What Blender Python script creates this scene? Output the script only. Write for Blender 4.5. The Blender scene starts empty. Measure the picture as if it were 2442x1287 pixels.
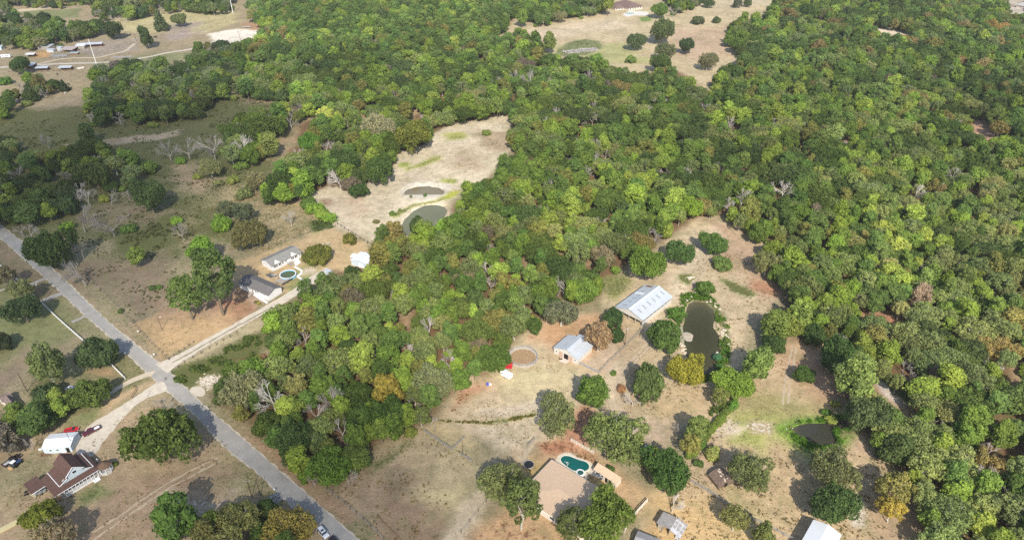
import bpy, math, random
import numpy as np
from mathutils import Vector, Matrix, Euler
C = bpy.context.scene.collection
D = bpy.data
rnd = random.Random(7)
PI = math.pi
# ------------------------------------------------------------------ camera, light
CAM_H = 180.0; FPX = 1628.0; PITCH = math.radians(33.0); CX, CY = 1221.0, 643.5
sc = bpy.context.scene
cd = D.cameras.new('camera'); cam = D.objects.new('camera', cd); C.objects.link(cam)
cam.location = (0, 0, CAM_H); cam.rotation_euler = (math.radians(90) - PITCH, 0, 0)
cd.sensor_width = 36.0; cd.lens = 36.0 * FPX / 2442.0; cd.clip_start = 1.0; cd.clip_end = 12000
sc.camera = cam
w = D.worlds.new('World'); sc.world = w; w.use_nodes = True
nt = w.node_tree; nt.nodes.clear()
sky = nt.nodes.new('ShaderNodeTexSky'); sky.sky_type = 'NISHITA'; sky.sun_disc = False
SUN_DIR = Vector((-.0795, .753, -.653)).normalized()      # the way the light travels
sky.sun_elevation = math.asin(-SUN_DIR.z); sky.sun_rotation = math.radians(174)
sky.altitude = 100; sky.air_density = 1.0; sky.dust_density = 1.2
bg = nt.nodes.new('ShaderNodeBackground'); bg.inputs['Strength'].default_value = 0.15
wo = nt.nodes.new('ShaderNodeOutputWorld')
nt.links.new(sky.outputs[0], bg.inputs[0]); nt.links.new(bg.outputs[0], wo.inputs[0])
sl = D.lights.new('sun', 'SUN'); sl.energy = 4.6; sl.angle = math.radians(0.53); sl.color = (1.0, .94, .84)
so = D.objects.new('sun', sl); C.objects.link(so); so.location = (60, -500, 500)
so.rotation_euler = SUN_DIR.to_track_quat('-Z', 'Y').to_euler()
sc.view_settings.view_transform = 'Standard'; sc.view_settings.look = 'None'
sc.view_settings.exposure = 0.40; sc.view_settings.gamma = 1.0; sc.view_settings.use_curve_mapping = False
sc.cycles.max_bounces = 5; sc.cycles.diffuse_bounces = 3; sc.cycles.transmission_bounces = 3
sc.cycles.glossy_bounces = 2; sc.cycles.volume_bounces = 0; sc.cycles.use_denoising = False
sc.cycles.caustics_reflective = False; sc.cycles.caustics_refractive = False

# ------------------------------------------------------------------ helpers
def G(u, v, z=0.0):
    """the point at height z that the photograph shows at pixel u, v"""
    a = (u - CX) / FPX; b = (CY - v) / FPX
    t = (CAM_H - z) / (math.sin(PITCH) - b * math.cos(PITCH))
    return Vector((a * t, (math.cos(PITCH) + b * math.sin(PITCH)) * t, z))
def PX(x, y, z=0.0):
    d = y * math.cos(PITCH) + (CAM_H - z) * math.sin(PITCH)
    up = y * math.sin(PITCH) - (CAM_H - z) * math.cos(PITCH)
    return CX + FPX * x / d, CY - FPX * up / d
def depth_at(x, y, z): return y * math.cos(PITCH) + (CAM_H - z) * math.sin(PITCH)

def tag(o, label=None, cat=None, group=None, kind=None):
    if label: o['label'] = label
    if cat: o['category'] = cat
    if group: o['group'] = group
    if kind: o['kind'] = kind
    return o
def empty(name, loc, rz=0.0, label=None, cat=None, group=None):
    o = D.objects.new(name, None); C.objects.link(o); o.location = loc; o.rotation_euler = (0, 0, rz)
    o.empty_display_size = .5
    return tag(o, label, cat, group)
def link(name, me, parent=None, loc=None, rz=None):
    o = D.objects.new(name, me); C.objects.link(o)
    if parent is not None: o.parent = parent
    if loc is not None: o.location = loc
    if rz is not None: o.rotation_euler = (0, 0, rz)
    return o

MATS = {}
def mat(name, col, rough=.8, spec=.3, noise=0.0, nscale=3.0, bump=0.0, bscale=8.0, metal=0.0, wave=None):
    """painted or bare surface: a colour with blotchy wear and fine relief"""
    if name in MATS: return MATS[name]
    m = D.materials.new(name); m.use_nodes = True; n = m.node_tree; b = n.nodes['Principled BSDF']
    b.inputs['Base Color'].default_value = (*col, 1); b.inputs['Roughness'].default_value = rough
    b.inputs['Specular IOR Level'].default_value = spec; b.inputs['Metallic'].default_value = metal
    tc = n.nodes.new('ShaderNodeTexCoord')
    if noise:
        nz = n.nodes.new('ShaderNodeTexNoise'); nz.inputs['Scale'].default_value = nscale; nz.inputs['Detail'].default_value = 6
        n.links.new(tc.outputs['Object'], nz.inputs['Vector'])
        mr = n.nodes.new('ShaderNodeMapRange'); mr.inputs[1].default_value = .25; mr.inputs[2].default_value = .75
        mr.inputs[3].default_value = 1 - noise; mr.inputs[4].default_value = 1 + noise
        n.links.new(nz.outputs[0], mr.inputs[0])
        mx = n.nodes.new('ShaderNodeVectorMath'); mx.operation = 'SCALE'; mx.inputs[0].default_value = col
        n.links.new(mr.outputs[0], mx.inputs['Scale']); n.links.new(mx.outputs[0], b.inputs['Base Color'])
    if bump or wave:
        bp = n.nodes.new('ShaderNodeBump'); bp.inputs['Strength'].default_value = .6; bp.inputs['Distance'].default_value = bump or .03
        if wave:
            wv = n.nodes.new('ShaderNodeTexWave'); wv.bands_direction = wave[0]; wv.inputs['Scale'].default_value = wave[1]
            n.links.new(tc.outputs['Object'], wv.inputs['Vector']); n.links.new(wv.outputs[1], bp.inputs['Height'])
        else:
            nb = n.nodes.new('ShaderNodeTexNoise'); nb.inputs['Scale'].default_value = bscale; nb.inputs['Detail'].default_value = 4
            n.links.new(tc.outputs['Object'], nb.inputs['Vector']); n.links.new(nb.outputs[0], bp.inputs['Height'])
        n.links.new(bp.outputs[0], b.inputs['Normal'])
    MATS[name] = m; return m

class MB:
    """collects shapes, then links them as one mesh object"""
    def __init__(s): s.v = []; s.f = []; s.m = []
    def add(s, vs, fs, m=0):
        k = len(s.v); s.v += [tuple(p) for p in vs]; s.f += [tuple(i + k for i in f) for f in fs]; s.m += [m] * len(fs); return s
    def box(s, c, d, rz=0, m=0, rx=0):
        M = Matrix.Translation(c) @ Matrix.Rotation(rz, 4, 'Z') @ Matrix.Rotation(rx, 4, 'X')
        x, y, z = d[0] / 2, d[1] / 2, d[2] / 2
        vs = [M @ Vector(p) for p in ((-x,-y,-z),(x,-y,-z),(x,y,-z),(-x,y,-z),(-x,-y,z),(x,-y,z),(x,y,z),(-x,y,z))]
        return s.add(vs, [(0,3,2,1),(4,5,6,7),(0,1,5,4),(1,2,6,5),(2,3,7,6),(3,0,4,7)], m)
    def prism(s, pts, z0, z1, m=0):
        n = len(pts); vs = [(p[0], p[1], z0) for p in pts] + [(p[0], p[1], z1) for p in pts]
        return s.add(vs, [tuple(range(n, 2 * n)), tuple(reversed(range(n)))] + [(i, (i + 1) % n, n + (i + 1) % n, n + i) for i in range(n)], m)
    def prof(s, pts, y0, y1, m=0):
        """side profile in x, z pulled along y"""
        n = len(pts); vs = [(p[0], y0, p[1]) for p in pts] + [(p[0], y1, p[1]) for p in pts]
        return s.add(vs, [tuple(range(n)), tuple(reversed(range(n, 2 * n)))] + [(i, n + i, n + (i + 1) % n, (i + 1) % n) for i in range(n)], m)
    def hexa(s, v8, m=0):
        return s.add(v8, [(0,3,2,1),(4,5,6,7),(0,1,5,4),(1,2,6,5),(2,3,7,6),(3,0,4,7)], m)
    def tube(s, p, q, r0, r1=None, n=6, m=0):
        p = Vector(p); q = Vector(q); r1 = r0 if r1 is None else r1; d = (q - p)
        if d.length < 1e-6: return s
        d.normalize(); a = d.cross(Vector((0, 0, 1)) if abs(d.z) < .9 else Vector((1, 0, 0))).normalized(); b = d.cross(a)
        vs = [p + (a * math.cos(t) + b * math.sin(t)) * r0 for t in [2 * PI * i / n for i in range(n)]] + \
             [q + (a * math.cos(t) + b * math.sin(t)) * r1 for t in [2 * PI * i / n for i in range(n)]]
        return s.add(vs, [(i, (i + 1) % n, n + (i + 1) % n, n + i) for i in range(n)] + [tuple(reversed(range(n))), tuple(range(n, 2 * n))], m)
    def cyl(s, c, r, h, n=20, m=0, r1=None):
        return s.tube(c, (c[0], c[1], c[2] + h), r, r1, n, m)
    def slab(s, a, b, c_, d, t, m=0):
        """a sloped sheet a, b, c, d of thickness t (goes downwards)"""
        q = [Vector(p) for p in (a, b, c_, d)]
        lo = [p - Vector((0, 0, t)) for p in q]
        return s.hexa(lo + q, m)
    def mesh(s, name, mats):
        me = D.meshes.new(name); me.from_pydata(s.v, [], s.f)
        for k in (mats if isinstance(mats, (list, tuple)) else [mats]): me.materials.append(k)
        if any(s.m): me.polygons.foreach_set('material_index', s.m)
        me.update(); return me
    def build(s, name, mats, parent=None, loc=None, rz=None):
        return link(name, s.mesh(name, mats), parent, loc, rz)

def sdist(poly, X, Y):
    """signed distance to a polygon, negative inside"""
    P = np.array(poly, float); n = len(P); d = np.full(X.shape, 1e18); ins = np.zeros(X.shape, bool)
    for i in range(n):
        ax, ay = P[i]; bx, by = P[(i + 1) % n]; ex, ey = bx - ax, by - ay; wx, wy = X - ax, Y - ay
        t = np.clip((wx * ex + wy * ey) / max(ex * ex + ey * ey, 1e-9), 0, 1)
        d = np.minimum(d, (wx - ex * t) ** 2 + (wy - ey * t) ** 2)
        c = ((ay <= Y) & (by > Y)) | ((by <= Y) & (ay > Y))
        xi = ax + (Y - ay) / (ey if abs(ey) > 1e-12 else 1e-12) * ex
        ins ^= c & (X < xi)
    d = np.sqrt(d); return np.where(ins, -d, d)
def inpoly(poly, x, y):
    r = False; n = len(poly); j = n - 1
    for i in range(n):
        xi, yi = poly[i]; xj, yj = poly[j]
        if (yi > y) != (yj > y) and x < (xj - xi) * (y - yi) / (yj - yi) + xi: r = not r
        j = i
    return r
def vnoise(X, Y, s, seed):
    g = np.random.RandomState(seed).rand(256, 256); x = X / s; y = Y / s
    xi = np.floor(x).astype(int); yi = np.floor(y).astype(int); fx = x - xi; fy = y - yi
    fx = fx * fx * (3 - 2 * fx); fy = fy * fy * (3 - 2 * fy)
    a = g[xi % 256, yi % 256]; b = g[(xi + 1) % 256, yi % 256]; c = g[xi % 256, (yi + 1) % 256]; d = g[(xi + 1) % 256, (yi + 1) % 256]
    return (a * (1 - fx) + b * fx) * (1 - fy) + (c * (1 - fx) + d * fx) * fy
def pxpoly(pts): return [tuple(G(u, v)[:2]) for u, v in pts]
def ell(u, v, ru, rv, n=14, seed=0):
    r = random.Random(seed + int(u * 7 + v)); o = []
    for i in range(n):
        t = 2 * PI * i / n; k = 1 + r.uniform(-.14, .14); o.append((u + ru * k * math.cos(t), v + rv * k * math.sin(t)))
    return o
# ------------------------------------------------------------------ where things are (photograph pixels)
WOOD = [(575,-80),(2620,-80),(2620,1400),(2190,1400),(2190,1230),(2165,1150),(2130,1100),(2075,1050),(2050,1010),(2020,960),(2005,900),
 (1985,860),(1945,815),(1900,800),(1885,740),(1865,690),(1815,650),(1800,610),(1845,585),(1775,560),(1745,520),(1690,508),(1640,530),
 (1590,560),(1520,600),(1490,635),(1430,660),(1440,690),(1395,725),(1370,720),(1345,700),(1290,765),(1235,795),(1205,830),(1190,860),
 (1165,893),(1130,893),(1100,925),(1060,945),(1045,985),(1000,1005),(965,1025),(905,1045),(870,1085),(835,1140),(790,1160),(755,1150),(700,1105),(655,1065),
 (610,1020),(560,985),(522,950),(505,920),(540,885),(600,862),(640,835),(632,790),(650,750),(690,720),(740,690),(800,668),(800,625),
 (840,612),(885,610),(900,570),(930,550),(965,535),(1010,510),(1065,500),(1080,475),(1112,455),(1148,440),(1182,400),(1217,370),(1217,300),
 (1207,268),(1150,283),(1090,288),(1045,303),(1020,338),(960,356),(940,380),(905,415),(880,415),(845,465),(800,435),(745,450),
 (715,470),(640,478),(618,470),(628,430),(640,392),(612,398),(585,385),(545,395),(520,372),(535,330),(535,300),(600,265),(645,232),(560,228),(500,240),(490,272),(410,286),
 (330,290),(270,298),(205,288),(192,235),(215,225),(222,165),(290,150),(350,150),(400,163),(455,150),(462,120),(505,98),(570,115),
 (605,92),(640,75),(600,48)]
CLEAR = [[(1222,30),(1290,62),(1330,40),(1400,34),(1440,26),(1462,-70),(1560,-70),(1600,30),(1640,22),(1700,0),(1700,-70),(1850,-70),(1850,0),(1838,18),(1825,45),
  (1765,45),(1738,62),(1733,100),(1757,122),(1762,150),(1705,190),(1692,235),(1665,215),(1640,180),(1600,165),(1520,180),(1495,172),
  (1440,165),(1425,150),(1340,142),(1300,132),(1292,97),(1240,78),(1190,98),(1180,88),(1212,62)],
 [(945,520),(985,478),(1068,478),(1080,500),(1056,522),(1010,534),(970,546),(940,565)], [(600,225),(690,240),(692,262),(640,268),(610,250)], [(640,318),(715,296),(712,335),(688,372),(655,410),(625,385),(628,350)], [(700,285),(760,262),(770,275),(715,298)], ell(815,250,18,7), ell(1040,262,16,8),
 [(832,290),(890,238),(908,232),(882,258),(852,294)], [(962,292),(1000,238),(1006,265),(985,284)], [(618,398),(640,378),(642,430),(625,440)],
 [(2075,55),(2180,74),(2185,92),(2130,98),(2070,76)], [(1930,43),(1992,48),(1978,64),(1938,62)], [(2320,275),(2374,298),(2378,350),(2326,348)],
 [(2050,730),(2178,768),(2172,790),(2100,778),(2056,762)], [(2080,875),(2178,950),(2180,1000),(2120,985),(2085,930)],
 [(2395,-10),(2460,-10),(2460,52),(2405,40)], ell(2430,890,20,40), ell(970,765,9,34), ell(1325,600,16,16), ell(1400,628,26,9),
 ell(985,690,8,16), ell(1255,620,7,20), ell(2360,1150,26,10), ell(2200,1010,20,14), ell(1460,270,14,8), ell(1285,440,5,18)]
BELTS = [
 [(0,335),(40,345),(60,370),(120,372),(185,342),(240,352),(310,372),(345,400),(330,445),(290,468),(190,492),(130,508),(95,545),(60,560),(-60,540),(-60,330)],
 [(0,20),(40,30),(60,48),(90,44),(130,44),(150,62),(210,48),(240,60),(228,86),(190,90),(150,98),(120,108),(60,112),(-60,108),(-60,20)],
 [(-120,-60),(575,-60),(550,20),(520,33),(480,30),(440,20),(400,26),(370,30),(300,48),(270,48),(225,43),(215,10),(180,0),(150,12),(-120,12)],
 [(28,207),(60,186),(100,180),(136,190),(130,205),(100,232),(60,242),(35,230)], [(-60,215),(30,228),(42,252),(12,272),(-60,290)],
 [(78,872),(100,850),(165,862),(190,882),(172,905),(150,930),(200,915),(240,905),(262,925),(235,962),(180,985),(130,1010),(90,1038),(40,1068),(-60,1085),(-60,1000),(65,985),(80,940),(72,905)],
 [(460,1250),(500,1222),(570,1205),(640,1235),(690,1240),(735,1290),(745,1400),(400,1400),(440,1290)]]
# open water: outline, colour
PONDS = [
 ('pond', [(968,462),(975,452),(995,446),(1020,445),(1045,449),(1054,457),(1045,465),(1020,470),(990,471),(972,468)], (.20,.165,.10), 'shallow brown pond drying out in the sandy pasture', 'pond'),
 ('pond', [(950,545),(962,522),(985,500),(1010,488),(1035,485),(1060,490),(1068,500),(1062,515),(1030,545),(985,560),(955,560)], (.16,.165,.095), 'grey green crescent pond half hidden by the wood edge', 'pond'),
 ('pond', [(1641,722),(1656,716),(1680,718),(1698,732),(1706,752),(1700,775),(1715,800),(1718,830),(1712,862),(1698,885),(1672,897),(1650,893),(1640,860),(1634,830),(1632,800),(1629,780),(1635,750)], (.045,.043,.016), 'dark olive pond shaped like a bean beside the long metal barn', 'pond'),
 ('pond', [(1889,1020),(1900,1012),(1930,1006),(1965,1006),(1990,1002),(2015,996),(2048,1012),(2042,1020),(2005,1018),(1985,1022),(1990,1036),(2000,1050),(1988,1061),(1960,1064),(1935,1056),(1915,1044),(1898,1030)], (.04,.04,.03), 'dark pond ringed by bright green grass at the wood edge', 'pond')]
# ground colours: outline, colour, soft edge in metres, (green tufts, leaf litter, pale stones)
TAN = (.40,.31,.19); SAND = (.52,.43,.30); STRAW = (.42,.35,.18); OLIVE = (.215,.20,.095); BROWN = (.27,.20,.13); RED = (.27,.125,.065)
ORANGE = (.46,.275,.125); GREEN = (.10,.20,.035); LIME = (.24,.30,.03); DARKB = (.20,.15,.10); WHITE = (.66,.60,.50)
PAINT = [
 # far left country
 ([(-300,-100),(640,-100),(640,240),(-300,330)], (.33,.26,.165), 14, (.3,.1,.1)),
 ([(280,25),(560,20),(560,60),(480,80),(280,78)], (.42,.36,.19), 6, (.3,0,0)), ([(50,28),(190,20),(190,42),(60,48)], (.19,.20,.09), 4, (.3,0,0)),
 ([(35,24),(150,14),(152,18),(40,29)], SAND, 3, (0,0,.2)),
 ([(180,100),(330,90),(330,120),(240,135),(190,130)], (.29,.235,.18), 4, (.1,.3,.4)), ([(80,128),(120,118),(118,135),(85,138)], ORANGE, 3, (0,.2,0)),
 ([(495,80),(560,70),(640,72),(640,128),(560,130),(520,110)], WHITE, 4, (0,0,.3)), ([(570,55),(640,50),(640,72),(600,72)], (.36,.22,.13), 4, (0,.2,0)),
 ([(400,60),(470,55),(460,90),(400,100)], (.30,.24,.20), 10, (.1,0,0)), ([(240,150),(440,120),(455,135),(360,165),(240,160)], (.26,.25,.13), 8, (.4,0,0)),
 ([(0,255),(120,270),(110,285),(0,300)], (.17,.18,.09), 4, (.9,0,0)),
 # left fields
 ([(-300,290),(520,235),(700,235),(640,420),(400,560),(200,560),(-300,520)], (.245,.205,.125), 16, (.75,.2,.1)),
 ([(150,345),(430,310),(430,325),(250,350),(150,352)], (.35,.28,.19), 3, (.2,0,0)),
 ([(380,390),(470,380),(470,420),(400,435),(370,420)], OLIVE, 8, (.6,0,0)), ([(430,395),(520,425),(500,470),(440,470),(420,430)], (.40,.29,.18), 10, (.3,.2,.2)),
 ([(200,470),(330,460),(420,480),(420,540),(300,560),(200,520)], (.255,.195,.13), 14, (.45,.1,0)),
 ([(270,560),(400,530),(460,560),(420,610),(300,620)], (.20,.19,.10), 14, (.95,0,0)),
 ([(60,500),(120,480),(140,560),(90,570)], (.20,.21,.08), 6, (.5,0,0)),
 ([(180,640),(400,590),(420,700),(320,770),(200,690)], (.235,.175,.12), 8, (.35,.25,0)),
 ([(545,430),(720,480),(800,530),(640,600),(540,560),(420,590),(430,540),(480,480)], (.42,.32,.18), 8, (.45,.1,.1)),
 ([(450,460),(560,500),(560,580),(470,570)], (.34,.29,.14), 10, (.7,.1,0)),
 ([(745,530),(785,520),(790,545),(750,555)], (.12,.20,.05), 2, (.8,0,0)),
 ([(640,600),(800,538),(880,578),(900,600),(830,650),(790,640),(700,700),(560,680),(560,620)], (.47,.34,.185), 3, (.15,0,0)),
 ([(700,640),(760,625),(770,655),(720,672),(690,690),(680,676)], (.36,.32,.14), 1.5, (.3,0,.1)),
 ([(730,642),(755,640),(752,662),(730,660)], SAND, 2, (0,0,.6)), ([(690,690),(740,655),(725,690),(690,705)], (.32,.33,.12), 1.5, (.3,0,0)),
 ([(590,690),(640,712),(600,745),(560,720)], (.38,.29,.21), 2, (0,.1,.3)),
 ([(322,772),(420,740),(520,680),(600,720),(618,745),(500,810),(385,858)], (.44,.30,.16), 2, (.1,.1,0)),
 ([(400,740),(560,690),(600,740),(480,790)], (.31,.205,.13), 10, (.1,.3,0)), ([(500,720),(610,690),(610,730),(540,760)], (.29,.14,.085), 6, (0,.4,0)),
 ([(395,870),(620,760),(640,775),(560,810),(470,862),(410,895)], (.42,.35,.21), 3, (.2,.1,.2)),
 ([(420,888),(560,820),(620,800),(630,850),(560,880),(500,905),(470,912),(430,920)], (.16,.17,.06), 4, (1,.2,0)),
 ([(400,895),(440,900),(460,925),(440,928)], (.11,.16,.05), 3, (.8,0,.1)), ([(470,905),(510,885),(525,905),(500,925),(480,922)], SAND, 2, (.3,0,.9)),
 ([(555,860),(640,840),(650,870),(600,885)], RED, 3, (.1,.8,.1)),
 # verge strips along the road
 ([(110,620),(180,680),(300,790),(385,858),(372,866),(270,780),(140,650)], (.33,.235,.15), 3, (.25,.3,.1)),
 ([(500,975),(620,1078),(750,1190),(862,1287),(900,1310),(830,1200),(700,1110),(600,1030)], (.36,.235,.14), 3, (.3,.4,.1)),
 ([(840,1250),(870,1287),(920,1330),(900,1287),(860,1240)], (.22,.21,.09), 3, (.6,.1,0)),
 # left of the road
 ([(-200,560),(80,650),(360,900),(300,1000),(100,860),(-200,900)], (.205,.19,.095), 4, (.4,.1,0)),
 ([(0,650),(100,700),(180,770),(190,830),(60,850),(-100,780)], (.19,.20,.085), 10, (.2,0,0)),
 ([(60,840),(190,800),(200,850),(80,880),(0,930),(0,870)], (.27,.20,.14), 10, (.2,.1,.1)), ([(10,590),(90,680),(140,700),(90,720),(30,690)], (.26,.185,.12), 8, (.3,.2,0)),
 ([(200,880),(262,870),(300,905),(240,900)], (.38,.25,.14), 4, (.2,.1,0)), ([(240,950),(350,905),(372,912),(300,960),(240,985)], (.42,.30,.18), 3, (.15,.1,.1)),
 ([(262,850),(300,845),(345,890),(300,900)], (.24,.20,.10), 3, (.5,.1,0)),
 ([(-200,1080),(120,1020),(250,985),(400,935),(620,1130),(760,1260),(790,1287),(800,1400),(-200,1400)], (.36,.265,.165), 5, (.18,.1,.12)),
 ([(150,1005),(235,975),(225,1000),(180,1020)], (.16,.19,.07), 3, (.3,0,0)), ([(170,1020),(60,1080),(0,1120),(0,1180),(80,1150),(140,1060)], (.27,.225,.13), 8, (.35,0,.05)),
 ([(280,1060),(330,1090),(460,1110),(540,1080),(600,1130),(480,1130),(330,1130)], (.46,.34,.185), 8, (.15,.1,.1)),
 ([(560,1090),(640,1150),(660,1190),(560,1160),(520,1130)], (.25,.22,.10), 6, (.5,.1,.05)), ([(230,1200),(400,1120),(520,1120),(400,1210),(300,1287),(200,1287)], (.33,.23,.15), 10, (.15,.2,.05)),
 ([(400,1175),(520,1190),(560,1170),(500,1210),(440,1220)], (.40,.32,.22), 5, (.1,0,.6)), ([(180,1180),(235,1150),(260,1175),(200,1200)], (.19,.21,.08), 3, (.4,0,0)),
 # sandy pasture and ponds
 ([(1205,272),(1217,300),(1217,370),(1182,400),(1145,440),(1112,456),(1080,478),(1070,500),(1040,560),(900,600),(880,578),(795,545),(760,500),(720,478),(745,455),(800,442),(860,470),(880,425),(935,400),(960,362),(1020,342),(1050,308),(1090,294),(1150,288)], (.53,.445,.31), 4, (.12,.08,.25)),
 ([(880,560),(960,440),(1060,440),(1090,470),(1000,520),(920,590)], (.60,.51,.37), 6, (.05,0,.3)),
 ([(960,400),(1010,385),(1060,365),(1050,380),(1000,400),(965,412)], (.36,.37,.09), 3, (.5,0,.1)), ([(1060,320),(1100,315),(1110,330),(1070,335)], (.36,.36,.10), 4, (.4,0,.1)),
 ([(1150,310),(1215,315),(1215,360),(1180,365),(1145,340)], (.38,.29,.19), 6, (.3,.5,.1)), ([(1050,460),(1100,450),(1110,458),(1070,480),(1045,478)], (.37,.38,.06), 2.5, (.3,0,0)),
 ([(950,390),(985,384),(980,398),(950,402)], (.30,.34,.08), 2, (.4,0,0)), ([(1100,360),(1160,370),(1140,400),(1090,400),(1060,385)], (.43,.33,.22), 8, (.2,.4,.1)),
 ([(1045,425),(1090,428),(1085,438),(1050,436)], (.36,.38,.09), 2, (.4,0,0)), ([(930,515),(985,486),(1060,474),(1055,480),(990,492),(935,525)], (.34,.34,.10), 1.5, (.6,0,.1)),
 ([(815,480),(850,470),(900,490),(900,520),(840,520)], (.45,.34,.235), 6, (.15,.3,.1)), (ell(778,482,13,8), (.34,.24,.165), 3, (0,.6,0)),
 ([(955,470),(948,458),(965,440),(1010,432),(1060,438),(1080,450),(1062,468),(1020,478),(975,478)], (.56,.50,.40), 2, (0,0,.1)),
 # middle farm
 ([(1640,530),(1690,510),(1745,522),(1775,562),(1845,585),(1800,610),(1815,652),(1862,690),(1850,730),(1800,790),(1750,880),(1700,960),(1640,1010),(1600,1060),(1540,1080),(1340,1080),(1270,1050),(1010,1030),(1045,985),(1080,935),(1130,897),(1165,897),(1205,835),(1235,798),(1290,768),(1345,735),(1430,745),(1440,690),(1490,640),(1590,570)], (.47,.365,.23), 4, (.15,.12,.15)),
 ([(1440,660),(1500,650),(1520,670),(1465,720),(1440,700)], (.27,.26,.09), 3, (.6,.3,0)), ([(1600,640),(1660,600),(1700,540),(1720,560),(1690,620),(1640,680),(1560,790),(1480,880),(1465,940),(1490,990),(1455,1000),(1440,930),(1450,880),(1520,790),(1600,690)], (.57,.46,.32), 4, (.03,0,.15)),
 ([(1240,800),(1300,770),(1420,730),(1480,770),(1480,830),(1420,880),(1370,870),(1300,830),(1250,820)], (.45,.27,.15), 5, (.02,.3,0)),
 ([(1385,860),(1470,800),(1530,780),(1520,800),(1440,880),(1400,876)], (.50,.38,.26), 3, (.02,.1,.05)),
 ([(1060,985),(1100,930),(1170,905),(1180,930),(1120,950),(1090,985)], (.40,.225,.13), 4, (.05,.4,.1)), ([(1180,880),(1330,850),(1400,890),(1380,940),(1280,970),(1190,930)], (.50,.41,.24), 8, (.06,0,.1)),
 ([(1075,975),(1200,965),(1290,955),(1280,985),(1200,1000),(1100,990)], (.50,.41,.29), 3, (.15,.4,.35)), ([(1040,1000),(1170,1003),(1275,985),(1275,992),(1180,1012),(1060,1005)], (.24,.25,.05), 1.6, (.8,.2,0)),
 ([(1050,1010),(1180,1012),(1275,995),(1290,1040),(1240,1085),(1180,1060),(1130,1015)], (.55,.45,.31), 4, (.04,0,.15)),
 ([(1700,530),(1745,540),(1800,590),(1860,690),(1830,720),(1750,640),(1720,600)], (.42,.29,.19), 6, (.3,.3,.1)), ([(1780,660),(1862,685),(1850,710),(1800,690)], (.38,.20,.12), 4, (0,.4,0)),
 ([(1610,652),(1650,650),(1665,665),(1640,680),(1615,668)], (.22,.27,.07), 1.5, (.7,0,.1)), ([(1720,665),(1745,670),(1800,700),(1790,708),(1740,695)], (.20,.26,.07), 2, (.8,0,0)),
 ([(1625,705),(1655,700),(1700,712),(1730,760),(1742,800),(1735,860),(1710,895),(1670,912),(1640,905),(1655,895),(1700,880),(1718,850),(1722,800),(1705,735),(1680,716),(1640,716)], (.13,.18,.05), 2, (1,0,.35)),
 ([(1610,780),(1640,770),(1648,800),(1640,830),(1615,815)], (.30,.28,.21), 2, (.2,0,.5)), ([(1500,660),(1600,1010),(1660,960),(1720,920),(1600,920),(1520,960),(1490,1010)], (.44,.33,.20), 6, (.2,.2,.1)),
 ([(1560,960),(1680,960),(1640,1010),(1560,1000)], (.46,.34,.19), 4, (.2,.3,.1)), ([(1500,990),(1600,1000),(1620,1080),(1540,1080)], (.45,.34,.23), 4, (.05,.1,.3)),
 # paddock by the road
 ([(870,1100),(905,1060),(1000,1015),(1075,1080),(1140,1085),(1120,1200),(1060,1287),(1010,1340),(960,1340),(880,1270),(790,1170)], (.34,.255,.155), 4, (.2,.1,.1)),
 ([(880,1150),(960,1120),(1060,1150),(1090,1220),(1000,1300),(900,1230)], (.25,.17,.11), 14, (.2,.2,.1)), ([(950,1060),(1060,1060),(1130,1110),(1080,1180),(1020,1120)], (.44,.37,.20), 10, (.15,0,.1)),  # first patch: soft cloud shade painted into the middle of the paddock
 ([(880,1110),(980,1045),(990,1055),(890,1130)], (.19,.19,.08), 3, (.8,.2,0)), ([(1040,1000),(1100,1020),(1140,1060),(1120,1075),(1070,1060),(1010,1030)], (.45,.35,.19), 3, (.2,0,.1)),
 ([(1080,1260),(1180,1100),(1200,1110),(1110,1287),(1060,1310)], (.50,.41,.28), 3, (.1,0,.1)), ([(1135,1270),(1230,1200),(1300,1230),(1360,1260),(1380,1340),(1100,1340)], (.48,.30,.16), 4, (.05,.5,0)),
 # yard with the pool
 ([(1240,1075),(1330,1060),(1425,1085),(1480,1130),(1560,1180),(1500,1250),(1300,1260),(1240,1200),(1220,1110)], (.46,.31,.17), 4, (.1,.2,.05)),
 ([(1275,1055),(1340,1052),(1420,1082),(1420,1105),(1380,1080),(1330,1085),(1290,1085)], (.40,.19,.11), 2, (.02,.7,.1)), ([(1225,1120),(1250,1085),(1310,1110),(1280,1160),(1240,1180)], (.50,.35,.15), 4, (.1,.1,0)),
 ([(1235,1090),(1275,1040),(1285,1050),(1245,1105)], SAND, 2, (0,0,.1)), ([(1395,1130),(1440,1128),(1450,1160),(1400,1165)], (.50,.36,.17), 2, (.05,0,.1)),
 ([(1350,1010),(1400,960),(1420,1000),(1400,1070),(1360,1050)], (.40,.21,.13), 3, (0,.5,0)),
 # lower right fields
 ([(1700,960),(1800,880),(1880,820),(1945,815),(1990,870),(2010,960),(2080,1050),(2170,1150),(2200,1400),(1480,1400),(1540,1180),(1620,1090)], (.43,.32,.19), 4, (.15,.1,.05)),
 ([(1860,830),(1940,820),(1990,880),(2005,960),(1960,990),(1900,900)], (.40,.26,.16), 8, (.05,.1,.02)), ([(1780,940),(1880,950),(1980,980),(1900,1000),(1800,1000)], (.32,.28,.12), 8, (.2,0,0)),
 ([(1740,1000),(1860,1010),(1900,1060),(1930,1090),(1880,1100),(1800,1060),(1740,1060)], (.33,.34,.10), 6, (.35,0,.05)),
 ([(1700,1005),(1740,1000),(1770,1020),(1760,1035),(1700,1040),(1695,1025)], SAND, 1.5, (0,0,.4)), ([(1790,1005),(1840,1012),(1835,1030),(1790,1025)], TAN, 2, (.3,0,.6)),
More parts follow.
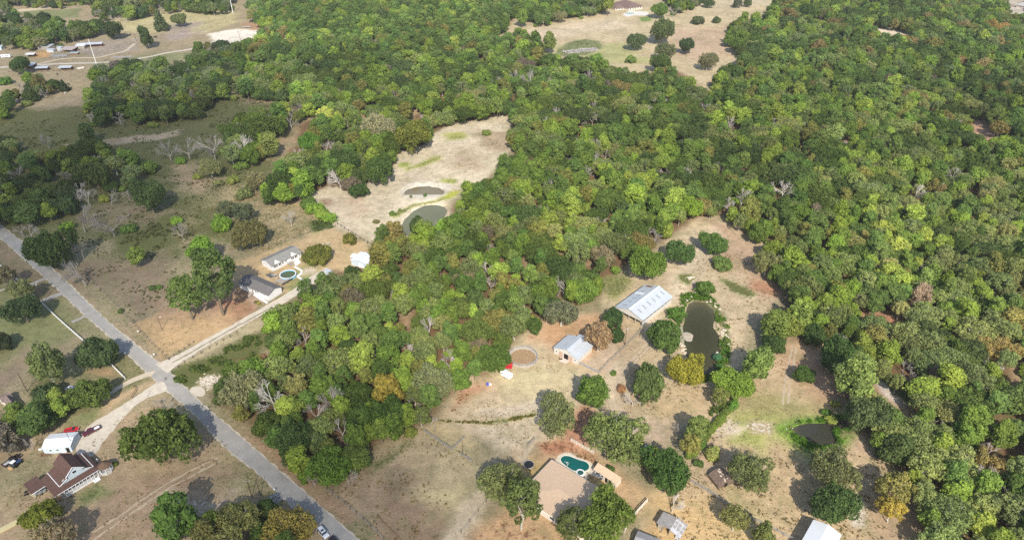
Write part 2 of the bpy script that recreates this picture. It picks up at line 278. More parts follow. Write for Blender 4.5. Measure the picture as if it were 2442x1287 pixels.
 ([(1860,1020),(1900,1000),(1960,995),(2015,985),(2055,1010),(2050,1040),(2030,1060),(1990,1080),(1930,1080),(1890,1050)], (.12,.27,.02), 2.5, (.5,0,0)),
 ([(1985,1020),(2045,1018),(2050,1035),(2010,1050),(1995,1040)], (.26,.21,.11), 2, (.5,.1,.1)),
 ([(2035,1030),(2070,1045),(2130,1110),(2100,1120),(2040,1080)], (.46,.33,.215), 4, (.02,.1,0)),
 ([(1560,1180),(1740,1180),(1860,1250),(1880,1400),(1480,1400)], (.50,.345,.17), 5, (.08,.1,.05)), ([(1730,1160),(1800,1200),(1880,1240),(1840,1290),(1740,1290)], (.43,.35,.18), 6, (.25,0,.05)),
 ([(1640,1080),(1720,1040),(1740,1100),(1720,1180),(1660,1150)], (.42,.31,.20), 4, (.2,.3,.1)), ([(1860,1080),(1900,1100),(1940,1287),(1840,1287),(1820,1200)], (.47,.345,.20), 6, (.1,0,.1)),
 ([(2025,1180),(2060,1190),(2058,1250),(2040,1250),(2035,1220)], WHITE, 1.5, (.3,0,.5)), ([(2090,1140),(2160,1150),(2190,1287),(2100,1287)], (.38,.27,.17), 5, (.1,.1,0)),
 # top field
 (CLEAR[0], (.45,.36,.22), 5, (.15,.05,.1)), ([(1300,60),(1480,45),(1500,65),(1350,90),(1220,95)], (.50,.40,.27), 10, (.1,0,.3)), ([(1320,110),(1500,100),(1560,150),(1400,150)], (.37,.35,.16), 8, (.3,0,.05)),
 ([(1590,70),(1740,60),(1740,130),(1660,150),(1600,120)], (.44,.32,.21), 10, (.1,.2,.1)), ([(1330,128),(1350,105),(1390,92),(1430,98),(1440,112),(1400,130),(1350,137)], (.22,.25,.10), 4, (.6,0,.4)),
 ([(1525,42),(1550,40),(1552,50),(1530,52)], (.16,.24,.06), 2, (.3,0,0)), ([(1640,-60),(1850,-60),(1845,10),(1650,25)], (.46,.38,.25), 6, (.1,0,.1)),
 ([(2080,58),(2178,74),(2182,90),(2075,74)], (.55,.45,.34), 3, (0,0,.1)), (CLEAR[11], (.50,.36,.28), 2, (.1,.3,.4)), ([(2085,885),(2130,920),(2165,950),(2155,968),(2110,945),(2090,915)], (.50,.42,.36), 2, (.05,0,.3)),
 ([(2095,880),(2125,895),(2170,945),(2165,960),(2130,930),(2095,897)], (.10,.24,.02), 1.6, (.9,0,0)), ([(2320,278),(2374,298),(2376,348),(2328,346)], (.38,.23,.15), 3, (0,.3,.1)),
 ([(2400,-10),(2460,-10),(2460,50),(2408,38)], (.50,.45,.38), 3, (.1,0,.3)), ([(2052,732),(2176,768),(2172,788),(2058,760)], (.42,.22,.13), 3, (0,.5,.1))]
# hand placed trees: u, v of the crown centre, crown width in pixels, kind, tint, label
dk=(.042,.082,.020); dk2=(.05,.095,.028); md=(.075,.145,.026); br=(.12,.235,.022); pl=(.145,.195,.07); ol=(.12,.14,.03); gd=(.25,.20,.025); bn=(.24,.15,.07); gy=(.11,.135,.08); gw=(.35,.32,.29); sg=(.085,.12,.06)
HAND = [
 (604,428,52,'pale',(.15,.18,.07),'pale scrubby tree on the grass slope by the dark round tree'),
 (583,460,40,'shrub',(.12,.17,.06),'grey green bush low on the grass slope'),
 (556,428,30,'shrub',(.14,.2,.04),'light bush under the brush line'),
 (520,436,24,'shrub',(.13,.17,.07),'small greyish bush at the top of the tan field'),
 (575,395,30,'shrub',(.10,.19,.03),'green bush below the big pale dead tree'),
 (640,345,44,'broad',(.12,.17,.04),'light leafy tree at the edge of the grass gap'),
 (1048,440,0,'x',0,'') if False else (470,420,20,'shrub',(.16,.22,.04),'tiny bright bush beside the dark live oak field'),
 (995,538,38,'oak',dk,'dark tree standing in front of the crescent pond'),
 (1038,540,34,'bare',(.33,.27,.22),'brown twiggy tree at the shore of the crescent pond'),
 (1052,548,34,'broad',br,'bright domed tree below the crescent pond'),
 (380,1030,172,'oak',(.06,.115,.022),'huge round green oak between the gravel drive and the road, bare twigs on top'),
 (385,962,46,'bare',gw,'bare grey branches poking from the top of the huge round oak'),
 (414,1238,100,'broad',(.06,.13,.024),'leafy green tree standing alone below the wooden swing frame'),
 (97,1230,78,'oak',(.095,.135,.015),'yellow green round tree in front of the brown roofed porch house'),
 (125,1275,90,'pale',(.15,.16,.09),'grey twigged thin tree at the bottom edge beside the round yellow green tree'),
 (353,461,92,'oak',dk2,'large dark live oak standing alone in the weedy field'),
 (117,592,112,'oak',dk,'large dark oak leaning over the edge of the road'),
 (70,552,44,'bare',gw,'pale bare tree between the road and the dark oak over it'),
 (190,520,74,'bare',(.30,.26,.24),'tall bare tree with reddish grey twigs in the weedy field'),
 (262,532,70,'bare',(.30,.24,.24),'bare twiggy tree with a forked trunk, second of the pair in the weedy field'),
 (190,590,60,'bare',(.32,.29,.27),'bare tree beside the dark oak that leans over the road'),
 (192,648,76,'bare',(.30,.26,.25),'bare grey tree on the verge above the driveway stubs'),
 (308,545,32,'shrub',md,'small green bush between the bare trees in the weedy field'),
 (325,610,38,'broad',(.12,.20,.035),'light green young tree in the weedy field uphill of the two pines'),
 (433,556,46,'bare',gw,'small bare tree with a white trunk in the middle of the field'),
 (420,525,26,'shrub',br,'bright green bush next to the small bare tree in the field'),
 (158,540,30,'shrub',br,'small bright bush among bare trees near the road'),
 (526,532,52,'shrub',br,'bright yellow green bush beside the grey olive tree'),
 (595,552,86,'oak',(.11,.125,.04),'large olive tree casting a shadow above the upper mobile home'),
 (540,497,44,'pale',sg,'grey green scrubby tree above the bright bush in the field'),
 (580,505,44,'pale',sg,'grey green scrub tree beside the olive tree in the field'),
 (692,521,40,'bare',(.45,.42,.38),'small pale bare tree in the tan field above the upper mobile home'),
 (480,598,60,'broad',br,'vivid green leafy tree behind the twin pines near the mobile homes'),
 (505,650,118,'pine',(.062,.125,.03),'big spreading pine shading the lawn beside the lower mobile home'),
 (440,697,76,'pine',(.07,.14,.03),'tall pine with its trunk showing on the tan lawn'),
 (755,609,60,'oak',(.085,.125,.02),'round olive green tree beside the upper mobile home'),
 (834,569,36,'shrub',(.10,.13,.02),'small round olive bush on the lawn near the sandy pasture'),
 (735,485,40,'shrub',md,'green bush at the upper end of the hedge by the sandy pasture'),
 (752,497,40,'shrub',br,'bright green bush in the hedge along the sandy pasture'),
 (768,509,36,'shrub',(.14,.24,.03),'light green bush at the middle of the hedge along the sandy pasture'),
 (786,519,32,'shrub',br,'lowest bright bush of the hedge along the sandy pasture'),
 (668,430,80,'oak',dk,'big dark round tree above the bright bushes by the tan field'),
 (675,462,44,'broad',br,'bright green tree below the big dark round tree'),
 (722,440,50,'broad',br,'bright green tree with a brown twiggy neighbour beside it'),
 (760,395,70,'oak',dk,'dark dense oak at the back of the sandy pasture'),
 (815,385,80,'oak',dk,'dark oak behind the white dead tree of the pasture'),
 (810,425,56,'bare',(.55,.53,.48),'white dead tree at the edge of the sandy pasture'),
 (855,454,42,'oak',(.035,.075,.02),'dark egg shaped tree standing alone in the sandy pasture'),
 (905,402,78,'oak',(.05,.095,.02),'dark oak sticking out into the sandy pasture'),
 (735,338,56,'broad',(.06,.17,.018),'vivid green round tree at the grass gap'),
 (985,320,92,'oak',(.095,.13,.018),'olive green oak at the top corner of the sandy pasture'),
 (905,300,84,'pale',(.18,.19,.10),'pale greyish spreading tree in the belt above the pasture'),
 (777,270,42,'pale',(.30,.35,.06),'very pale yellow green tree in the belt'),
 (625,295,84,'oak',(.055,.11,.02),'dark green tree at the corner of the tree belt'),
 (580,352,62,'bare',(.55,.52,.49),'big pale dead tree with spreading white branches'),
 (505,345,70,'bare',(.42,.39,.36),'bare grey tree left by the brushy fence line'),
 (400,355,56,'bare',(.34,.31,.29),'bare grey brush tree on the fence line of the upper field'),
 (445,350,56,'bare',(.36,.33,.30),'grey leafless tree in the upper brush line'),
 (356,398,42,'shrub',(.09,.18,.03),'green bush at the end of the brush line'),
 (430,383,24,'shrub',(.11,.22,.03),'small bright bush in the grey brush line'),
 (500,398,52,'pale',(.16,.20,.07),'grey green tree at the lower end of the brush line'),
 (945,325,34,'bare',(.50,.48,.44),'slim dead white tree at the corner of the olive oak'),
 (225,415,78,'oak',(.05,.085,.025),'dark dome shaped tree in the belt above the weedy field'),
 (205,320,34,'broad',(.05,.09,.03),'small dark tree in the upper left field'),
 (110,335,40,'bare',(.34,.34,.32),'bare spreading tree by the upper dirt track'),
 (265,68,50,'oak',(.035,.07,.025),'round dark tree on the grass above the far sheds'),
 (380,50,38,'cedar',(.055,.10,.04),'tall conical tree on the far grass'),
 (425,45,36,'broad',(.10,.15,.06),'light green tree beside the tall conical one on the far grass'),
 (347,88,30,'broad',(.045,.085,.03),'tree leaning over its shadow beside the black cow'),
 (47,152,48,'oak',(.05,.095,.03),'tree hiding the white farm road at the open sheds'),
 (151,205,22,'cedar',(.03,.06,.022),'small dark cone shaped tree alone in the far pasture'),
 (10,193,30,'shrub',(.07,.16,.03),'bright low bush at the far end of the dirt yard'),
 (52,735,82,'oak',(.04,.08,.03),'dark round tree on the lawn behind the white fence'),
 (50,690,56,'pale',(.12,.15,.06),'olive tree covering the white fence end'),
 (10,660,52,'pale',(.13,.15,.08),'greyish tree between two lengths of white fence'),
 (232,843,76,'oak',(.04,.075,.028),'dark tree at the gap of the white fence by the road'),
 (0,815,48,'oak',(.03,.055,.022),'dark tree cut off by the edge of the photo on the lawn'),
 (120,892,90,'pale',(.10,.15,.05),'large loose tree beside the silver car under the trees'),
 (210,935,86,'oak',(.07,.13,.025),'wide green tree next to the silver car'),
 (690,1250,110,'pale',(.19,.17,.035),'yellowing tree over the parked white car'),
 (560,1240,110,'pale',(.13,.17,.05),'large grey green tree at the bottom edge by the road'),
 (640,1215,50,'oak',dk,'small dark tree beside the mailbox on the verge'),
 (690,790,48,'broad',md,'group of slim trunked green trees at the brushy hedge end'),
 (650,770,50,'broad',br,'bright green tree with white trunk at the driveway bend'),
 (725,800,60,'bare',(.33,.30,.26),'fan shaped bare tree in the wood above the drive'),
 (575,925,110,'pale',(.15,.19,.085),'big thin crowned tree with grey branches by the limestone pad'),
 (650,950,100,'bare',(.55,.53,.51),'large pale dead tree with spreading branches near the road'),
 (700,1045,110,'oak',(.045,.085,.022),'dark oak over the verge of the road'),
 (790,1110,95,'broad',(.075,.145,.018),'bright olive green tree at the lower point of the wood'),
 (790,960,80,'bare',(.32,.27,.21),'brown grey twiggy tree in the lower wood'),
 (815,1025,66,'bare',(.42,.38,.34),'bare tree with pale branches in the lower wood'),
 (925,985,100,'oak',(.04,.09,.015),'big dark green tree at the paddock corner of the wood'),
 (925,930,72,'broad',(.17,.16,.02),'yellow olive tree in the lower wood'),
 (990,975,60,'bare',(.36,.22,.15),'dead tree with red brown leaves at the wood edge by the paddock'),
 (1035,905,104,'pale',(.125,.165,.07),'tall airy tree with white branches at the edge of the red soil'),
 (1175,850,84,'oak',(.065,.125,.02),'round dense tree beside the red horse trailer'),
 (1075,845,44,'bare',(.38,.27,.19),'brown dead tree behind the airy white branched tree'),
 (1340,742,84,'pale',(.10,.125,.07),'grey green spreading tree beside the tin roofed barn'),
 (1345,680,56,'bare',(.55,.52,.45),'tall white dead tree rising behind the grey green tree'),
 (1390,690,70,'broad',(.10,.19,.025),'bright green tree beside the white dead tree'),
 (1430,800,68,'pale',(.20,.165,.085),'golden brown tree between the two barns'),
 (1462,760,54,'oak',(.035,.08,.022),'dark green tree at the corner of the long metal barn'),
 (1472,800,36,'oak',(.035,.08,.022),'dark green lower tree below the corner of the long metal barn'),
 (1545,625,96,'broad',(.085,.165,.018),'full green tree behind the long metal barn'),
 (1622,600,74,'oak',(.05,.12,.03),'dark spreading tree with a few white branches behind the farm lane'),
 (1702,578,62,'broad',(.07,.14,.03),'green tree on the open ground above the bean shaped pond'),
 (1724,628,46,'shrub',(.09,.16,.035),'rounded bush just below the green tree on the open ground'),
 (1682,687,46,'shrub',(.06,.125,.02),'round bush at the upper end of the bean shaped pond'),
 (1614,748,44,'shrub',(.06,.13,.02),'round bush on the barn side of the bean shaped pond'),
 (1584,803,74,'oak',(.055,.115,.022),'round green tree between the farm lane and the pond'),
 (1637,880,84,'oak',(.19,.21,.015),'golden green tree leaning over the foot of the pond'),
 (1543,912,90,'oak',(.065,.115,.032),'dark rounded tree below the farm lane'),
 (1511,950,44,'bare',(.58,.55,.50),'slender white barked dead tree beside the farm lane'),
 (1482,925,22,'shrub',(.22,.13,.06),'small red brown bush by the farm lane'),
 (1412,932,70,'broad',(.065,.135,.02),'green tree at the corner of the dusty yard'),
 (1325,985,112,'pale',(.115,.17,.055),'large airy tree with pale trunks above the swimming pool'),
 (1470,1040,150,'pale',(.105,.16,.045),'largest airy tree with white limbs beside the pool house'),
 (1590,1120,120,'oak',(.045,.10,.022),'broad dark tree hiding the blue roofed house'),
 (1560,1098,50,'broad',(.10,.17,.02),'yellow green tree in front of the blue roofed house'),
 (1195,1140,110,'pale',(.14,.18,.06),'pale limbed tree at the gate of the brown paddock'),
 (1245,1225,110,'pale',(.085,.13,.035),'big green tree over the end of the tan roofed house'),
 (1440,1235,140,'broad',(.09,.16,.022),'wide bright green tree in front of the tan roofed house'),
 (1365,1250,84,'pale',(.085,.12,.035),'loose tree over the front wall of the tan roofed house'),
 (1605,1203,52,'bare',(.60,.58,.50),'leaning dead tree growing through the old shed'),
 (1622,1023,30,'bare',(.30,.27,.26),'small dark bare bush beside the hedge'),
 (1663,1025,58,'broad',(.10,.16,.035),'green tree at the lower end of the bright hedge'),
 (1650,1060,50,'pale',(.18,.20,.05),'pale green tree below the bright hedge'),
 (1750,912,84,'broad',(.115,.225,.022),'vivid green tree with white limbs on the path below the pond'),
 (1805,868,70,'broad',(.11,.19,.04),'light green tree in the row below the pond'),
 (1845,820,52,'oak',(.04,.085,.022),'dark round tree in the row at the field gate'),
 (1848,778,58,'broad',(.10,.17,.03),'mid green tree in the row beside the dark round one'),
 (1905,752,60,'broad',(.15,.22,.04),'light green tree where the row meets the big wood'),
 (1716,945,44,'pale',(.12,.17,.04),'thin green tree at the head of the bright hedge'),
 (1880,770,74,'broad',(.14,.21,.03),'yellow green tree at the top of the row'),
 (1832,622,74,'pale',(.12,.165,.055),'loose green tree at the edge of the red ground'),
 (1917,892,44,'oak',(.05,.11,.02),'small round tree alone in the tan field'),
 (1983,1000,26,'shrub',(.16,.24,.04),'tiny light bush at the top of the lower pond'),
 (1971,982,22,'shrub',(.06,.15,.02),'little green bush on the bank of the lower pond'),
 (1992,962,22,'shrub',(.20,.26,.05),'pale little bush at the field edge'),
 (1995,855,86,'oak',(.038,.085,.022),'dark round tree at the edge of the tan field'),
 (2050,890,104,'pine',(.135,.20,.05),'big light green pine at the edge of the tan field'),
 (2075,985,112,'oak',(.075,.115,.042),'wide dark tree reaching over the lower pond'),
 (1995,1120,124,'pale',(.115,.15,.05),'airy spreading tree in the lower field'),
 (1993,1203,116,'oak',(.045,.095,.028),'big dark tree beside the white roofed building'),
 (2135,1165,84,'pale',(.16,.18,.045),'pale olive tree standing off the lower wood'),
 (2130,1215,60,'pale',(.24,.22,.03),'yellowing tree beside the pale olive one'),
 (1790,1125,108,'pale',(.10,.14,.05),'airy green tree over the stone ruin'),
 (1700,1080,40,'shrub',(.20,.24,.06),'small pale bush beside the bright hedge'),
 (1755,1235,60,'pale',(.13,.15,.045),'low olive scrub beyond the shed field'),
 (1820,1275,50,'broad',(.10,.14,.035),'small tree at the bottom edge near the white roofed building'),
 (1518,97,46,'oak',(.055,.095,.04),'dark tree in the far field, nearest the rubble heap'),
 (1580,70,66,'oak',(.065,.11,.038),'largest oak of the clump in the far field'),
 (1585,118,54,'pale',(.09,.12,.055),'grey green tree in front of the largest far oak'),
 (1578,145,56,'oak',(.06,.11,.025),'low green tree at the stream of the far field'),
 (1638,107,42,'oak',(.04,.075,.03),'tall dark tree at the end of the far clump'),
 (1665,49,30,'shrub',(.055,.085,.035),'dark little tree in the bare far field'),
 (1709,48,22,'shrub',(.055,.095,.035),'smallest lone tree in the bare far field'),
 (1689,143,48,'pale',(.10,.13,.06),'pale leaved tree at the neck of the far field'),
 (1505,142,26,'shrub',(.10,.17,.035),'little green bush at the stream of the far field'),
 (1450,22,30,'broad',(.13,.19,.025),'yellow green tree next to the far brown roofed house'),
 (1575,22,42,'broad',(.07,.15,.025),'green tree on the far side of the far pool terrace'),
 (1607,25,30,'bare',(.35,.33,.30),'grey bare tree by the far pool terrace'),
 (1645,18,14,'shrub',(.08,.15,.03),'tiny bush in the far field beyond the terrace'),
 (1665,3,22,'oak',(.05,.09,.035),'dark far tree on the crest of the far field'),
 (1690,5,26,'oak',(.05,.09,.035),'dark far tree beside the crest of the far field'),
 (1760,8,20,'oak',(.06,.09,.05),'grey green far tree near the corner of the far field'),
 (1783,7,18,'oak',(.06,.10,.045),'smaller far tree near the corner of the far field'),
 (1245,40,26,'broad',(.11,.19,.03),'bright tree at the mouth of the far field'),
 (1335,38,30,'pale',(.15,.17,.08),'grey brushy tree above the far field'),
 (1310,100,30,'broad',(.10,.17,.04),'light bush at the near corner of the far field'),
 (1265,190,54,'bare',(.30,.22,.14),'brown twiggy crown in the wood below the far field'),
 (1413,285,32,'bare',(.50,.50,.44),'pale bare tree in the middle of the wood'),
 (1870,450,60,'bare',(.60,.56,.54),'white dead tree with thick limbs in the big wood'),
 (1770,475,48,'bare',(.48,.42,.38),'grey leafless tree above the farm clearing'),
 (1477,535,34,'bare',(.55,.53,.46),'white forked bare tree in the wood above the long barn'),
 (2185,460,52,'bare',(.58,.54,.46),'bare white limbed tree in the far side of the big wood'),
 (1650,492,64,'broad',(.14,.24,.018),'brightest yellow green tree above the farm clearing'),
 (1990,320,40,'broad',(.14,.24,.06),'light green domed tree in the big wood'),
 (2395,65,32,'broad',(.24,.165,.05),'orange tree near the far corner of the wood'),
 (2365,65,40,'broad',(.19,.165,.04),'yellow orange tree beside the orange one'),
 (2160,95,36,'broad',(.18,.165,.04),'golden tree below the far pale field'),
 (2285,145,36,'broad',(.19,.15,.06),'small orange brown tree in the far wood'),
]
LANDMARKS = [((1247,850),'the round pen'),((1365,828),'the tin barn'),((1530,718),'the metal barn'),((1672,800),'the bean pond'),
 ((1370,1105),'the kidney pool'),((150,1110),'the porch house'),((660,650),'the mobile homes'),((1010,455),'the brown pond'),
 ((1020,520),'the crescent pond'),((640,1100),'the paved road'),((1950,1030),'the green pond'),((1390,115),'the rubble heap'),
 ((1500,15),'the far house'),((170,120),'the far sheds'),((1960,1270),'the white building'),((232,155),'the tall pole'),
 ((1600,1250),'the old shed'),((2120,940),'the dry pond'),((2125,80),'the pale field'),((720,310),'the grass gap'),
 ((2345,315),'the red clearing'),((2110,760),'the narrow clearing'),((1690,520),'the farm clearing'),((555,20),'the second pole'),
 ((870,610),'the white shed'),((2430,20),'the corner lot'),((1870,450),'the dead tree'),((1265,190),'the brown crown')]
# ------------------------------------------------------------------ ground
def ground_material():
    m = D.materials.new('ground'); m.use_nodes = True; n = m.node_tree; L = n.links.new; b = n.nodes['Principled BSDF']
    b.inputs['Roughness'].default_value = .95; b.inputs['Specular IOR Level'].default_value = .1
    N = n.nodes.new
    at = N('ShaderNodeAttribute'); at.attribute_name = 'col'; cv = N('ShaderNodeAttribute'); cv.attribute_name = 'cov'
    tc = N('ShaderNodeTexCoord'); sep = N('ShaderNodeSeparateColor'); L(cv.outputs[0], sep.inputs[0])
    def noise(scale, det=5, rough=.6, dist=0):
        z = N('ShaderNodeTexNoise'); z.inputs['Scale'].default_value = scale; z.inputs['Detail'].default_value = det
        z.inputs['Roughness'].default_value = rough; z.inputs['Distortion'].default_value = dist; L(tc.outputs['Object'], z.inputs['Vector']); return z.outputs[0]
    def mathn(op, a, b_, c=None):
        z = N('ShaderNodeMath'); z.operation = op
        for i, q in enumerate((a, b_, c)):
            if q is None: continue
            if isinstance(q, (int, float)): z.inputs[i].default_value = q
            else: L(q, z.inputs[i])
        return z.outputs[0]
    def rng(x, a, b_, c, d):
        z = N('ShaderNodeMapRange'); L(x, z.inputs[0])
        for i, q in enumerate((a, b_, c, d)): z.inputs[i + 1].default_value = q
        return z.outputs[0]
    def mix(f, A, B):
        z = N('ShaderNodeMix'); z.data_type = 'RGBA'; L(f, z.inputs[0])
        for k, q in ((6, A), (7, B)):
            if isinstance(q, tuple): z.inputs[k].default_value = (*q, 1)
            else: L(q, z.inputs[k])
        return z.outputs[2]
    n1 = noise(.035, 6, .62, .6); n2 = noise(.28, 6, .65); n3 = noise(1.9, 4, .7)
    k = mathn('ADD', rng(n1, .3, .7, -.20, .20), rng(n2, .28, .72, -.24, .24)); k = mathn('ADD', k, rng(n3, .25, .75, -.28, .28)); k = mathn('ADD', k, 1.0)
    sc_ = N('ShaderNodeVectorMath'); sc_.operation = 'SCALE'; L(at.outputs[0], sc_.inputs[0]); L(k, sc_.inputs['Scale'])
    c = sc_.outputs[0]
    # olive, warm and pale drifts in the dry grass
    c = mix(rng(noise(.09, 6, .75, 1.0), .50, .66, 0, .5), c, (.20, .195, .085))
    c = mix(rng(noise(.35, 5, .75, .6), .55, .70, 0, .42), c, (.23, .175, .105))
    c = mix(rng(noise(.055, 6, .65, .8), .55, .75, 0, .25), c, (.36, .25, .14))
    c = mix(rng(noise(.14, 6, .75, 1.2), .60, .74, 0, .4), c, (.50, .43, .30))
    # tufts, litter, stones where they grow or lie
    def speck(scale, chan, lo, hi, col, s=1.0):
        x = mathn('MULTIPLY_ADD', sep.outputs[chan], .42, noise(scale, 3, .6)); x = mathn('MULTIPLY_ADD', noise(.12, 3, .6), .22, x)
        return mix(rng(x, lo, hi, 0, s), c, col)
    c = speck(.55, 1, .86, .98, (.19, .095, .05), .85); c = speck(.8, 0, .80, .92, (.085, .115, .032), .8); c = speck(1.3, 0, .86, .96, (.14, .17, .04), .6)
    c = speck(.75, 2, .86, .93, (.62, .56, .47), .9); c = speck(2.2, 0, .78, .9, (.10, .085, .04), .5)
    L(c, b.inputs['Base Color'])
    bp = N('ShaderNodeBump'); bp.inputs['Strength'].default_value = .8; bp.inputs['Distance'].default_value = .35
    L(mathn('ADD', noise(1.4, 5, .7), mathn('MULTIPLY', n2, .8)), bp.inputs['Height']); L(bp.outputs[0], b.inputs['Normal'])
    return m
def axis(a, b, s, far, steps):
    mid = list(np.arange(a, b + .1, s)); out = [a - (far) * (i / steps) ** 2 for i in range(steps, 0, -1)]
    return np.array(out + mid + [b + far * (i / steps) ** 2 for i in range(1, steps + 1)])
gx = axis(-560, 560, 2.1, 5000, 40); gy = np.concatenate([axis(90, 560, 1.9, 4000, 14)[:14 + 248], np.arange(563, 1000, 3.2), 1000 + 7000 * (np.arange(1, 30) / 30.) ** 2])
XX, YY = np.meshgrid(gx, gy); NX, NY = len(gx), len(gy); X = XX.ravel(); Y = YY.ravel()
col = np.tile(np.array((.30, .25, .15)), (X.size, 1)); cov = np.tile(np.array((.35, .1, .05)), (X.size, 1)); zz = np.zeros(X.size)
WARP = (vnoise(X, Y, 9, 1) - .5) * 1.5 + (vnoise(X, Y, 23, 2) - .5) * 1.3
def paint(poly, c, soft, cv):
    P = np.array(poly); m = soft * 2.2 + 3
    s = np.where((X > P[:, 0].min() - m) & (X < P[:, 0].max() + m) & (Y > P[:, 1].min() - m) & (Y < P[:, 1].max() + m))[0]
    if not s.size: return
    d = sdist(poly, X[s], Y[s]) + WARP[s] * soft
    t = np.clip(.5 - d / (2 * soft), 0, 1); t = (t * t * (3 - 2 * t))[:, None]
    col[s] = col[s] * (1 - t) + np.array(c) * t; cov[s] = cov[s] * (1 - t) + np.array(cv) * t
def clampv(p, lim=-60): return [(u, max(v, lim)) for u, v in p]
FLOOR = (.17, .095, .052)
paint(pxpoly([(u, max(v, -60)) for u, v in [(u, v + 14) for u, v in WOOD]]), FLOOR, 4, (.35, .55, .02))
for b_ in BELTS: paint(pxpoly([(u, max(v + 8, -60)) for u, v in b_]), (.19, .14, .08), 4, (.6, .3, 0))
for cl in CLEAR[1:]: paint(pxpoly(clampv(cl)), (.38, .27, .16), 3, (.25, .3, .1))
for pl_, c_, s_, v_ in PAINT: paint(pxpoly(clampv(pl_)), c_, s_ * (1 if s_ > 4 else .8), v_)
for nm, outline, wc, lb, ct in PONDS:
    P = pxpoly(outline); A_ = np.array(P); s = np.where((X > A_[:, 0].min() - 12) & (X < A_[:, 0].max() + 12) & (Y > A_[:, 1].min() - 12) & (Y < A_[:, 1].max() + 12))[0]
    d = sdist(P, X[s], Y[s]); t = np.clip(((3.2 if wc[0] > .18 else 1.2 if wc[0] > .1 else 1.6) - d) / 3.2, 0, 1); rim = .45 if wc[0] > .1 else .12; zz[s] = -1.3 * t * t * (3 - 2 * t) + rim * np.exp(-((d - 6.5) / 2.2) ** 2)
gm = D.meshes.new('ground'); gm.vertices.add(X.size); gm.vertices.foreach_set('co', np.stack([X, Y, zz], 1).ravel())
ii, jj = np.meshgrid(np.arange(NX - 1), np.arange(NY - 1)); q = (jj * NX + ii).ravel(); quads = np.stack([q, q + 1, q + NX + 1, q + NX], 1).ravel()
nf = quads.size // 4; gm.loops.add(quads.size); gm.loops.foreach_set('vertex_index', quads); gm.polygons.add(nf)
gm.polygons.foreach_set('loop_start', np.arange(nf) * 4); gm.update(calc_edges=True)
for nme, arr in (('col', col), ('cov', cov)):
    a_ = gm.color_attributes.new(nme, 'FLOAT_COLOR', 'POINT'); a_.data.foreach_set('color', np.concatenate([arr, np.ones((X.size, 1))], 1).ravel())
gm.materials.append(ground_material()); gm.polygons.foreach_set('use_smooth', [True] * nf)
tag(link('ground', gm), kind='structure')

# water surfaces, each reaching under its banks
def water_mat(name, c, rough=.06):
    m = mat(name, c, rough, .22, .12, .05); n = m.node_tree; b = n.nodes['Principled BSDF']
    tc = n.nodes.new('ShaderNodeTexCoord'); z = n.nodes.new('ShaderNodeTexNoise'); z.inputs['Scale'].default_value = 1.6; z.inputs['Detail'].default_value = 3
    bp = n.nodes.new('ShaderNodeBump'); bp.inputs['Distance'].default_value = .02; bp.inputs['Strength'].default_value = .5
    n.links.new(tc.outputs['Object'], z.inputs[0]); n.links.new(z.outputs[0], bp.inputs['Height']); n.links.new(bp.outputs[0], b.inputs['Normal'])
    at = n.nodes.new('ShaderNodeAttribute'); at.attribute_name = 'deep'; mx = n.nodes.new('ShaderNodeMix'); mx.data_type = 'RGBA'; src = b.inputs['Base Color'].links[0].from_socket; n.links.new(at.outputs['Fac'], mx.inputs[0]); n.links.new(src, mx.inputs[7]); mx.inputs[6].default_value = (.15, .13, .075, 1); n.links.new(mx.outputs[2], b.inputs['Base Color']); return m
def resample(P, step):
    P = [Vector((p[0], p[1], 0)) for p in P]; o = []
    for i in range(len(P)):
        a, b = P[i], P[(i + 1) % len(P)]; k = max(1, int((b - a).length / step))
        o += [a.lerp(b, t / k) for t in range(k)]
    for _ in range(3): o = [(o[i - 1] + o[i] * 2 + o[(i + 1) % len(o)]) / 4 for i in range(len(o))]
    return o
for nm, outline, wc, lb, ct in PONDS:
    P = resample(pxpoly(outline), 2); c = sum(P, Vector()) / len(P); P = [p + (p - c).normalized() * 3.4 for p in P]
    c = sum(P, Vector()) / len(P); rings = (1, .93, .84, .7, .35); n_ = len(P); vs = [c + (p - c) * k for k in rings for p in P] + [c]
    fs = [(j * n_ + i, j * n_ + (i + 1) % n_, (j + 1) * n_ + (i + 1) % n_, (j + 1) * n_ + i) for j in range(4) for i in range(n_)] + [(4 * n_ + i, 4 * n_ + (i + 1) % n_, 5 * n_) for i in range(n_)]
    me = MB().add([(p.x, p.y, -.62) for p in vs], fs).mesh('pond', water_mat('pond_water_%d' % int(wc[0] * 1e4), wc)); a_ = me.attributes.new('deep', 'FLOAT', 'POINT'); a_.data.foreach_set('value', [dd for dd in (0, .25, .6, .9, 1) for _ in range(n_)] + [1.0])
    tag(link('pond', me), lb, 'pond', kind='structure')

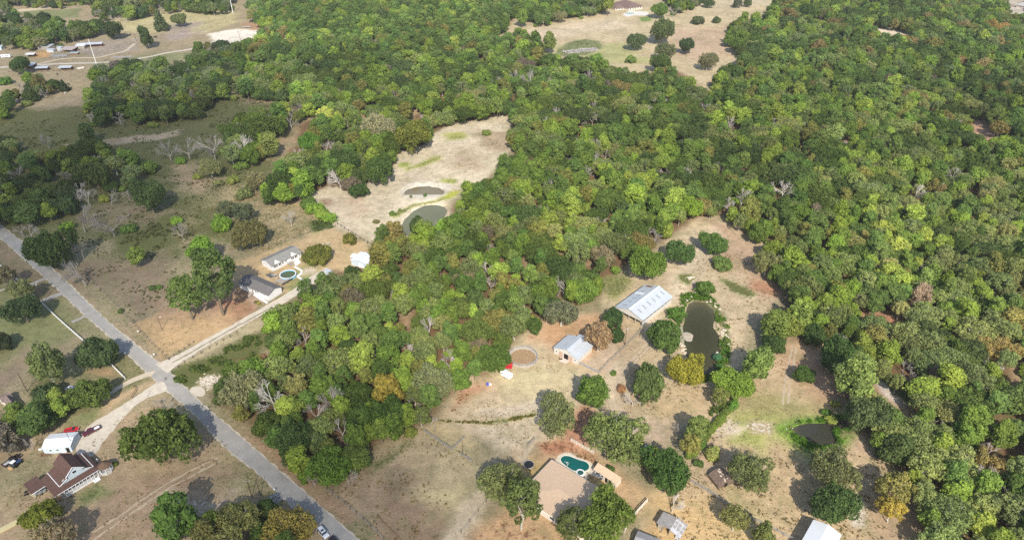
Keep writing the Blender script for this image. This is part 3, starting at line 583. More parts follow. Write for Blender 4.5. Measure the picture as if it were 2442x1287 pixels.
# roads and tracks: sheets a few millimetres above the ground
def strip(name, left, right, z, m, kind='structure', step=3.0, jit=.25, label=None, cat=None):
    def res(P, n):
        P = [Vector((p[0], p[1], 0)) for p in P]; Ls = [0]
        for a, b in zip(P, P[1:]): Ls.append(Ls[-1] + (b - a).length)
        o = []
        for i in range(n + 1):
            t = Ls[-1] * i / n; k = max(j for j in range(len(P) - 1) if Ls[j] <= t + 1e-6); o.append(P[k].lerp(P[k + 1], (t - Ls[k]) / max(Ls[k + 1] - Ls[k], 1e-6)))
        for _ in range(2): o = [o[0]] + [(o[i - 1] + o[i] * 2 + o[i + 1]) / 4 for i in range(1, n)] + [o[-1]]
        return o
    ln = sum(math.dist(a, b) for a, b in zip(left, left[1:])); n = max(2, int(ln / step)); Lp, Rp = res(left, n), res(right, n); b = MB(); vs = []
    for a, c in zip(Lp, Rp):
        d = (c - a).normalized(); a = a + d * rnd.uniform(-jit, jit); c = c + d * rnd.uniform(-jit, jit)
        for k in range(5): p = a.lerp(c, k / 4); vs.append((p.x, p.y, z))
    fs = [(i * 5 + k, i * 5 + k + 1, i * 5 + k + 6, i * 5 + k + 5) for i in range(n) for k in range(4)]
    o = b.add(vs, fs).build(name, m); return tag(o, label, cat, kind=kind)
def around(pts, wd):
    """left and right edges of a lane of width wd along photograph points"""
    P = [G(u, v) for u, v in pts]; Lf, Rt = [], []
    for i, p in enumerate(P):
        d = (P[min(i + 1, len(P) - 1)] - P[max(i - 1, 0)]).normalized(); nrm = Vector((-d.y, d.x, 0)); ww = wd[i] if isinstance(wd, (list, tuple)) else wd
        Lf.append(p + nrm * ww / 2); Rt.append(p - nrm * ww / 2)
    return Lf, Rt
def road_mat():
    m = mat('chip_seal', (.33, .31, .275), .9, .2, .16, .22, .02, 30); n = m.node_tree; return m
asph = road_mat(); gravel = mat('white_gravel', (.52, .46, .37), .95, .1, .16, .5, .05, 6); dirt = mat('pale_dirt', (.50, .42, .31), .95, .1, .18, .4, .05, 4)
RL = [(-140,430),(0,566),(51,610),(95,650),(154,704),(205,753),(256,796),(297,837),(349,886),(374,909),(459,980),(538,1067),(620,1129),(685,1193),(758,1255),(795,1287),(850,1335)]
RR = [(-140,400),(0,535),(23,553),(64,587),(123,640),(154,668),(231,743),(282,789),(379,866),(400,881),(487,970),(528,1001),(600,1065),(743,1188),(783,1224),(854,1287),(905,1330)]
strip('road', [G(*p) for p in RL], [G(*p) for p in RR], .012, asph, step=2.2, jit=.16)
def paint_edge(pts, off):
    pass
for pts in (RL, RR):   # pale worn shoulder of loose chippings
    Lf, Rt = around(pts, .9); strip('road_shoulder', Lf, Rt, .008, mat('shoulder', (.47, .41, .32), .95, .1, .25, .6), step=1.6, jit=.4)
Lf, Rt = around([(384,878),(402,868),(440,848),(500,812),(560,779),(610,750),(650,728),(700,700),(745,668),(785,642)], [9,6,4.6,4.4,4.2,4.2,4.6,5.4,5.6,5]); strip('driveway', Lf, Rt, .016, gravel, jit=.35)
Lf, Rt = around([(410,864),(440,849),(500,814),(560,781),(610,753),(640,736)], .8); strip('grass_strip', Lf, Rt, .021, mat('rut_grass', (.27, .235, .16), .95, .1, .35, 1.2), jit=.22)
DRV = [(392,905),(369,914),(330,940),(290,968),(255,985),(231,1003),(200,1021),(188,1054),(174,1078),(205,1094),(233,1082),(240,1060),(277,1018),(295,995),(318,968),(359,942),(402,934)]
P = resample(pxpoly(DRV), 1.6); P = [p + Vector((rnd.uniform(-.3, .3), rnd.uniform(-.3, .3), 0)) for p in P]
tag(MB().add([(p.x, p.y, .016) for p in P], [tuple(range(len(P)))]).build('gravel_drive', gravel), kind='structure')
for pts, wd, mm in (([(366,890),(350,889),(325,899),(300,915),(272,932),(240,945)], 2.6, dirt), ([(118,660),(100,664),(80,672),(60,686)], 2.8, mat('grey_gravel', (.33, .31, .28), .95, .1, .2, .6)),
   ([(152,697),(130,704),(108,716),(90,722)], 2.6, MATS.get('grey_gravel')), ([(302,831),(285,836),(268,846),(255,851)], 2.6, MATS.get('grey_gravel')), ([(208,752),(190,758),(172,768)], 2, MATS.get('grey_gravel')),
   ([(-80,166),(0,161),(60,157),(125,153),(185,151),(232,150),(290,146),(350,137),(400,126),(460,117),(500,108),(560,98),(620,88)], 4.2, gravel),
   ([(75,157),(110,148),(150,140),(190,138),(235,138),(265,130),(300,122),(322,104)], 3.2, dirt), ([(0,693),(10,690),(22,684)], 1.2, gravel), ([(690,1160),(665,1180),(640,1200)], 4, MATS.get('grey_gravel'))):
    Lf, Rt = around(pts, wd); strip('track', Lf, Rt, .014, mm or mat('grey_gravel', (.33, .31, .28)), jit=.4)
P = resample(pxpoly([(447,928),(455,921),(465,918),(478,920),(488,926),(492,936),(487,947),(476,949),(466,944),(456,936)]), 1.2)
tag(MB().add([(p.x, p.y, .018) for p in P], [tuple(range(len(P)))]).build('limestone_pad', mat('limestone_fines', (.56, .49, .38), .95, .1, .06, .6)), kind='structure')
for k, (pts, wd) in enumerate([([(1705,545),(1690,600),(1672,650),(1640,690),(1610,735),(1570,790),(1515,850),(1478,890),(1466,925),(1470,960),(1490,1000)], 1.0), ([(1712,548),(1697,602),(1680,652),(1650,692),(1620,738),(1580,792),(1524,853),(1487,893),(1474,925),(1478,960),(1498,998)], 1.0),
    ([(1243,1103),(1262,1070),(1283,1045),(1288,1020)], 1.6), ([(1865,1000),(1868,940),(1882,860),(1893,822)], .7), ([(1878,1002),(1880,940),(1893,862),(1900,825)], .7), ([(210,1278),(290,1225),(400,1150),(520,1090)], .8), ([(222,1287),(300,1233),(412,1157),(530,1096)], .8), ([(1070,1280),(1110,1225),(1150,1160),(1185,1110)], 1.0), ([(1090,1285),(1128,1230),(1166,1168),(1198,1118)], 1.0)]):
    Lf, Rt = around(pts, wd); strip('wheel_rut', Lf, Rt, .009 + .001 * k, mat('rut_dirt', (.42, .335, .23), .95, .1, .22, .7), jit=.3, step=2)
# ------------------------------------------------------------------ trees
def leaf_mat(name, transl=.42, var=.38, warm=(1.22, 1.12, .9)):
    m = D.materials.new(name); m.use_nodes = True; n = m.node_tree; n.nodes.clear(); N = n.nodes.new; L = n.links.new
    at = N('ShaderNodeAttribute'); at.attribute_type = 'INSTANCER'; at.attribute_name = 'tint'
    v = N('ShaderNodeAttribute'); v.attribute_name = 'v'
    mr = N('ShaderNodeMapRange'); mr.inputs[3].default_value = 1 - var; mr.inputs[4].default_value = 1 + var; L(v.outputs['Fac'], mr.inputs[0])
    s = N('ShaderNodeVectorMath'); s.operation = 'SCALE'; L(at.outputs['Vector'], s.inputs[0]); L(mr.outputs[0], s.inputs['Scale'])
    wv = N('ShaderNodeVectorMath'); wv.operation = 'MULTIPLY'; L(s.outputs[0], wv.inputs[0]); wv.inputs[1].default_value = warm
    mx = N('ShaderNodeMix'); mx.data_type = 'RGBA'; L(v.outputs['Fac'], mx.inputs[0]); L(s.outputs[0], mx.inputs[6]); L(wv.outputs[0], mx.inputs[7])
    d = N('ShaderNodeBsdfDiffuse'); t = N('ShaderNodeBsdfTranslucent'); L(mx.outputs[2], d.inputs[0]); L(mx.outputs[2], t.inputs[0])
    sh = N('ShaderNodeMixShader'); sh.inputs[0].default_value = transl; L(d.outputs[0], sh.inputs[1]); L(t.outputs[0], sh.inputs[2])
    o = N('ShaderNodeOutputMaterial'); L(sh.outputs[0], o.inputs[0]); return m
LEAF = leaf_mat('leaves'); BARK = mat('bark', (.17, .135, .10), .9, .1, .3, 2); PALEBARK = mat('pale_bark', (.50, .47, .40), .9, .1, .25, 2)
TWIG = leaf_mat('dry_twigs', .0, .35, (1.05, 1, .95))

def leaf_cloud(r, lobes, n, size, cen, inside=.80, lowcut=-.55, jit=.5, upb=.25):
    lb = np.array(lobes); p = lb[:, 3] ** 2; p /= p.sum(); N = int(n * 2.6)
    k = r.choice(len(lb), N, p=p); d = r.normal(size=(N, 3)); d /= np.linalg.norm(d, axis=1)[:, None]
    o = lb[k, :3] - np.array(cen); o /= np.maximum(np.linalg.norm(o, axis=1), .3)[:, None]; o[:, 2] += upb
    keep = (d * o).sum(1) > lowcut + r.uniform(-.3, .3, N); k = k[keep]; d = d[keep]
    pos = lb[k, :3] + d * lb[k, 3:4] * np.where(r.rand(len(k), 1) < .17, r.uniform(1.0, 1.5, (len(k), 1)), r.uniform(.80, 1.10, (len(k), 1)))
    ok = np.ones(len(k), bool)
    for j in range(len(lb)): ok &= (np.linalg.norm(pos - lb[j, :3], axis=1) > inside * lb[j, 3]) | (k == j)
    ok &= pos[:, 2] > .15; pos = pos[ok][:n]; d = d[ok][:n]; k = k[ok][:n]; m = len(pos)
    nn = d + r.normal(size=(m, 3)) * jit; nn /= np.linalg.norm(nn, axis=1)[:, None]
    a = np.cross(nn, r.normal(size=(m, 3))); a /= np.linalg.norm(a, axis=1)[:, None]; b = np.cross(nn, a)
    s = size * r.uniform(.55, 1.45, (m, 1)) / 2; s2 = s * r.uniform(.6, 1.1, (m, 1))
    q = np.stack([pos - a * s - b * s2 * .6, pos + a * s * .8 - b * s2, pos + a * s + b * s2 * .7, pos - a * s * .7 + b * s2], 1).reshape(-1, 3)
    lv = r.rand(len(lb)); v = np.clip(.45 * lv[k] + .55 * r.rand(m), 0, 1)
    return q, v
def crown_mesh(name, q, v, m=LEAF, extra=None):
    nq = len(q) // 4; vs = q; ev, ef = (np.zeros((0, 3)), []) if extra is None else (np.array(extra.v), extra.f)
    me = D.meshes.new(name); allv = np.concatenate([vs, ev]); me.from_pydata(allv.tolist(), [], [tuple(range(4 * i, 4 * i + 4)) for i in range(nq)] + [tuple(i + 4 * nq for i in f) for f in ef])
    me.materials.append(m); a = me.attributes.new('v', 'FLOAT', 'FACE'); vv = np.concatenate([v, np.full(len(ef), .5)]); a.data.foreach_set('value', vv)
    if extra is not None:
        me.materials.append(extra.mat); mi = np.zeros(nq + len(ef), int); mi[nq:] = 1; me.polygons.foreach_set('material_index', mi)
    me.update(); return me
def limbs(r, b, base_h, top, lobes, r0, reach=1.0, n=3, twigs=0):
    """trunk and limbs in tapering pieces"""
    p = Vector((0, 0, -.2)); k = 4
    for i in range(k):
        q = Vector((r.normal() * .12 * (i + 1), r.normal() * .12 * (i + 1), base_h * (i + 1) / k)); b.tube(p, q, r0 * (1 - .1 * i), r0 * (1 - .1 * (i + 1)), 6); p = q
    for L_ in lobes:
        e = Vector(L_[:3]) ; e = p + (e - p) * reach; mid = p.lerp(e, .45) + Vector((r.normal() * .3, r.normal() * .3, .35))
        b.tube(p - Vector((0, 0, .3)), mid, r0 * .42, r0 * .26, 4); b.tube(mid, e, r0 * .26, r0 * .10, 4)
        for _ in range(twigs):
            d = Vector((r.normal(), r.normal(), r.normal() * .6 + .7)).normalized() * r.uniform(.9, 1.9); s = mid.lerp(e, r.uniform(.2, 1)); b.tube(s, s + d, r0 * .10, .012, 3)
            for _ in range(2): d2 = (d.normalized() + Vector((r.normal(), r.normal(), r.normal())) * .6) * r.uniform(.4, .9); s2 = s + d * r.uniform(.4, 1); b.tube(s2, s2 + d2, .035, .01, 3)
def bare_mesh(r, H, R, pale=False, dense=1.0):
    b = MB(); lv = []
    def grow(p, d, ln, rad, lev):
        q = p + d * ln; k = len(b.f); b.tube(p, q, max(rad, .013), max(rad * .68, .009), 5 if lev < 2 else 3); lv.extend([.3 + .5 * r.rand()] * (len(b.f) - k))
        if lev >= 6: return
        nb = (4, 3, 3, 3, 2, 2)[lev] if r.rand() < dense else 2
        for i in range(nb):
            ax = Vector((r.normal(), r.normal(), r.normal())).normalized(); spread = (.95, .7, .6, .6, .65, .7)[lev]
            d2 = (d + ax * spread + Vector((0, 0, .12))).normalized(); out = Vector((q.x, q.y, 0)); 
            if out.length > .1: d2 = (d2 + out.normalized() * .22).normalized()
            grow(p.lerp(q, r.uniform(.55, 1)) if i else q, d2, ln * r.uniform(.62, .82), rad * (.62 if i else .68), lev + 1)
    grow(Vector((0, 0, -.2)), Vector((r.normal() * .08, r.normal() * .08, 1)).normalized(), H * .24, R * .034, 0)
    v = np.array(b.v); hw = np.abs(v[:, :2]).max(); v[:, :2] *= R / hw; v[:, 2] *= H / v[:, 2].max(); b.v = v.tolist()
    me = D.meshes.new('bare_branches'); me.from_pydata(b.v, [], b.f); me.materials.append(TWIG); a = me.attributes.new('v', 'FLOAT', 'FACE'); a.data.foreach_set('value', lv); me.update(); return me

KINDS = {}   # kind -> list of (crown mesh, trunk mesh, joined mesh, reference radius, crown centre height)
def on_ellipsoid(r, n, c, ax, lo=-.5, fill=.2, rr=(1, 2)):
    o = []; k = 0
    while len(o) < n:
        i = k; k += 1; z = 1 - (2 * ((i + .5) % n) / n) * (1 - lo) / 2 * 1.0; z = 1 - (1 - lo) * ((i % n) + .5) / n; t = i * 2.39996 + r.uniform(-.4, .4)
        s = math.sqrt(max(0, 1 - z * z)); f = 1 - fill * r.rand()
        o.append((c[0] + ax[0] * s * math.cos(t) * f, c[1] + ax[1] * s * math.sin(t) * f, c[2] + ax[2] * z * f, r.uniform(*rr)))
    return o
def proto(kind, i):
    r = np.random.RandomState(sum(map(ord, kind)) * 31 + i * 7 + 5); bm_ = BARK
    if kind == 'oak':
        R, zc = 5.6, 4.3; ax = (4.1, 3.9, 3.0 + .5 * (i % 2)); ph_ = r.uniform(0, 6.28); lo = [(a_ * (1 + .22 * math.sin(math.atan2(b_, a_) * 2 + ph_)), b_ * (1 + .22 * math.sin(math.atan2(b_, a_) * 3 + ph_)), c_ * (1 + .10 * math.sin(a_ + ph_)), d_) for a_, b_, c_, d_ in on_ellipsoid(r, 34, (0, 0, zc), ax, -.55, .34, (.8, 1.95))]; q, v = leaf_cloud(r, lo, 4200, .55, (0, 0, zc - 1)); tr = MB(); limbs(r, tr, 2.2, 6, lo[::5], .42)
    elif kind == 'broad':
        R, zc = 4.6, 6.4; tl = (1.0, 1.25, .85, 1.1, .95)[i]; ax = (3.1, 3.1, 4.2 * tl); ph_ = r.uniform(0, 6.28); lo = [(a_ * (1 + .25 * math.sin(c_ * .9 + ph_)), b_ * (1 + .25 * math.cos(c_ * 1.1 + ph_)), c_, d_) for a_, b_, c_, d_ in on_ellipsoid(r, 28, (0, 0, zc), ax, -.75, .45, (.65, 1.6))] + [(r.uniform(-1.5, 1.5), r.uniform(-1.5, 1.5), zc + r.uniform(2.2, 4.6), r.uniform(.8, 1.3)) for _ in range(6)]
        q, v = leaf_cloud(r, lo, 3600, .52, (0, 0, zc - 1)); tr = MB(); limbs(r, tr, 4.0, 8, lo[::6], .26)
    elif kind == 'pale':
        R, zc = 5.2, 6.6; bm_ = PALEBARK; lo = [(a_ * (1 if r.rand() < .7 else 1.12), b_, c_, d_) for a_, b_, c_, d_ in on_ellipsoid(r, 38, (0, 0, zc), (4.2, 4.2, 4.2), -.6, .5, (.65, 1.25))]
        q, v = leaf_cloud(r, lo, 3900, .40, (0, 0, zc - 2), .65, -.8, .6); tr = MB(); limbs(r, tr, 2.8, 8, lo[::4], .26, 1.06, twigs=2)
    elif kind == 'pine':
        R, zc = 4.2, 9.0; lo = []
        for k in range(26):
            h = 5.5 + 7.5 * k / 26; s = 3.1 * (1 - max(0, (h - 9) / 5.5) ** 1.6) * r.uniform(.45, 1); t = k * 2.4 + r.uniform(-.4, .4); lo.append((s * math.cos(t), s * math.sin(t), h, r.uniform(.75, 1.25)))
        q, v = leaf_cloud(r, lo, 4200, .36, (0, 0, zc - 2), .75, -.4, .7, .5); tr = MB(); limbs(r, tr, 8.5, 12, lo[::5], .30)
    elif kind == 'cedar':
        R, zc = 2.6, 3.2; lo = [(math.cos(k * 2.4) * 1.9 * (1 - k / 24), math.sin(k * 2.4) * 1.9 * (1 - k / 24), .7 + 6.2 * k / 24, .95 - .6 * k / 24) for k in range(24)]
        q, v = leaf_cloud(r, lo, 2200, .38, (0, 0, 2), .75); tr = MB(); limbs(r, tr, 2, 5, lo[::8], .18)
    elif kind == 'shrub':
        R, zc = 2.6, 1.5; lo = on_ellipsoid(r, 15, (0, 0, 1.3), (1.75, 1.7, 1.35), -.3, .3, (.55, 1.0)); q, v = leaf_cloud(r, lo, 1500, .38, (0, 0, .6)); tr = MB(); limbs(r, tr, .7, 2, lo[::4], .10)
    elif kind in ('oak_big', 'pale_big', 'broad_big'):
        pale_ = kind == 'pale_big'; bm_ = PALEBARK if pale_ else BARK; R, zc = 9.0, 6.6; lo = []; n_ = 7 + i % 2
        for k in range(n_):
            t = 2 * PI * k / n_ + r.uniform(-.3, .3); d_ = 5.0 * r.uniform(.75, 1.12) if k else 0; hz_ = zc + r.uniform(-1.2, .9) + (1.6 if k == 0 else 0); a_ = r.uniform(2.4, 3.7)
            lo += on_ellipsoid(r, 17, (d_ * math.cos(t), d_ * math.sin(t), hz_), (a_, a_ * r.uniform(.8, 1.1), a_ * r.uniform(.7, .95)), -.6, .35, (.55, 1.3) if pale_ else (.7, 1.65))
        lo += [(r.uniform(-4, 4), r.uniform(-4, 4), r.uniform(3.4, 5.5), r.uniform(1.3, 2.0)) for _ in range(10)]
        q, v = leaf_cloud(r, lo, 9000 if pale_ else 11000, .40 if pale_ else .48, (0, 0, zc - 2.5), .7, -.75, .65); tr = MB(); limbs(r, tr, 2.6, 8, lo[::6], .50, 1.04, twigs=3 if pale_ else 0)
    else:
        R, zc = 4.6, 4.9; H = 7.6 + .5 * (i % 3); me = bare_mesh(r, H, R * 1.05, True); KINDS.setdefault(kind, []).append((None, None, me, R, zc)); return
    q[:, :2] *= R / np.percentile(np.abs(q[:, :2]).max(1), 97); me = crown_mesh('crown', q, v); tr.mat = bm_; tm = tr.mesh('trunk', bm_)
    KINDS.setdefault(kind, []).append((me, tm, crown_mesh(kind + '_whole', q, v, LEAF, tr), R, zc))
for kind, nvar in (('oak', 4), ('broad', 5), ('pale', 4), ('pine', 3), ('cedar', 1), ('shrub', 3), ('bare', 4)):
    for i in range(nvar): proto(kind, i)
FL = dict(KINDS)
for kind in ('oak_big', 'pale_big', 'broad_big'):
    for i in range(3): proto(kind, i)
OBJNAME = dict(oak='oak_tree', broad='leafy_tree', pale='pale_limbed_tree', pine='pine_tree', cedar='cedar_tree', shrub='shrub', bare='bare_tree')
CAT = dict(oak='tree', broad='tree', pale='tree', pine='tree', cedar='tree', shrub='shrub', bare='bare tree')
PLACED = []      # x, y, radius of everything that stands
def soft(t, bare=False):
    if bare: return [float(t[0]) * .82, float(t[0]) * .77, float(t[0]) * .70]
    r_, g_, b_ = [float(q) for q in t]; m_ = (r_ + g_ + b_) / 3; k_ = .20
    return [((1 - k_) * r_ * 1.14 + k_ * m_) * FB, ((1 - k_) * g_ + k_ * m_) * FB, ((1 - k_) * b_ * 1.05 + k_ * m_ * .8) * FB]
FB = 1.72
def plant(kind, x, y, R, tint, label, group=None, hs=None, parts=True, var=None):
    vs = KINDS[kind + '_big'] if R > 6.3 and kind + '_big' in KINDS else KINDS[kind]; cm, tm, jm, R0, zc = vs[rnd.randrange(len(vs)) if var is None else var % len(vs)]; s = R / R0; hs = hs or rnd.uniform(.88, 1.15) * (R0 / R) ** (.5 if kind in ('broad', 'pale', 'pine') else .25); rz = rnd.uniform(0, 2 * PI)
    tint = soft(tint, kind == 'bare')
    if cm is None or not parts:
        o = link(OBJNAME[kind], jm); o.location = (x, y, 0); o.rotation_euler = (0, 0, rz); e_ = rnd.uniform(.85, 1.15); o.scale = (s * e_, s / e_, s * hs); o['tint'] = tint; tag(o, label, CAT[kind], group); return o
    t = empty(OBJNAME[kind], (x, y, 0), rz, label, CAT[kind], group); e_ = rnd.uniform(.87, 1.13); t.scale = (s * e_, s / e_, s * hs)
    a = link('crown', cm, t); a['tint'] = tint; link('trunk', tm, t); return t
for u, v, wpx, kind, tint, label in HAND:
    R = 4.0
    for _ in range(4):
        kk_ = kind + '_big' if R > 6.3 and kind + '_big' in KINDS else kind; zc = KINDS[kk_][0][4]; R0 = KINDS[kk_][0][3]; z = zc * R / R0; p = G(u, v, z); R = wpx / 2 * depth_at(p.x, p.y, z) / FPX
    hs = 1.0
    if kind in ('oak', 'pale', 'broad'): hs = (1.42 if R > 6.3 else min(1.25, (6.5 / R) ** .30) * (1.05 if v > 200 else 1.3))
    z = zc * R / R0 * hs; p = G(u, v, z); R = wpx / 2 * depth_at(p.x, p.y, z) / FPX
    tint = tuple(c * rnd.uniform(.94, 1.06) for c in tint)
    big_ = .88 if R > 6.9 else 1.0
    plant(kind, p.x, p.y, R * big_, tint, label, hs=hs / big_ * rnd.uniform(.97, 1.03)) if kind != 'bare' else plant(kind, p.x, p.y, R * 1.12, tuple(c * 1.05 for c in tint), label, hs=1.05); PLACED.append((p.x, p.y, R * .78))
# the woods: each tree finds room by itself
NOGO = [pxpoly(p) for p in [PONDS[k][1] for k in (1, 2, 3)]] + [pxpoly(x) for x in ([(640,600),(890,570),(905,650),(780,690),(640,760),(570,700)], [(1440,660),(1600,660),(1600,790),(1440,790)], [(1590,1060),(1500,1060),(1520,1120),(1600,1110)])]
cell = 8.0; grid = {}
def put(x, y, R): grid.setdefault((int(x // cell), int(y // cell)), []).append((x, y, R))
def free(x, y, R, k=.80):
    a, b = int(x // cell), int(y // cell)
    for i in range(a - 2, a + 3):
        for j in range(b - 2, b + 3):
            for X_, Y_, R_ in grid.get((i, j), ()):
                if (X_ - x) ** 2 + (Y_ - y) ** 2 < (k * (R + R_)) ** 2: return False
    return True
for x, y, R in PLACED: put(x, y, R)
roadL = [(-140,300),(0,520)] + [(u - 6, v) for u, v in RL[1:]] + [(870,1400),(960,1400)] + [(u + 14, v - 4) for u, v in reversed(RR[1:])]
TREES = []
CDIST = []
def region(u, v):
    for c in CLEAR:
        if inpoly(c, u, v): return None
    if inpoly(WOOD, u, v): return 'wood'
    for b_ in BELTS:
        if inpoly(b_, u, v): return 'belt'
    return None
rs = np.random.RandomState(11); NT = 80000
cand = []
for _ in range(NT):
    u = rs.uniform(-110, 2560); v = rs.uniform(0, 1) ; y = 105 + 1000 * v; x = rs.uniform(-1, 1) * (130 + y * .79); cand.append((x, y))
tone = lambda x, y, s, k: float(vnoise(np.array([x + 4000.]), np.array([y + 4000.]), s, k)[0])
for x, y in cand:
    u, v = PX(x, y, 6.0); rg = region(u, v)
    if rg is None or u < -130 or u > 2570 or v > 1380 or v < -75: continue
    if inpoly(roadL, *PX(x, y, 3)) or any(inpoly(p, x, y) for p in NOGO): continue
    a = rs.rand(); t = tone(x, y, 60, 3); far = v < 130 and u > 560 and u < 1230; east = u > 2050 and v > 420; ne = u > 1800 and v < 220; west = u < 560
    P = dict(broad=.38, oak=.22, pale=.17, pine=.08, bare=.075, shrub=.05)
    if far: P = dict(broad=.35, oak=.2, pale=.05, pine=.38, bare=.01, shrub=.01)
    if east: P = dict(broad=.30, oak=.17, pale=.40, pine=.06, bare=.05, shrub=.02)
    if ne: P = dict(broad=.38, oak=.30, pale=.15, pine=.13, bare=.02, shrub=.02)
    if west: P = dict(broad=.27, oak=.35, pale=.14, pine=.03, bare=.16, shrub=.05)
    if 480 < u < 760 and 140 < v < 290: P = dict(broad=.3, oak=.2, pale=.2, pine=.05, bare=.2, shrub=.05)
    if t > .62: P['oak'] *= 2.0
    elif t < .35: P['broad'] *= 1.5; P['pale'] *= 1.4
    tot = sum(P.values()); a *= tot; kind = 'broad'
    for kk, pv in P.items():
        if a < pv: kind = kk; break
        a -= pv
    R = dict(broad=rs.uniform(2.3, 5.8), oak=rs.uniform(3.6, 8.4), pale=rs.uniform(3.0, 7.4), pine=rs.uniform(2.6, 4.6), bare=rs.uniform(2.8, 5.0), shrub=rs.uniform(1.6, 3.0))[kind]
    rp_ = R / depth_at(x, y, 6) * FPX * .62
    if region(u - rp_, v) is None or region(u + rp_, v) is None or region(u, v + rp_ * .8) is None: continue
    R *= 1.0 + .30 * min(1, max(0, (620 - v) / 350)); 
    if not free(x, y, R, .60 if rg == 'wood' else .74): continue
    put(x, y, R)
    b = rs.rand(); c = rs.rand()
    if kind == 'oak': tint = (.052, .100, .018) if b < .45 else (.044, .085, .022) if b < .75 else (.066, .112, .02)
    elif kind == 'broad': tint = (.082, .155, .02) if b < .36 else (.12, .205, .02) if b < .62 else (.15, .235, .028) if b < .76 else (.062, .125, .024) if b < .9 else (.12, .145, .03)
    elif kind == 'pale': tint = (.118, .178, .045) if b < .5 else (.10, .155, .045) if b < .88 else (.15, .19, .055)
    elif kind == 'pine': tint = (.075, .15, .03) if b < .6 else (.10, .175, .035)
    elif kind == 'shrub': tint = (.10, .19, .02) if b < .6 else (.15, .22, .03)
    else: tint = (.46, .44, .39) if b < .5 else (.36, .31, .26)
    if kind in ('broad', 'pale', 'oak'):
        if c < .004: tint = (.13, .12, .08)
        elif c < .016 and not west: tint = (.145, .145, .04)
        elif ne and c < .055: tint = (.15, .135, .045)
        elif c < .022: tint = (.115, .115, .065)
    if east and kind != 'bare': tint = tuple(tc_ * k_ for tc_, k_ in zip(tint, (1.28, 1.20, 1.35)))
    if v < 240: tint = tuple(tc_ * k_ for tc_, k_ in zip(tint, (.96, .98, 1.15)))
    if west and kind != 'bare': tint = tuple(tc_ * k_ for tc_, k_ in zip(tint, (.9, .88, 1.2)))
    j = rs.uniform(.84, 1.16) * (.80 + .42 * tone(x, y, 38, 8)); tint = tuple(q * j * rs.uniform(.94, 1.06) for q in tint)
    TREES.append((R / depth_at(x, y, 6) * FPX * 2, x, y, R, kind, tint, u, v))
TREES.sort(key=lambda t: -t[0])
def colour_word(t, kind):
    r_, g_, b_ = t
    if kind == 'bare': return 'pale grey' if r_ > .4 else 'brownish grey'
    if r_ > g_ * 1.25: return 'rusty brown'
    if r_ > g_ * 1.02: return 'golden'
    L_ = g_
    if L_ < .088: return 'blackish green'
    if L_ < .115: return 'dark green'
    if L_ < .15: return 'mid green' if r_ < g_ * .62 else 'olive'
    if b_ > .045: return 'grey green'
    return 'fresh green' if L_ < .19 else 'yellow green'
SHAPE = dict(oak='domed', broad='leafy', pale='airy', pine='pine', bare='leafless', shrub='bushy')
def forest_label(k, w_, u, v, tint):
    ds = sorted((math.hypot(u - p[0], (v - p[1]) * 1.3), p, nm) for p, nm in LANDMARKS)[:2]
    (d, p, nm), (d2, p2, nm2) = ds
    side = ('above' if v < p[1] else 'below') if abs(v - p[1]) * 1.2 > abs(u - p[0]) else ('west of' if u < p[0] else 'east of')
    far_ = 'close ' if d < 90 else '' if d < 190 else 'well ' if d < 320 else 'far '
    size = 'huge' if w_ > 78 else 'large' if w_ > 60 else 'medium' if w_ > 44 else 'small' if w_ > 30 else 'tiny'
    return f"{size} {colour_word(tint, k)} {SHAPE[k]} tree {far_}{side} {nm} towards {nm2}".replace('pine tree', 'pine')
count = {}; rest = []; keep = []
for w_, x, y, R, kind, tint, u, v in TREES:
    inview = -10 < u < 2452 and -10 < v < 1300
    if inview and count.get(kind, 0) < 296 - sum(1 for h in HAND if h[3] == kind):
        count[kind] = count.get(kind, 0) + 1
        keep.append((forest_label(kind, w_, u, v, tint), v, kind, x, y, R, tint, w_))
    else: rest.append((x, y, R, kind, tint))
same = {}
for i, q in enumerate(keep): same.setdefault(q[0], []).append(i)
for lb, ids in same.items():
    ids.sort(key=lambda i: keep[i][1]); words_ = {2: ('upper', 'lower'), 3: ('upper', 'middle', 'lower'), 4: ('topmost', 'upper', 'lower', 'lowest')}.get(len(ids))
    for j, i in enumerate(ids):
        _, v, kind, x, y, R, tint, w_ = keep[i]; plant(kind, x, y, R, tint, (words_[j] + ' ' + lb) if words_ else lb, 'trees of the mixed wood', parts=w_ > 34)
# everything smaller in view, and beyond the frame: one wood
protos = D.collections.new('wood_kinds'); flat = {}; k = 0
for kind in FL:
    for vi, (cm, tm, jm, R0, zc) in enumerate(KINDS[kind]):
        o = D.objects.new('kind_%02d' % k, jm); protos.objects.link(o); flat[(kind, vi)] = k; k += 1
me = D.meshes.new('woodland'); me.from_pydata([(x, y, 0) for x, y, *_ in rest], [], [])
idx = []; scl = []; rot = []; tnt = []
for x, y, R, kind, tint in rest:
    vi = rs.randint(len(KINDS[kind])); idx.append(flat[(kind, vi)]); s = R / KINDS[kind][vi][3]; scl += [s * rs.uniform(.88, 1.1), s * rs.uniform(.88, 1.1), s * rs.uniform(.85, 1.18) * (1 / s) ** (.5 if kind in ('broad', 'pale', 'pine') else .25)]; rot += [0, 0, rs.uniform(0, 6.28)]; tnt += [*soft(tint, kind == 'bare'), 1]
for nme, ty, key, arr in (('idx', 'INT', 'value', idx), ('scl', 'FLOAT_VECTOR', 'vector', scl), ('rot', 'FLOAT_VECTOR', 'vector', rot), ('tint', 'FLOAT_COLOR', 'color', tnt)):
    a = me.attributes.new(nme, ty, 'POINT'); a.data.foreach_set(key, arr)
wood = link('woodland', me); tag(wood, 'mixed green wood stretching away to the far fields', 'wood', kind='stuff')
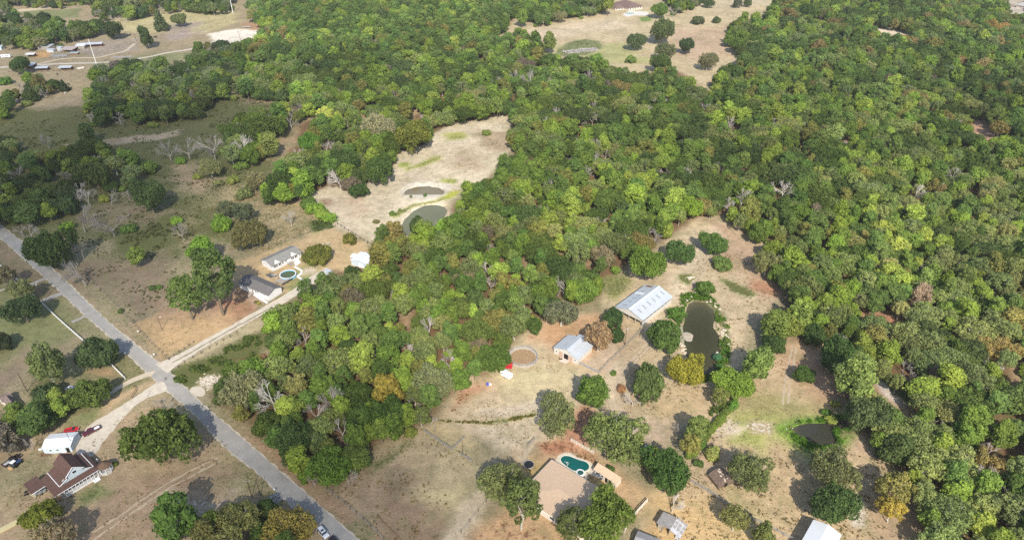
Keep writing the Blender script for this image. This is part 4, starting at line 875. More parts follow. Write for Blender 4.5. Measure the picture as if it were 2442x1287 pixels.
ng = D.node_groups.new('scatter', 'GeometryNodeTree'); ng.interface.new_socket('Geometry', in_out='INPUT', socket_type='NodeSocketGeometry'); ng.interface.new_socket('Geometry', in_out='OUTPUT', socket_type='NodeSocketGeometry')
gi = ng.nodes.new('NodeGroupInput'); go = ng.nodes.new('NodeGroupOutput'); iop = ng.nodes.new('GeometryNodeInstanceOnPoints'); ci = ng.nodes.new('GeometryNodeCollectionInfo')
ci.inputs[0].default_value = protos; ci.inputs[1].default_value = True; ci.inputs[2].default_value = True
def named(n_, ty):
    z = ng.nodes.new('GeometryNodeInputNamedAttribute'); z.data_type = ty; z.inputs[0].default_value = n_; return z.outputs['Attribute']
e2r = ng.nodes.new('FunctionNodeEulerToRotation'); ng.links.new(named('rot', 'FLOAT_VECTOR'), e2r.inputs[0])
ng.links.new(gi.outputs[0], iop.inputs['Points']); ng.links.new(ci.outputs[0], iop.inputs['Instance']); iop.inputs['Pick Instance'].default_value = True
ng.links.new(named('idx', 'INT'), iop.inputs['Instance Index']); ng.links.new(e2r.outputs[0], iop.inputs['Rotation']); ng.links.new(named('scl', 'FLOAT_VECTOR'), iop.inputs['Scale'])
ng.links.new(iop.outputs[0], go.inputs[0]); md_ = wood.modifiers.new('scatter', 'NODES'); md_.node_group = ng
print('TREES', len(TREES), count, 'rest', len(rest), 'objs', len(D.objects))

# low weeds and brush that nobody could count
WATER = [pxpoly(p[1]) for p in PONDS]
def weeds(name, polys, n, col_, sz, label, cat, hgt=.5, seed=1, noisecut=.0, per=5):
    r = np.random.RandomState(seed); q = []; vv = []
    for poly, share in polys:
        P = np.array(pxpoly(poly)); m = int(n * share); xs = r.uniform(P[:, 0].min(), P[:, 0].max(), m * 3); ys = r.uniform(P[:, 1].min(), P[:, 1].max(), m * 3)
        ok = (sdist(P, xs, ys) < 0) & (vnoise(xs + 3000, ys + 3000, 7, seed) + .5 * vnoise(xs + 3000, ys + 3000, 2.5, seed + 1) > noisecut); xs = xs[ok][:m]; ys = ys[ok][:m]
        for x, y in zip(xs, ys):
            if any(inpoly(w_, x, y) for w_ in WATER): continue
            s = sz * r.uniform(.5, 1.6); t0 = r.rand()
            for _ in range(per):
                c = np.array((x + r.normal() * s * .35, y + r.normal() * s * .35, abs(r.normal()) * s * hgt * .6 + .08)); nn = np.array((r.normal() * .8, r.normal() * .8, 1.)); nn /= np.linalg.norm(nn); a = np.cross(nn, r.normal(size=3)); a /= np.linalg.norm(a); b = np.cross(nn, a); e = s * .32
                q += [c - a * e - b * e, c + a * e - b * e * .8, c + a * e * .8 + b * e, c - a * e + b * e * .7]; vv.append(.6 * t0 + .4 * r.rand())
    me = crown_mesh(name, np.array(q), np.array(vv)); o = link(name, me); o['tint'] = col_; tag(o, label, cat, kind='stuff'); return o
weeds('weeds', [([(-60,300),(520,240),(690,240),(640,420),(560,430),(420,590),(420,700),(320,770),(180,640),(60,520),(-60,400)], .8), ([(270,540),(420,520),(470,570),(400,620),(270,620)], .06)], 6500, (.085, .10, .04), .65, 'low dark green weeds spotting the fallow fields', 'weeds', seed=3, noisecut=.85)
weeds('pale_grass_tufts', [([(545,430),(760,470),(800,530),(640,600),(430,600),(430,540)], .25), ([(870,1100),(905,1060),(1000,1015),(1130,1090),(1120,1200),(1060,1287),(960,1340),(880,1270),(790,1170)], .08), ([(1680,560),(1850,650),(1840,730),(1740,880),(1600,1000),(1500,1010),(1560,860)], .3), ([(1700,1000),(1880,1000),(2100,1100),(2180,1287),(1560,1287),(1600,1150)], .15)], 4200, (.24, .20, .10), .45, 'straw coloured grass tufts on the dry paddocks', 'dry grass', seed=5, noisecut=.8)
weeds('verge_undergrowth', [(ell(600,815,22,12), .09), (ell(560,838,26,12), .09), (ell(525,862,26,9), .08), (ell(478,880,22,8), .05), (ell(430,905,14,9), .03), (ell(590,850,20,10), .05), ([(1046,985),(1075,960),(1090,985),(1060,1005)], .06), ([(1700,970),(1740,960),(1720,1010),(1640,1085),(1625,1075),(1680,1010)], .2), ([(1330,128),(1350,105),(1390,92),(1430,98),(1440,112),(1400,130)], .012), ([(745,530),(790,520),(792,545),(750,552)], .06)], 3600, (.095, .135, .04), .8, 'thick green undergrowth beside the drive and the fences', 'undergrowth', .6, 7, .78, 6)
weeds('pond_reeds', [([(1700,712),(1728,745),(1745,800),(1738,862),(1712,897),(1672,915),(1640,908),(1655,897),(1690,886),(1712,862),(1718,830),(1714,795),(1704,752)], .5), ([(1625,700),(1660,697),(1700,708),(1690,718),(1650,714),(1632,735),(1622,780),(1612,775),(1618,735)], .2),
   ([(1885,1010),(1960,995),(2005,990),(2010,998),(1960,1006),(1905,1012),(1890,1022),(1898,1034),(1935,1058),(1990,1064),(2000,1050),(1985,1030),(1990,1020),(2040,1020),(2000,1035),(2010,1055),(1990,1075),(1930,1070),(1890,1048)], .35)], 3400, (.09, .19, .025), .6, 'bright green reeds and water weeds round the ponds', 'reeds', .5, 9, .6, 5)
weeds('dry_grass_clumps', [([(1680,560),(1850,650),(1840,730),(1740,880),(1600,1010),(1450,1000),(1420,900),(1560,740)], .22), ([(1060,980),(1130,900),(1300,840),(1400,900),(1290,1000),(1240,1080)], .12), ([(1700,1000),(1880,830),(2000,980),(2180,1287),(1540,1287),(1600,1150)], .2), ([(790,545),(880,440),(1000,345),(1200,280),(1200,370),(1060,480),(900,590)], .14),
   ([(180,1030),(430,950),(620,1130),(780,1287),(250,1287),(0,1200)], .2), ([(340,770),(620,700),(560,800),(390,860)], .04), ([(1230,60),(1480,40),(1740,60),(1750,150),(1500,170),(1300,130)], .08)], 6000, (.27, .215, .12), .36, 'bleached grass clumps scattered over the open ground', 'dry grass', .35, 23, .72, 3)
weeds('bank_grass', [([(1045,1002),(1170,1005),(1275,987),(1275,992),(1180,1011),(1060,1006)], 1.)], 450, (.13, .13, .03), .5, 'olive grass bank along the dusty terrace', 'grass', .3, 17, .6, 4)
weeds('leaf_litter', [([(1050,985),(1100,930),(1170,905),(1175,925),(1110,950),(1080,985)], .15), ([(560,855),(640,840),(650,870),(600,885)], .15), ([(1275,1055),(1340,1052),(1420,1082),(1420,1100),(1330,1085)], .15), ([(960,700),(985,700),(980,800),(960,800)], .1), ([(1290,570),(1500,600),(1480,640),(1350,660)], .25), ([(2050,730),(2178,768),(2172,790),(2056,762)], .2)], 1500, (.20, .11, .06), .35, 'rust brown leaves and brush on the bare soil', 'leaf litter', .2, 13, .8, 4)
# ------------------------------------------------------------------ buildings
white = mat('white_siding', (.70, .70, .69), .6, .3, .03, 1, .02, 3, wave=('Z', 3.0)); trim = mat('white_trim', (.80, .80, .79), .5); glass = mat('window_glass', (.03, .04, .05), .08, .6)
shg = mat('grey_shingle', (.25, .24, .215), .9, .1, .22, 1.2, .03, 9); shd = mat('dark_shingle', (.15, .14, .135), .9, .1, .22, 1.2, .03, 9); shb = mat('brown_shingle', (.115, .068, .055), .9, .1, .18, 1.2, .03, 9)
sht = mat('tan_shingle', (.60, .44, .30), .9, .1, .10, 1.5, .03, 9); shgb = mat('faded_brown_shingle', (.22, .165, .145), .9, .1, .2, .8, .03, 9)
tin = mat('galvanized_tin', (.53, .56, .585), .45, .5, .08, .25, .03, wave=('X', 1.7), metal=.15); tinw = mat('white_metal_roof', (.70, .71, .72), .5, .3, .03, .3, .02, wave=('X', 1.7))
cream = mat('cream_boards', (.60, .57, .51), .8, .2, .1, 1.5, .03, wave=('X', 2.5)); blue = mat('pale_blue_siding', (.50, .58, .63), .6, .3, .04, 1, .02, wave=('Z', 3)); wood_ = mat('weathered_wood', (.34, .30, .255), .9, .1, .3, 2, .03, 6)
dark = mat('dark_interior', (.02, .018, .016), .95, .05); timber = mat('new_timber', (.50, .33, .17), .8, .2, .15, 2); greywood = mat('grey_boards', (.30, .28, .26), .9, .1, .3, 1.4, .03, wave=('X', 2)); conc = mat('concrete', (.58, .56, .51), .9, .15, .1, .6)
polew = mat('pole_wood', (.10, .07, .05), .9, .1, .3, 3); steel = mat('grey_steel', (.42, .42, .41), .5, .4); rust = mat('rusty_steel', (.22, .11, .06), .85, .2, .35, 2); rubber = mat('rubber', (.02, .02, .02), .9, .1); stone = mat('pale_stone', (.58, .50, .39), .9, .1, .2, 1.5, .05, 4); plaster = mat('pale_wall', (.70, .62, .52), .85, .1, .06, 1)
skylight = mat('clouded_skylight', (.30, .31, .31), .35, .4, .15, 1)

def frame3(P0, P1, P2):
    ax = (P1 - P0); ax.z = 0; L_ = ax.length; a = math.atan2(ax.y, ax.x); n = Vector((-math.sin(a), math.cos(a), 0)); W_ = (P2 - P0).dot(n)
    return Vector((P0.x, P0.y, 0)), a, L_, W_
def window(root, x, y, z, w_, h, face, m_frame=trim, name='window', shutters=None):
    """a framed pane standing proud of its wall; face is the way it looks: -y, +y, -x, +x"""
    rz = {'-y': 0, '+x': PI / 2, '+y': PI, '-x': -PI / 2}[face]; t = .10
    b = MB(); b.box((0, -.03, h / 2 - t / 2), (w_, .08, t)); b.box((0, -.03, -h / 2 + t / 2), (w_, .08, t)); b.box((-w_ / 2 + t / 2, -.03, 0), (t, .08, h - 2 * t)); b.box((w_ / 2 - t / 2, -.03, 0), (t, .08, h - 2 * t))
    o = b.build(name, m_frame, root, (x, y, z), rz); p = MB().box((0, -.012, 0), (w_ - 2 * t, .03, h - 2 * t)).build('pane', glass, o)
    return o
def door(root, x, y, z, w_, h, face, m_=trim, open_=False):
    rz = {'-y': 0, '+x': PI / 2, '+y': PI, '-x': -PI / 2}[face]
    o = MB().box((0, -.03, h / 2), (w_, .07, h)).build('door', dark if open_ else m_, root, (x, y, z), rz)  # open_ gives a near-black panel: inside shade painted in place of an opening
    if not open_: MB().box((w_ * .36, -.09, h * .48), (.10, .06, .06)).build('handle', steel, o)
    return o
def gable(name, label, cat, P0, P1, P2, eave, ridge, along='x', wall=white, roof=shg, over=.45, th=.14, walls=True, group=None, base=0.0, cap=None, ridge_at=.5):
    o, a, L_, W_ = frame3(P0, P1, P2); r = empty(name, o, a, label, cat, group); b = MB()
    if walls:
        if along == 'x':
            rid = W_ * ridge_at
            for x0 in (0, L_ - .12): b.add([(x0, 0, base), (x0 + .12, 0, base), (x0 + .12, W_, base), (x0, W_, base), (x0, 0, eave), (x0 + .12, 0, eave), (x0 + .12, W_, eave), (x0, W_, eave), (x0, rid, ridge - .05), (x0 + .12, rid, ridge - .05)],
                [(0, 1, 5, 4), (2, 3, 7, 6), (0, 4, 8, 7, 3), (1, 2, 6, 9, 5), (4, 5, 9, 8), (6, 7, 8, 9)])
            b.box((L_ / 2, .06, (base + eave) / 2), (L_ - .24, .12, eave - base)); b.box((L_ / 2, W_ - .06, (base + eave) / 2), (L_ - .24, .12, eave - base))
        else:
            for y0 in (0, W_ - .12): b.add([(0, y0, base), (L_, y0, base), (L_, y0 + .12, base), (0, y0 + .12, base), (0, y0, eave), (L_, y0, eave), (L_, y0 + .12, eave), (0, y0 + .12, eave), (L_ * ridge_at, y0, ridge - .05), (L_ * ridge_at, y0 + .12, ridge - .05)],
                [(0, 1, 5, 8, 4), (2, 3, 7, 9, 6), (1, 2, 6, 5), (3, 0, 4, 7), (4, 8, 9, 7), (5, 6, 9, 8)])
            b.box((.06, W_ / 2, (base + eave) / 2), (.12, W_ - .24, eave - base)); b.box((L_ - .06, W_ / 2, (base + eave) / 2), (.12, W_ - .24, eave - base))
        b.build('wall', wall, r)
    k = MB()
    if along == 'x':
        rid = W_ * ridge_at; s0 = (ridge - eave) / rid; s1 = (ridge - eave) / (W_ - rid)
        k.slab((-over, -over, eave - s0 * over + th), (L_ + over, -over, eave - s0 * over + th), (L_ + over, rid, ridge + th), (-over, rid, ridge + th), th)
        k.slab((-over, rid, ridge + th), (L_ + over, rid, ridge + th), (L_ + over, W_ + over, eave - s1 * over + th), (-over, W_ + over, eave - s1 * over + th), th)
        if cap: MB().box((L_ / 2, rid, ridge + th + .03), (L_ + 2 * over, .7, .08)).build('ridge_cap', cap, r)
    else:
        rid = L_ * ridge_at; s0 = (ridge - eave) / rid; s1 = (ridge - eave) / (L_ - rid)
        k.slab((-over, -over, eave - s0 * over + th), (rid, -over, ridge + th), (rid, W_ + over, ridge + th), (-over, W_ + over, eave - s0 * over + th), th)
        k.slab((rid, -over, ridge + th), (L_ + over, -over, eave - s1 * over + th), (L_ + over, W_ + over, eave - s1 * over + th), (rid, W_ + over, ridge + th), th)
        if cap: MB().box((rid, W_ / 2, ridge + th + .03), (.7, W_ + 2 * over, .08)).build('ridge_cap', cap, r)
    rf = k.build('roof', roof, r); return r, L_, W_, rf
def post(root, x, y, h, w_=.16, m_=trim, z=0.0, name='post'):
    return MB().box((x, y, z + h / 2), (w_, w_, h)).build(name, m_, root)
def stairs(root, x, y, face, n=5, w_=1.4, top=.9, m_=wood_, name='steps'):
    rz = {'-y': 0, '+x': PI / 2, '+y': PI, '-x': -PI / 2}[face]; b = MB()
    for i in range(n): b.box((0, -.3 * (n - i) + .15, top * (i + .5) / n), (w_, .32, top / n + top * i / n * .0 + .06))
    for s in (-1, 1): b.hexa([(s * w_ / 2 - .04, -.3 * n, 0), (s * w_ / 2 + .04, -.3 * n, 0), (s * w_ / 2 + .04, 0, top - .3), (s * w_ / 2 - .04, 0, top - .3), (s * w_ / 2 - .04, -.3 * n, .2), (s * w_ / 2 + .04, -.3 * n, .2), (s * w_ / 2 + .04, 0, top), (s * w_ / 2 - .04, 0, top)])
    for s in (-1, 1): b.tube((s * w_ / 2, -.3 * n, 1.0), (s * w_ / 2, 0, top + .95), .04); b.tube((s * w_ / 2, -.3 * n, 0), (s * w_ / 2, -.3 * n, 1.0), .04)
    return b.build(name, m_, root, (x, y, 0), rz)
# two white mobile homes
P0, P1, P2 = G(651, 647), G(719.5, 613.8), G(628, 631.5)
r, L1, W1, rf = gable('mobile_home', 'white mobile home with a plain grey roof and a paved walk, upper of the two', 'mobile home', P0, P1, P2, 3.2, 4.7, 'x', white, shg)
for x, w_ in ((L1 * .07, .9), (L1 * .36, .9), (L1 * .47, .8), (L1 * .95, .7)): window(r, x, 0, 2.1, w_, 1.1, '-y')
for x0 in (L1 * .20, L1 * .76):     # two small dormer gables with shuttered windows
    g = MB().add([(x0 - 1.9, -.25, 3.1), (x0 + 1.9, -.25, 3.1), (x0, -.25, 4.3), (x0 - 1.9, .25, 3.1), (x0 + 1.9, .25, 3.1), (x0, 1.9, 4.3)], [(0, 1, 2), (0, 2, 5, 3), (1, 4, 5, 2), (3, 4, 1, 0)]).build('porch_gable', trim, r)
    for dx in (-.65, .65):
        window(r, x0 + dx, 0, 2.0, .9, 1.3, '-y')
    for dx in (-1.4, 1.4): MB().box((x0 + dx, -.05, 2.0), (.35, .05, 1.4)).build('shutter', dark, r)
door(r, L1 * .565, 0, .9, 1.0, 2.1, '-y', trim); stairs(r, L1 * .55, -1.6, '-y', 4, 2.0, .9)
MB().box((L1 * .55, -.8, .86), (2.6, 1.6, .10)).build('porch_deck', wood_, r)
P0, P1, P2 = G(573, 687), G(642.5, 717.5), G(611, 668)
r2, L2, W2, rf = gable('mobile_home', 'white mobile home with a dark grey roof and wooden steps, lower of the two', 'mobile home', P0, P1, (P0 + P1) / 2 + (G(678, 700) - G(642.5, 717.5)), 3.3, 4.8, 'x', white, shd)
for x, w_ in ((L2 * .06, .9), (L2 * .16, 1.0), (L2 * .26, 1.0), (L2 * .38, .7), (L2 * .57, .8), (L2 * .62, .8), (L2 * .86, .6)): window(r2, x, 0, 2.2, w_, 1.2, '-y')
door(r2, L2 * .46, 0, 1.0, 1.0, 2.1, '-y', wood_); stairs(r2, L2 * .46, -1.3, '-y', 6, 1.5, 1.0)
MB().box((L2 * .46, -.65, .95), (1.9, 1.3, .10)).build('porch_deck', wood_, r2); MB().tube((.2 * L2 * .2, -.4, 0), (.2 * L2 * .2, -.4, 3.0), .06).build('downpipe', dark, r2)
# flat paving round the homes
def slab_px(name, pts, z, m_, kind='structure', label=None, cat=None, th=None):
    P = [G(u, v) for u, v in pts]
    if sum(a.x * b.y - b.x * a.y for a, b in zip(P, P[1:] + P[:1])) < 0: P.reverse()
    b = MB(); b.prism([(p.x, p.y) for p in P], z - (th or .05), z) ; o = b.build(name, m_); return tag(o, label, cat, kind=kind)
wconc = mat('white_concrete', (.72, .70, .66), .85, .15, .06, .8)
slab_px('paved_patio', [(700,627),(709,614.5),(718,626),(706,634)], .06, wconc)
slab_px('garden_path', [(700,637),(704,634),(722,644),(721,652),(710,661),(707,657),(717,650),(717,646)], .055, wconc)
slab_px('garden_path', [(707,660),(711,658),(729,669),(725,672.5)], .065, wconc)
slab_px('garden_path', [(598,700),(604,697),(640,720),(636,724)], .05, wconc)
# round above ground pool with its timber deck
pc = G(686.5, 653.5, 1.3); rp = 3.75
t = empty('round_pool', (pc.x, pc.y, 0), 0, 'round above ground pool with a blue liner and green water', 'pool')
b = MB(); n = 28
for i in range(n):
    a0, a1 = 2 * PI * i / n, 2 * PI * (i + 1) / n
    p = [(math.cos(a) * q, math.sin(a) * q) for a in (a0, a1) for q in (rp - .18, rp + .05)]
    b.hexa([(p[0][0], p[0][1], .0), (p[1][0], p[1][1], .0), (p[3][0], p[3][1], .0), (p[2][0], p[2][1], .0), (p[0][0], p[0][1], 1.3), (p[1][0], p[1][1], 1.3), (p[3][0], p[3][1], 1.3), (p[2][0], p[2][1], 1.3)])
b.build('wall', mat('pool_liner', (.16, .42, .60), .5), t); b = MB()
for i in range(n):
    a0, a1 = 2 * PI * i / n, 2 * PI * (i + 1) / n; p = [(math.cos(a) * q, math.sin(a) * q) for a in (a0, a1) for q in (rp - .25, rp + .18)]
    b.hexa([(p[0][0], p[0][1], 1.302), (p[1][0], p[1][1], 1.302), (p[3][0], p[3][1], 1.302), (p[2][0], p[2][1], 1.302), (p[0][0], p[0][1], 1.40), (p[1][0], p[1][1], 1.40), (p[3][0], p[3][1], 1.40), (p[2][0], p[2][1], 1.40)])
b.build('rim', trim, t); MB().cyl((0, 0, .05), rp - .2, .75, 40).build('water', mat('green_pool_water', (.085, .105, .045), .05, .5), t)
d0 = G(672, 681); d1 = G(704, 663); a = math.atan2(d1.y - d0.y, d1.x - d0.x); dl = (d1 - d0).length
t = empty('timber_deck', d0, a, 'weathered plank deck between the round pool and the lower mobile home', 'deck')
pl = MB().box((0, 0, 0), (dl - 1.5, .26, .05)).mesh('plank', wood_)
for i in range(16):
    o = link('plank', pl, t, (dl / 2 - .6 - (.9 if i > 10 else 0), .2 + i * .275, .75))
MB().box((dl / 2 - .6, .0, .38), (dl - 1.6, .06, .70)).build('skirt', dark, t)
for i in range(6): post(t, .3 + i * (dl - 2) / 5, .05, 1.1, .09, wood_, .73)
MB().box((dl / 2 - .6, .05, 1.8), (dl - 1.6, .08, .06)).build('rail', wood_, t)
tt = G(655, 659, .8); t = empty('patio_table', (tt.x, tt.y, .78), .5, 'metal patio table on the plank deck', 'table')
MB().cyl((0, 0, .70), .6, .04, 14).build('table_top', steel, t); [MB().tube((.35 * c, .35 * s, 0), (.3 * c, .3 * s, .70), .03).build('leg', steel, t) for c, s in ((1, 1), (-1, 1), (-1, -1), (1, -1))]
def chair(x, y, z, rz, label, m_, group=None):
    t = empty('garden_chair', (x, y, z), rz, label, 'chair', group); MB().box((0, 0, .42), (.55, .55, .06)).build('seat', m_, t); MB().box((0, .27, .75), (.55, .06, .6)).build('backrest', m_, t)
    for sx in (-.22, .22):
        for sy in (-.22, .22): MB().box((sx, sy, .20), (.05, .05, .40)).build('leg', m_, t)
    return t
for k, (u, v, rz) in enumerate([(650,657,1), (660,656,-1), (662,664,3)]):
    p = G(u, v, .78); chair(p.x, p.y, .78, rz, 'dark garden chair round the table on the plank deck', steel, 'chairs on the plank deck')
slab_px('dark_mat', [(633,655),(648,650),(659,658),(645,663)], .05, mat('dark_tarp', (.10, .095, .09), .8))
# sheds near the homes
r, a_, b_, rf = gable('metal_shed', 'white roofed metal shed at the wood edge above the mobile homes', 'shed', G(837,619,3), G(884,633,3), G(862,602,3), 3.0, 4.0, 'y', blue, tinw)
door(r, a_ * .5, 0, 0, 3, 2.4, '-y', trim)
p = G(843, 611); t = empty('covered_boat', p, .9, 'white tarp covered boat beside the white roofed metal shed', 'boat')
b = MB(); pr = [(-2.6, .7), (-2.2, 1.5), (-.5, 2.3), (1.2, 2.0), (2.6, .9)]
for (x0, z0), (x1, z1) in zip(pr, pr[1:]):
    w0, w1 = 1.1 - abs(x0) * .14, 1.1 - abs(x1) * .14; b.hexa([(x0, -w0, .5), (x1, -w1, .5), (x1, w1, .5), (x0, w0, .5), (x0, -.12, z0), (x1, -.12, z1), (x1, .12, z1), (x0, .12, z0)])
t.scale = (.75, .75, .75); b.build('tarp', mat('white_tarp', (.8, .8, .79), .7), t); MB().box((0, 0, .35), (4.6, 1.0, .3)).build('trailer_frame', steel, t)
for s in (-1, 1): MB().tube((0, s * .75, .33), (0, s * .95, .33), .33, n=12).build('wheel', rubber, t)
p = G(770, 668); t = empty('storage_box', p, -.65, 'small grey storage shed with a pale lid beside the drive', 'shed')
MB().box((0, 0, .9), (3.4, 2.4, 1.8)).build('wall', greywood, t); MB().slab((-1.9, -1.5, 1.85), (1.9, -1.5, 1.85), (1.9, 1.5, 2.3), (-1.9, 1.5, 2.3), .08).build('roof', tin, t); door(t, .6, -1.2, 0, .8, 1.6, '-y', dark)
t = empty('storage_box', G(783, 652), -.65, 'pale blue container peeping out of the trees beside the drive', 'container'); MB().box((0, 0, 1), (3.2, 2.2, 2)).build('body', tin, t); MB().box((0, -1.13, 1), (1.4, .05, 1.7)).build('door', blue, t)
# goal frame
p = G(777, 588); t = empty('goal_frame', p, .45, 'small white goal frame standing on the lawn', 'goal')
for x in (-2, 2): MB().tube((x, 0, 0), (x, 0, 1.9), .07).build('post', trim, t); MB().tube((x, 0, 1.9), (x, 1.3, 0), .05).build('stay', trim, t)
MB().tube((-2, 0, 1.9), (2, 0, 1.9), .07).build('crossbar', trim, t); MB().tube((-2, 1.3, .04), (2, 1.3, .04), .05).build('base_bar', trim, t)

# ---- long metal barn
E_ = 3.7
r, L3, W3, rf = gable('metal_barn', 'long open sided metal barn with a two sided tin roof and skylight strips', 'barn', G(1468.5,731.5,E_), G(1532.3,762.7,E_), G(1592.6,703,E_) - (G(1532.3,762.7,E_) - G(1468.5,731.5,E_)), E_, 6.0, 'y', cream, tin, .35, .10, walls=False, cap=trim)
b = MB(); b.add([(0, 0, 2.7), (L3, 0, 2.7), (L3, .12, 2.7), (0, .12, 2.7), (0, 0, E_), (L3, 0, E_), (L3, .12, E_), (0, .12, E_), (L3 / 2, 0, 5.95), (L3 / 2, .12, 5.95)], [(0, 1, 5, 8, 4), (2, 3, 7, 9, 6), (0, 3, 2, 1), (1, 2, 6, 5), (3, 0, 4, 7), (4, 8, 9, 7), (5, 6, 9, 8)])
b.add([(0, W3 - .12, 0), (L3, W3 - .12, 0), (L3, W3, 0), (0, W3, 0), (0, W3 - .12, E_), (L3, W3 - .12, E_), (L3, W3, E_), (0, W3, E_), (L3 / 2, W3 - .12, 5.95), (L3 / 2, W3, 5.95)], [(0, 1, 5, 8, 4), (2, 3, 7, 9, 6), (1, 2, 6, 5), (3, 0, 4, 7), (4, 8, 9, 7), (5, 6, 9, 8)])
b.box((L3 - .06, W3 / 2, 1.2), (.12, W3 - .4, 2.4)); b.box((.06, W3 / 2, 1.85), (.12, W3 - .4, 3.7)).box((.06, .2, 1), (.1, .1, .1)); b.build('wall', cream, r)
for i in range(5): post(r, .2 + i * (L3 - .4) / 4, .3, 2.8, .22, steel)
for i in range(1, 8): post(r, L3 - .25, i * W3 / 8, 3.6, .22, steel)
th = (6.0 - E_) / (L3 / 2)
for side, n_, l0, l1 in ((1, 6, .30, .62), (-1, 5, .42, .72)):
    for i in range(n_):
        y = W3 * (.12 + i * .155) if side > 0 else W3 * (.10 + i * .15); x0 = L3 / 2 + side * L3 / 2 * l0; x1 = L3 / 2 + side * L3 / 2 * l1; z0 = 6.0 - th * L3 / 2 * l0 + .15; z1 = 6.0 - th * L3 / 2 * l1 + .15
        MB().slab((x0, y, z0), (x1, y, z1), (x1, y + .75, z1), (x0, y + .75, z0), .04).build('skylight', skylight, r)
z0 = 6.0 - th * L3 / 2 * .35 + .15; z1 = 6.0 - th * L3 / 2 * .95 + .15
MB().slab((L3 / 2 * .65, W3 * .58, z0), (L3 / 2 * .05, W3 * .58, z1), (L3 / 2 * .05, W3 * .68, z1), (L3 / 2 * .65, W3 * .68, z0), .04).build('white_patch_sheet', tinw, r)
MB().slab((L3 / 2 * .60, W3 * .92, 6.0 - th * L3 / 2 * .4 + .16), (L3 / 2 * .15, W3 * .92, z1 + .3), (L3 / 2 * .15, W3 * .98, z1 + .3), (L3 / 2 * .60, W3 * .98, 6.0 - th * L3 / 2 * .4 + .16), .04).build('rusty_patch_sheet', rust, r)
# ---- small barn with a raised middle
E_ = 2.9
P0, P1, P2 = G(1321,828,E_), G(1378,856,E_), G(1353,797,E_)
o, a, L4, W4 = frame3(P0, P1, P2); r = empty('monitor_barn', o, a, 'small cream barn with a raised middle roof and an open doorway', 'barn')
b = MB(); prof_ = [(0, 0), (L4, 0), (L4, E_), (L4 * .66, E_ + 1.0), (L4 * .66, E_ + 1.7), (L4 * .55, E_ + 2.15), (L4 * .42, E_ + 1.7), (0, E_)]
b.prof(prof_, 0, .12); b.prof(prof_, W4 - .12, W4); b.box((.06, W4 / 2, E_ / 2), (.12, W4 - .24, E_)); b.box((L4 - .06, W4 / 2, E_ / 2), (.12, W4 - .24, E_)); b.build('wall', cream, r)
b = MB(); o_ = .35
b.slab((-.3, -o_, E_ + .02), (L4 * .40, -o_, E_ + 1.72), (L4 * .40, W4 + .1, E_ + 1.72), (-.3, W4 + .1, E_ + .02), .1); b.slab((L4 * .64, -o_, E_ + 1.14), (L4 + .3, -o_, E_ + .03), (L4 + .3, W4 + .4, E_ + .03), (L4 * .64, W4 + .4, E_ + 1.14), .1)
b.slab((L4 * .38, -.5, E_ + 1.80), (L4 * .55, -.5, E_ + 2.35), (L4 * .55, W4 + 1.3, E_ + 2.35), (L4 * .38, W4 + 1.3, E_ + 1.80), .1); b.slab((L4 * .55, -.5, E_ + 2.35), (L4 * .70, -.5, E_ + 1.75), (L4 * .70, W4 + 1.3, E_ + 1.75), (L4 * .55, W4 + 1.3, E_ + 2.35), .1); b.build('roof', tin, r)
door(r, L4 * .52, 0, 0, 2.0, 2.5, '-y', dark, True)
for x in (.30, .70): door(r, L4 * x, -.02, 0, 1.9, 2.5, '-y', mat('pinkish_door', (.50, .36, .28), .8, .2, .1))
window(r, L4 * .12, 0, 1.7, .8, .9, '-y'); window(r, L4 * .9, 0, 1.7, .8, .9, '-y')
slab_px('barn_apron', [(1335,850),(1352,846),(1362,858),(1349,867),(1334,861)], .05, mat('pink_concrete', (.62, .50, .42), .9, .1, .08))
p = G(1337, 855); t = empty('round_feeder', p, 0, 'dark round feeder on the slab in front of the cream barn', 'feeder'); MB().cyl((0, 0, 0), .7, .5, 14, r1=.6).build('tub', rubber, t); MB().cyl((0, 0, .505), .5, .02, 12).build('feed', timber, t)
# ---- round pen
c = G(1247.5, 852); Rr = (G(1282.5, 852) - G(1212.5, 852)).length / 2
pen = empty('round_pen', c, 0, 'round horse pen of grey rail panels with a brown dirt floor', 'pen')
P_ = [(math.cos(2 * PI * i / 40) * (Rr - .8), math.sin(2 * PI * i / 40) * (Rr - .8)) for i in range(40)]; tag(MB().prism(P_, .005, .03).build('dirt_floor', mat('pen_dirt', (.33, .22, .125), .95, .05, .3, .9, .06, 3), pen))
P2_ = [(math.cos(2 * PI * i / 48) * (Rr + .3) + rnd.uniform(-.2, .2), math.sin(2 * PI * i / 48) * (Rr + .3)) for i in range(48)]; MB().add([(x, y, .004) for x, y in P2_], [tuple(range(48))]).build('gravel_ring', mat('grey_dust', (.43, .37, .29), .95, .1, .15, .8), pen)
np_ = 14; aw = 2 * Rr * math.sin(PI / np_)
pm = MB()
for z in (.35, .75, 1.15, 1.6): pm.box((0, 0, z), (aw * .97, .06, .09))
for x in (-aw / 2 + .1, 0, aw / 2 - .1): pm.box((x, 0, .85), (.08, .08, 1.7))
pm = pm.mesh('rail_panel', steel); bm2 = MB().box((0, -.1, .28), (aw * .97, .05, .5)).mesh('kick_board', mat('pale_board', (.42, .38, .33), .85))
for i in range(np_):
    t_ = 2 * PI * (i + .5) / np_; q = (math.cos(t_) * Rr * math.cos(PI / np_), math.sin(t_) * Rr * math.cos(PI / np_), 0); link('rail_panel', pm, pen, q, t_ - PI / 2); link('kick_board', bm2, pen, q, t_ + PI / 2)
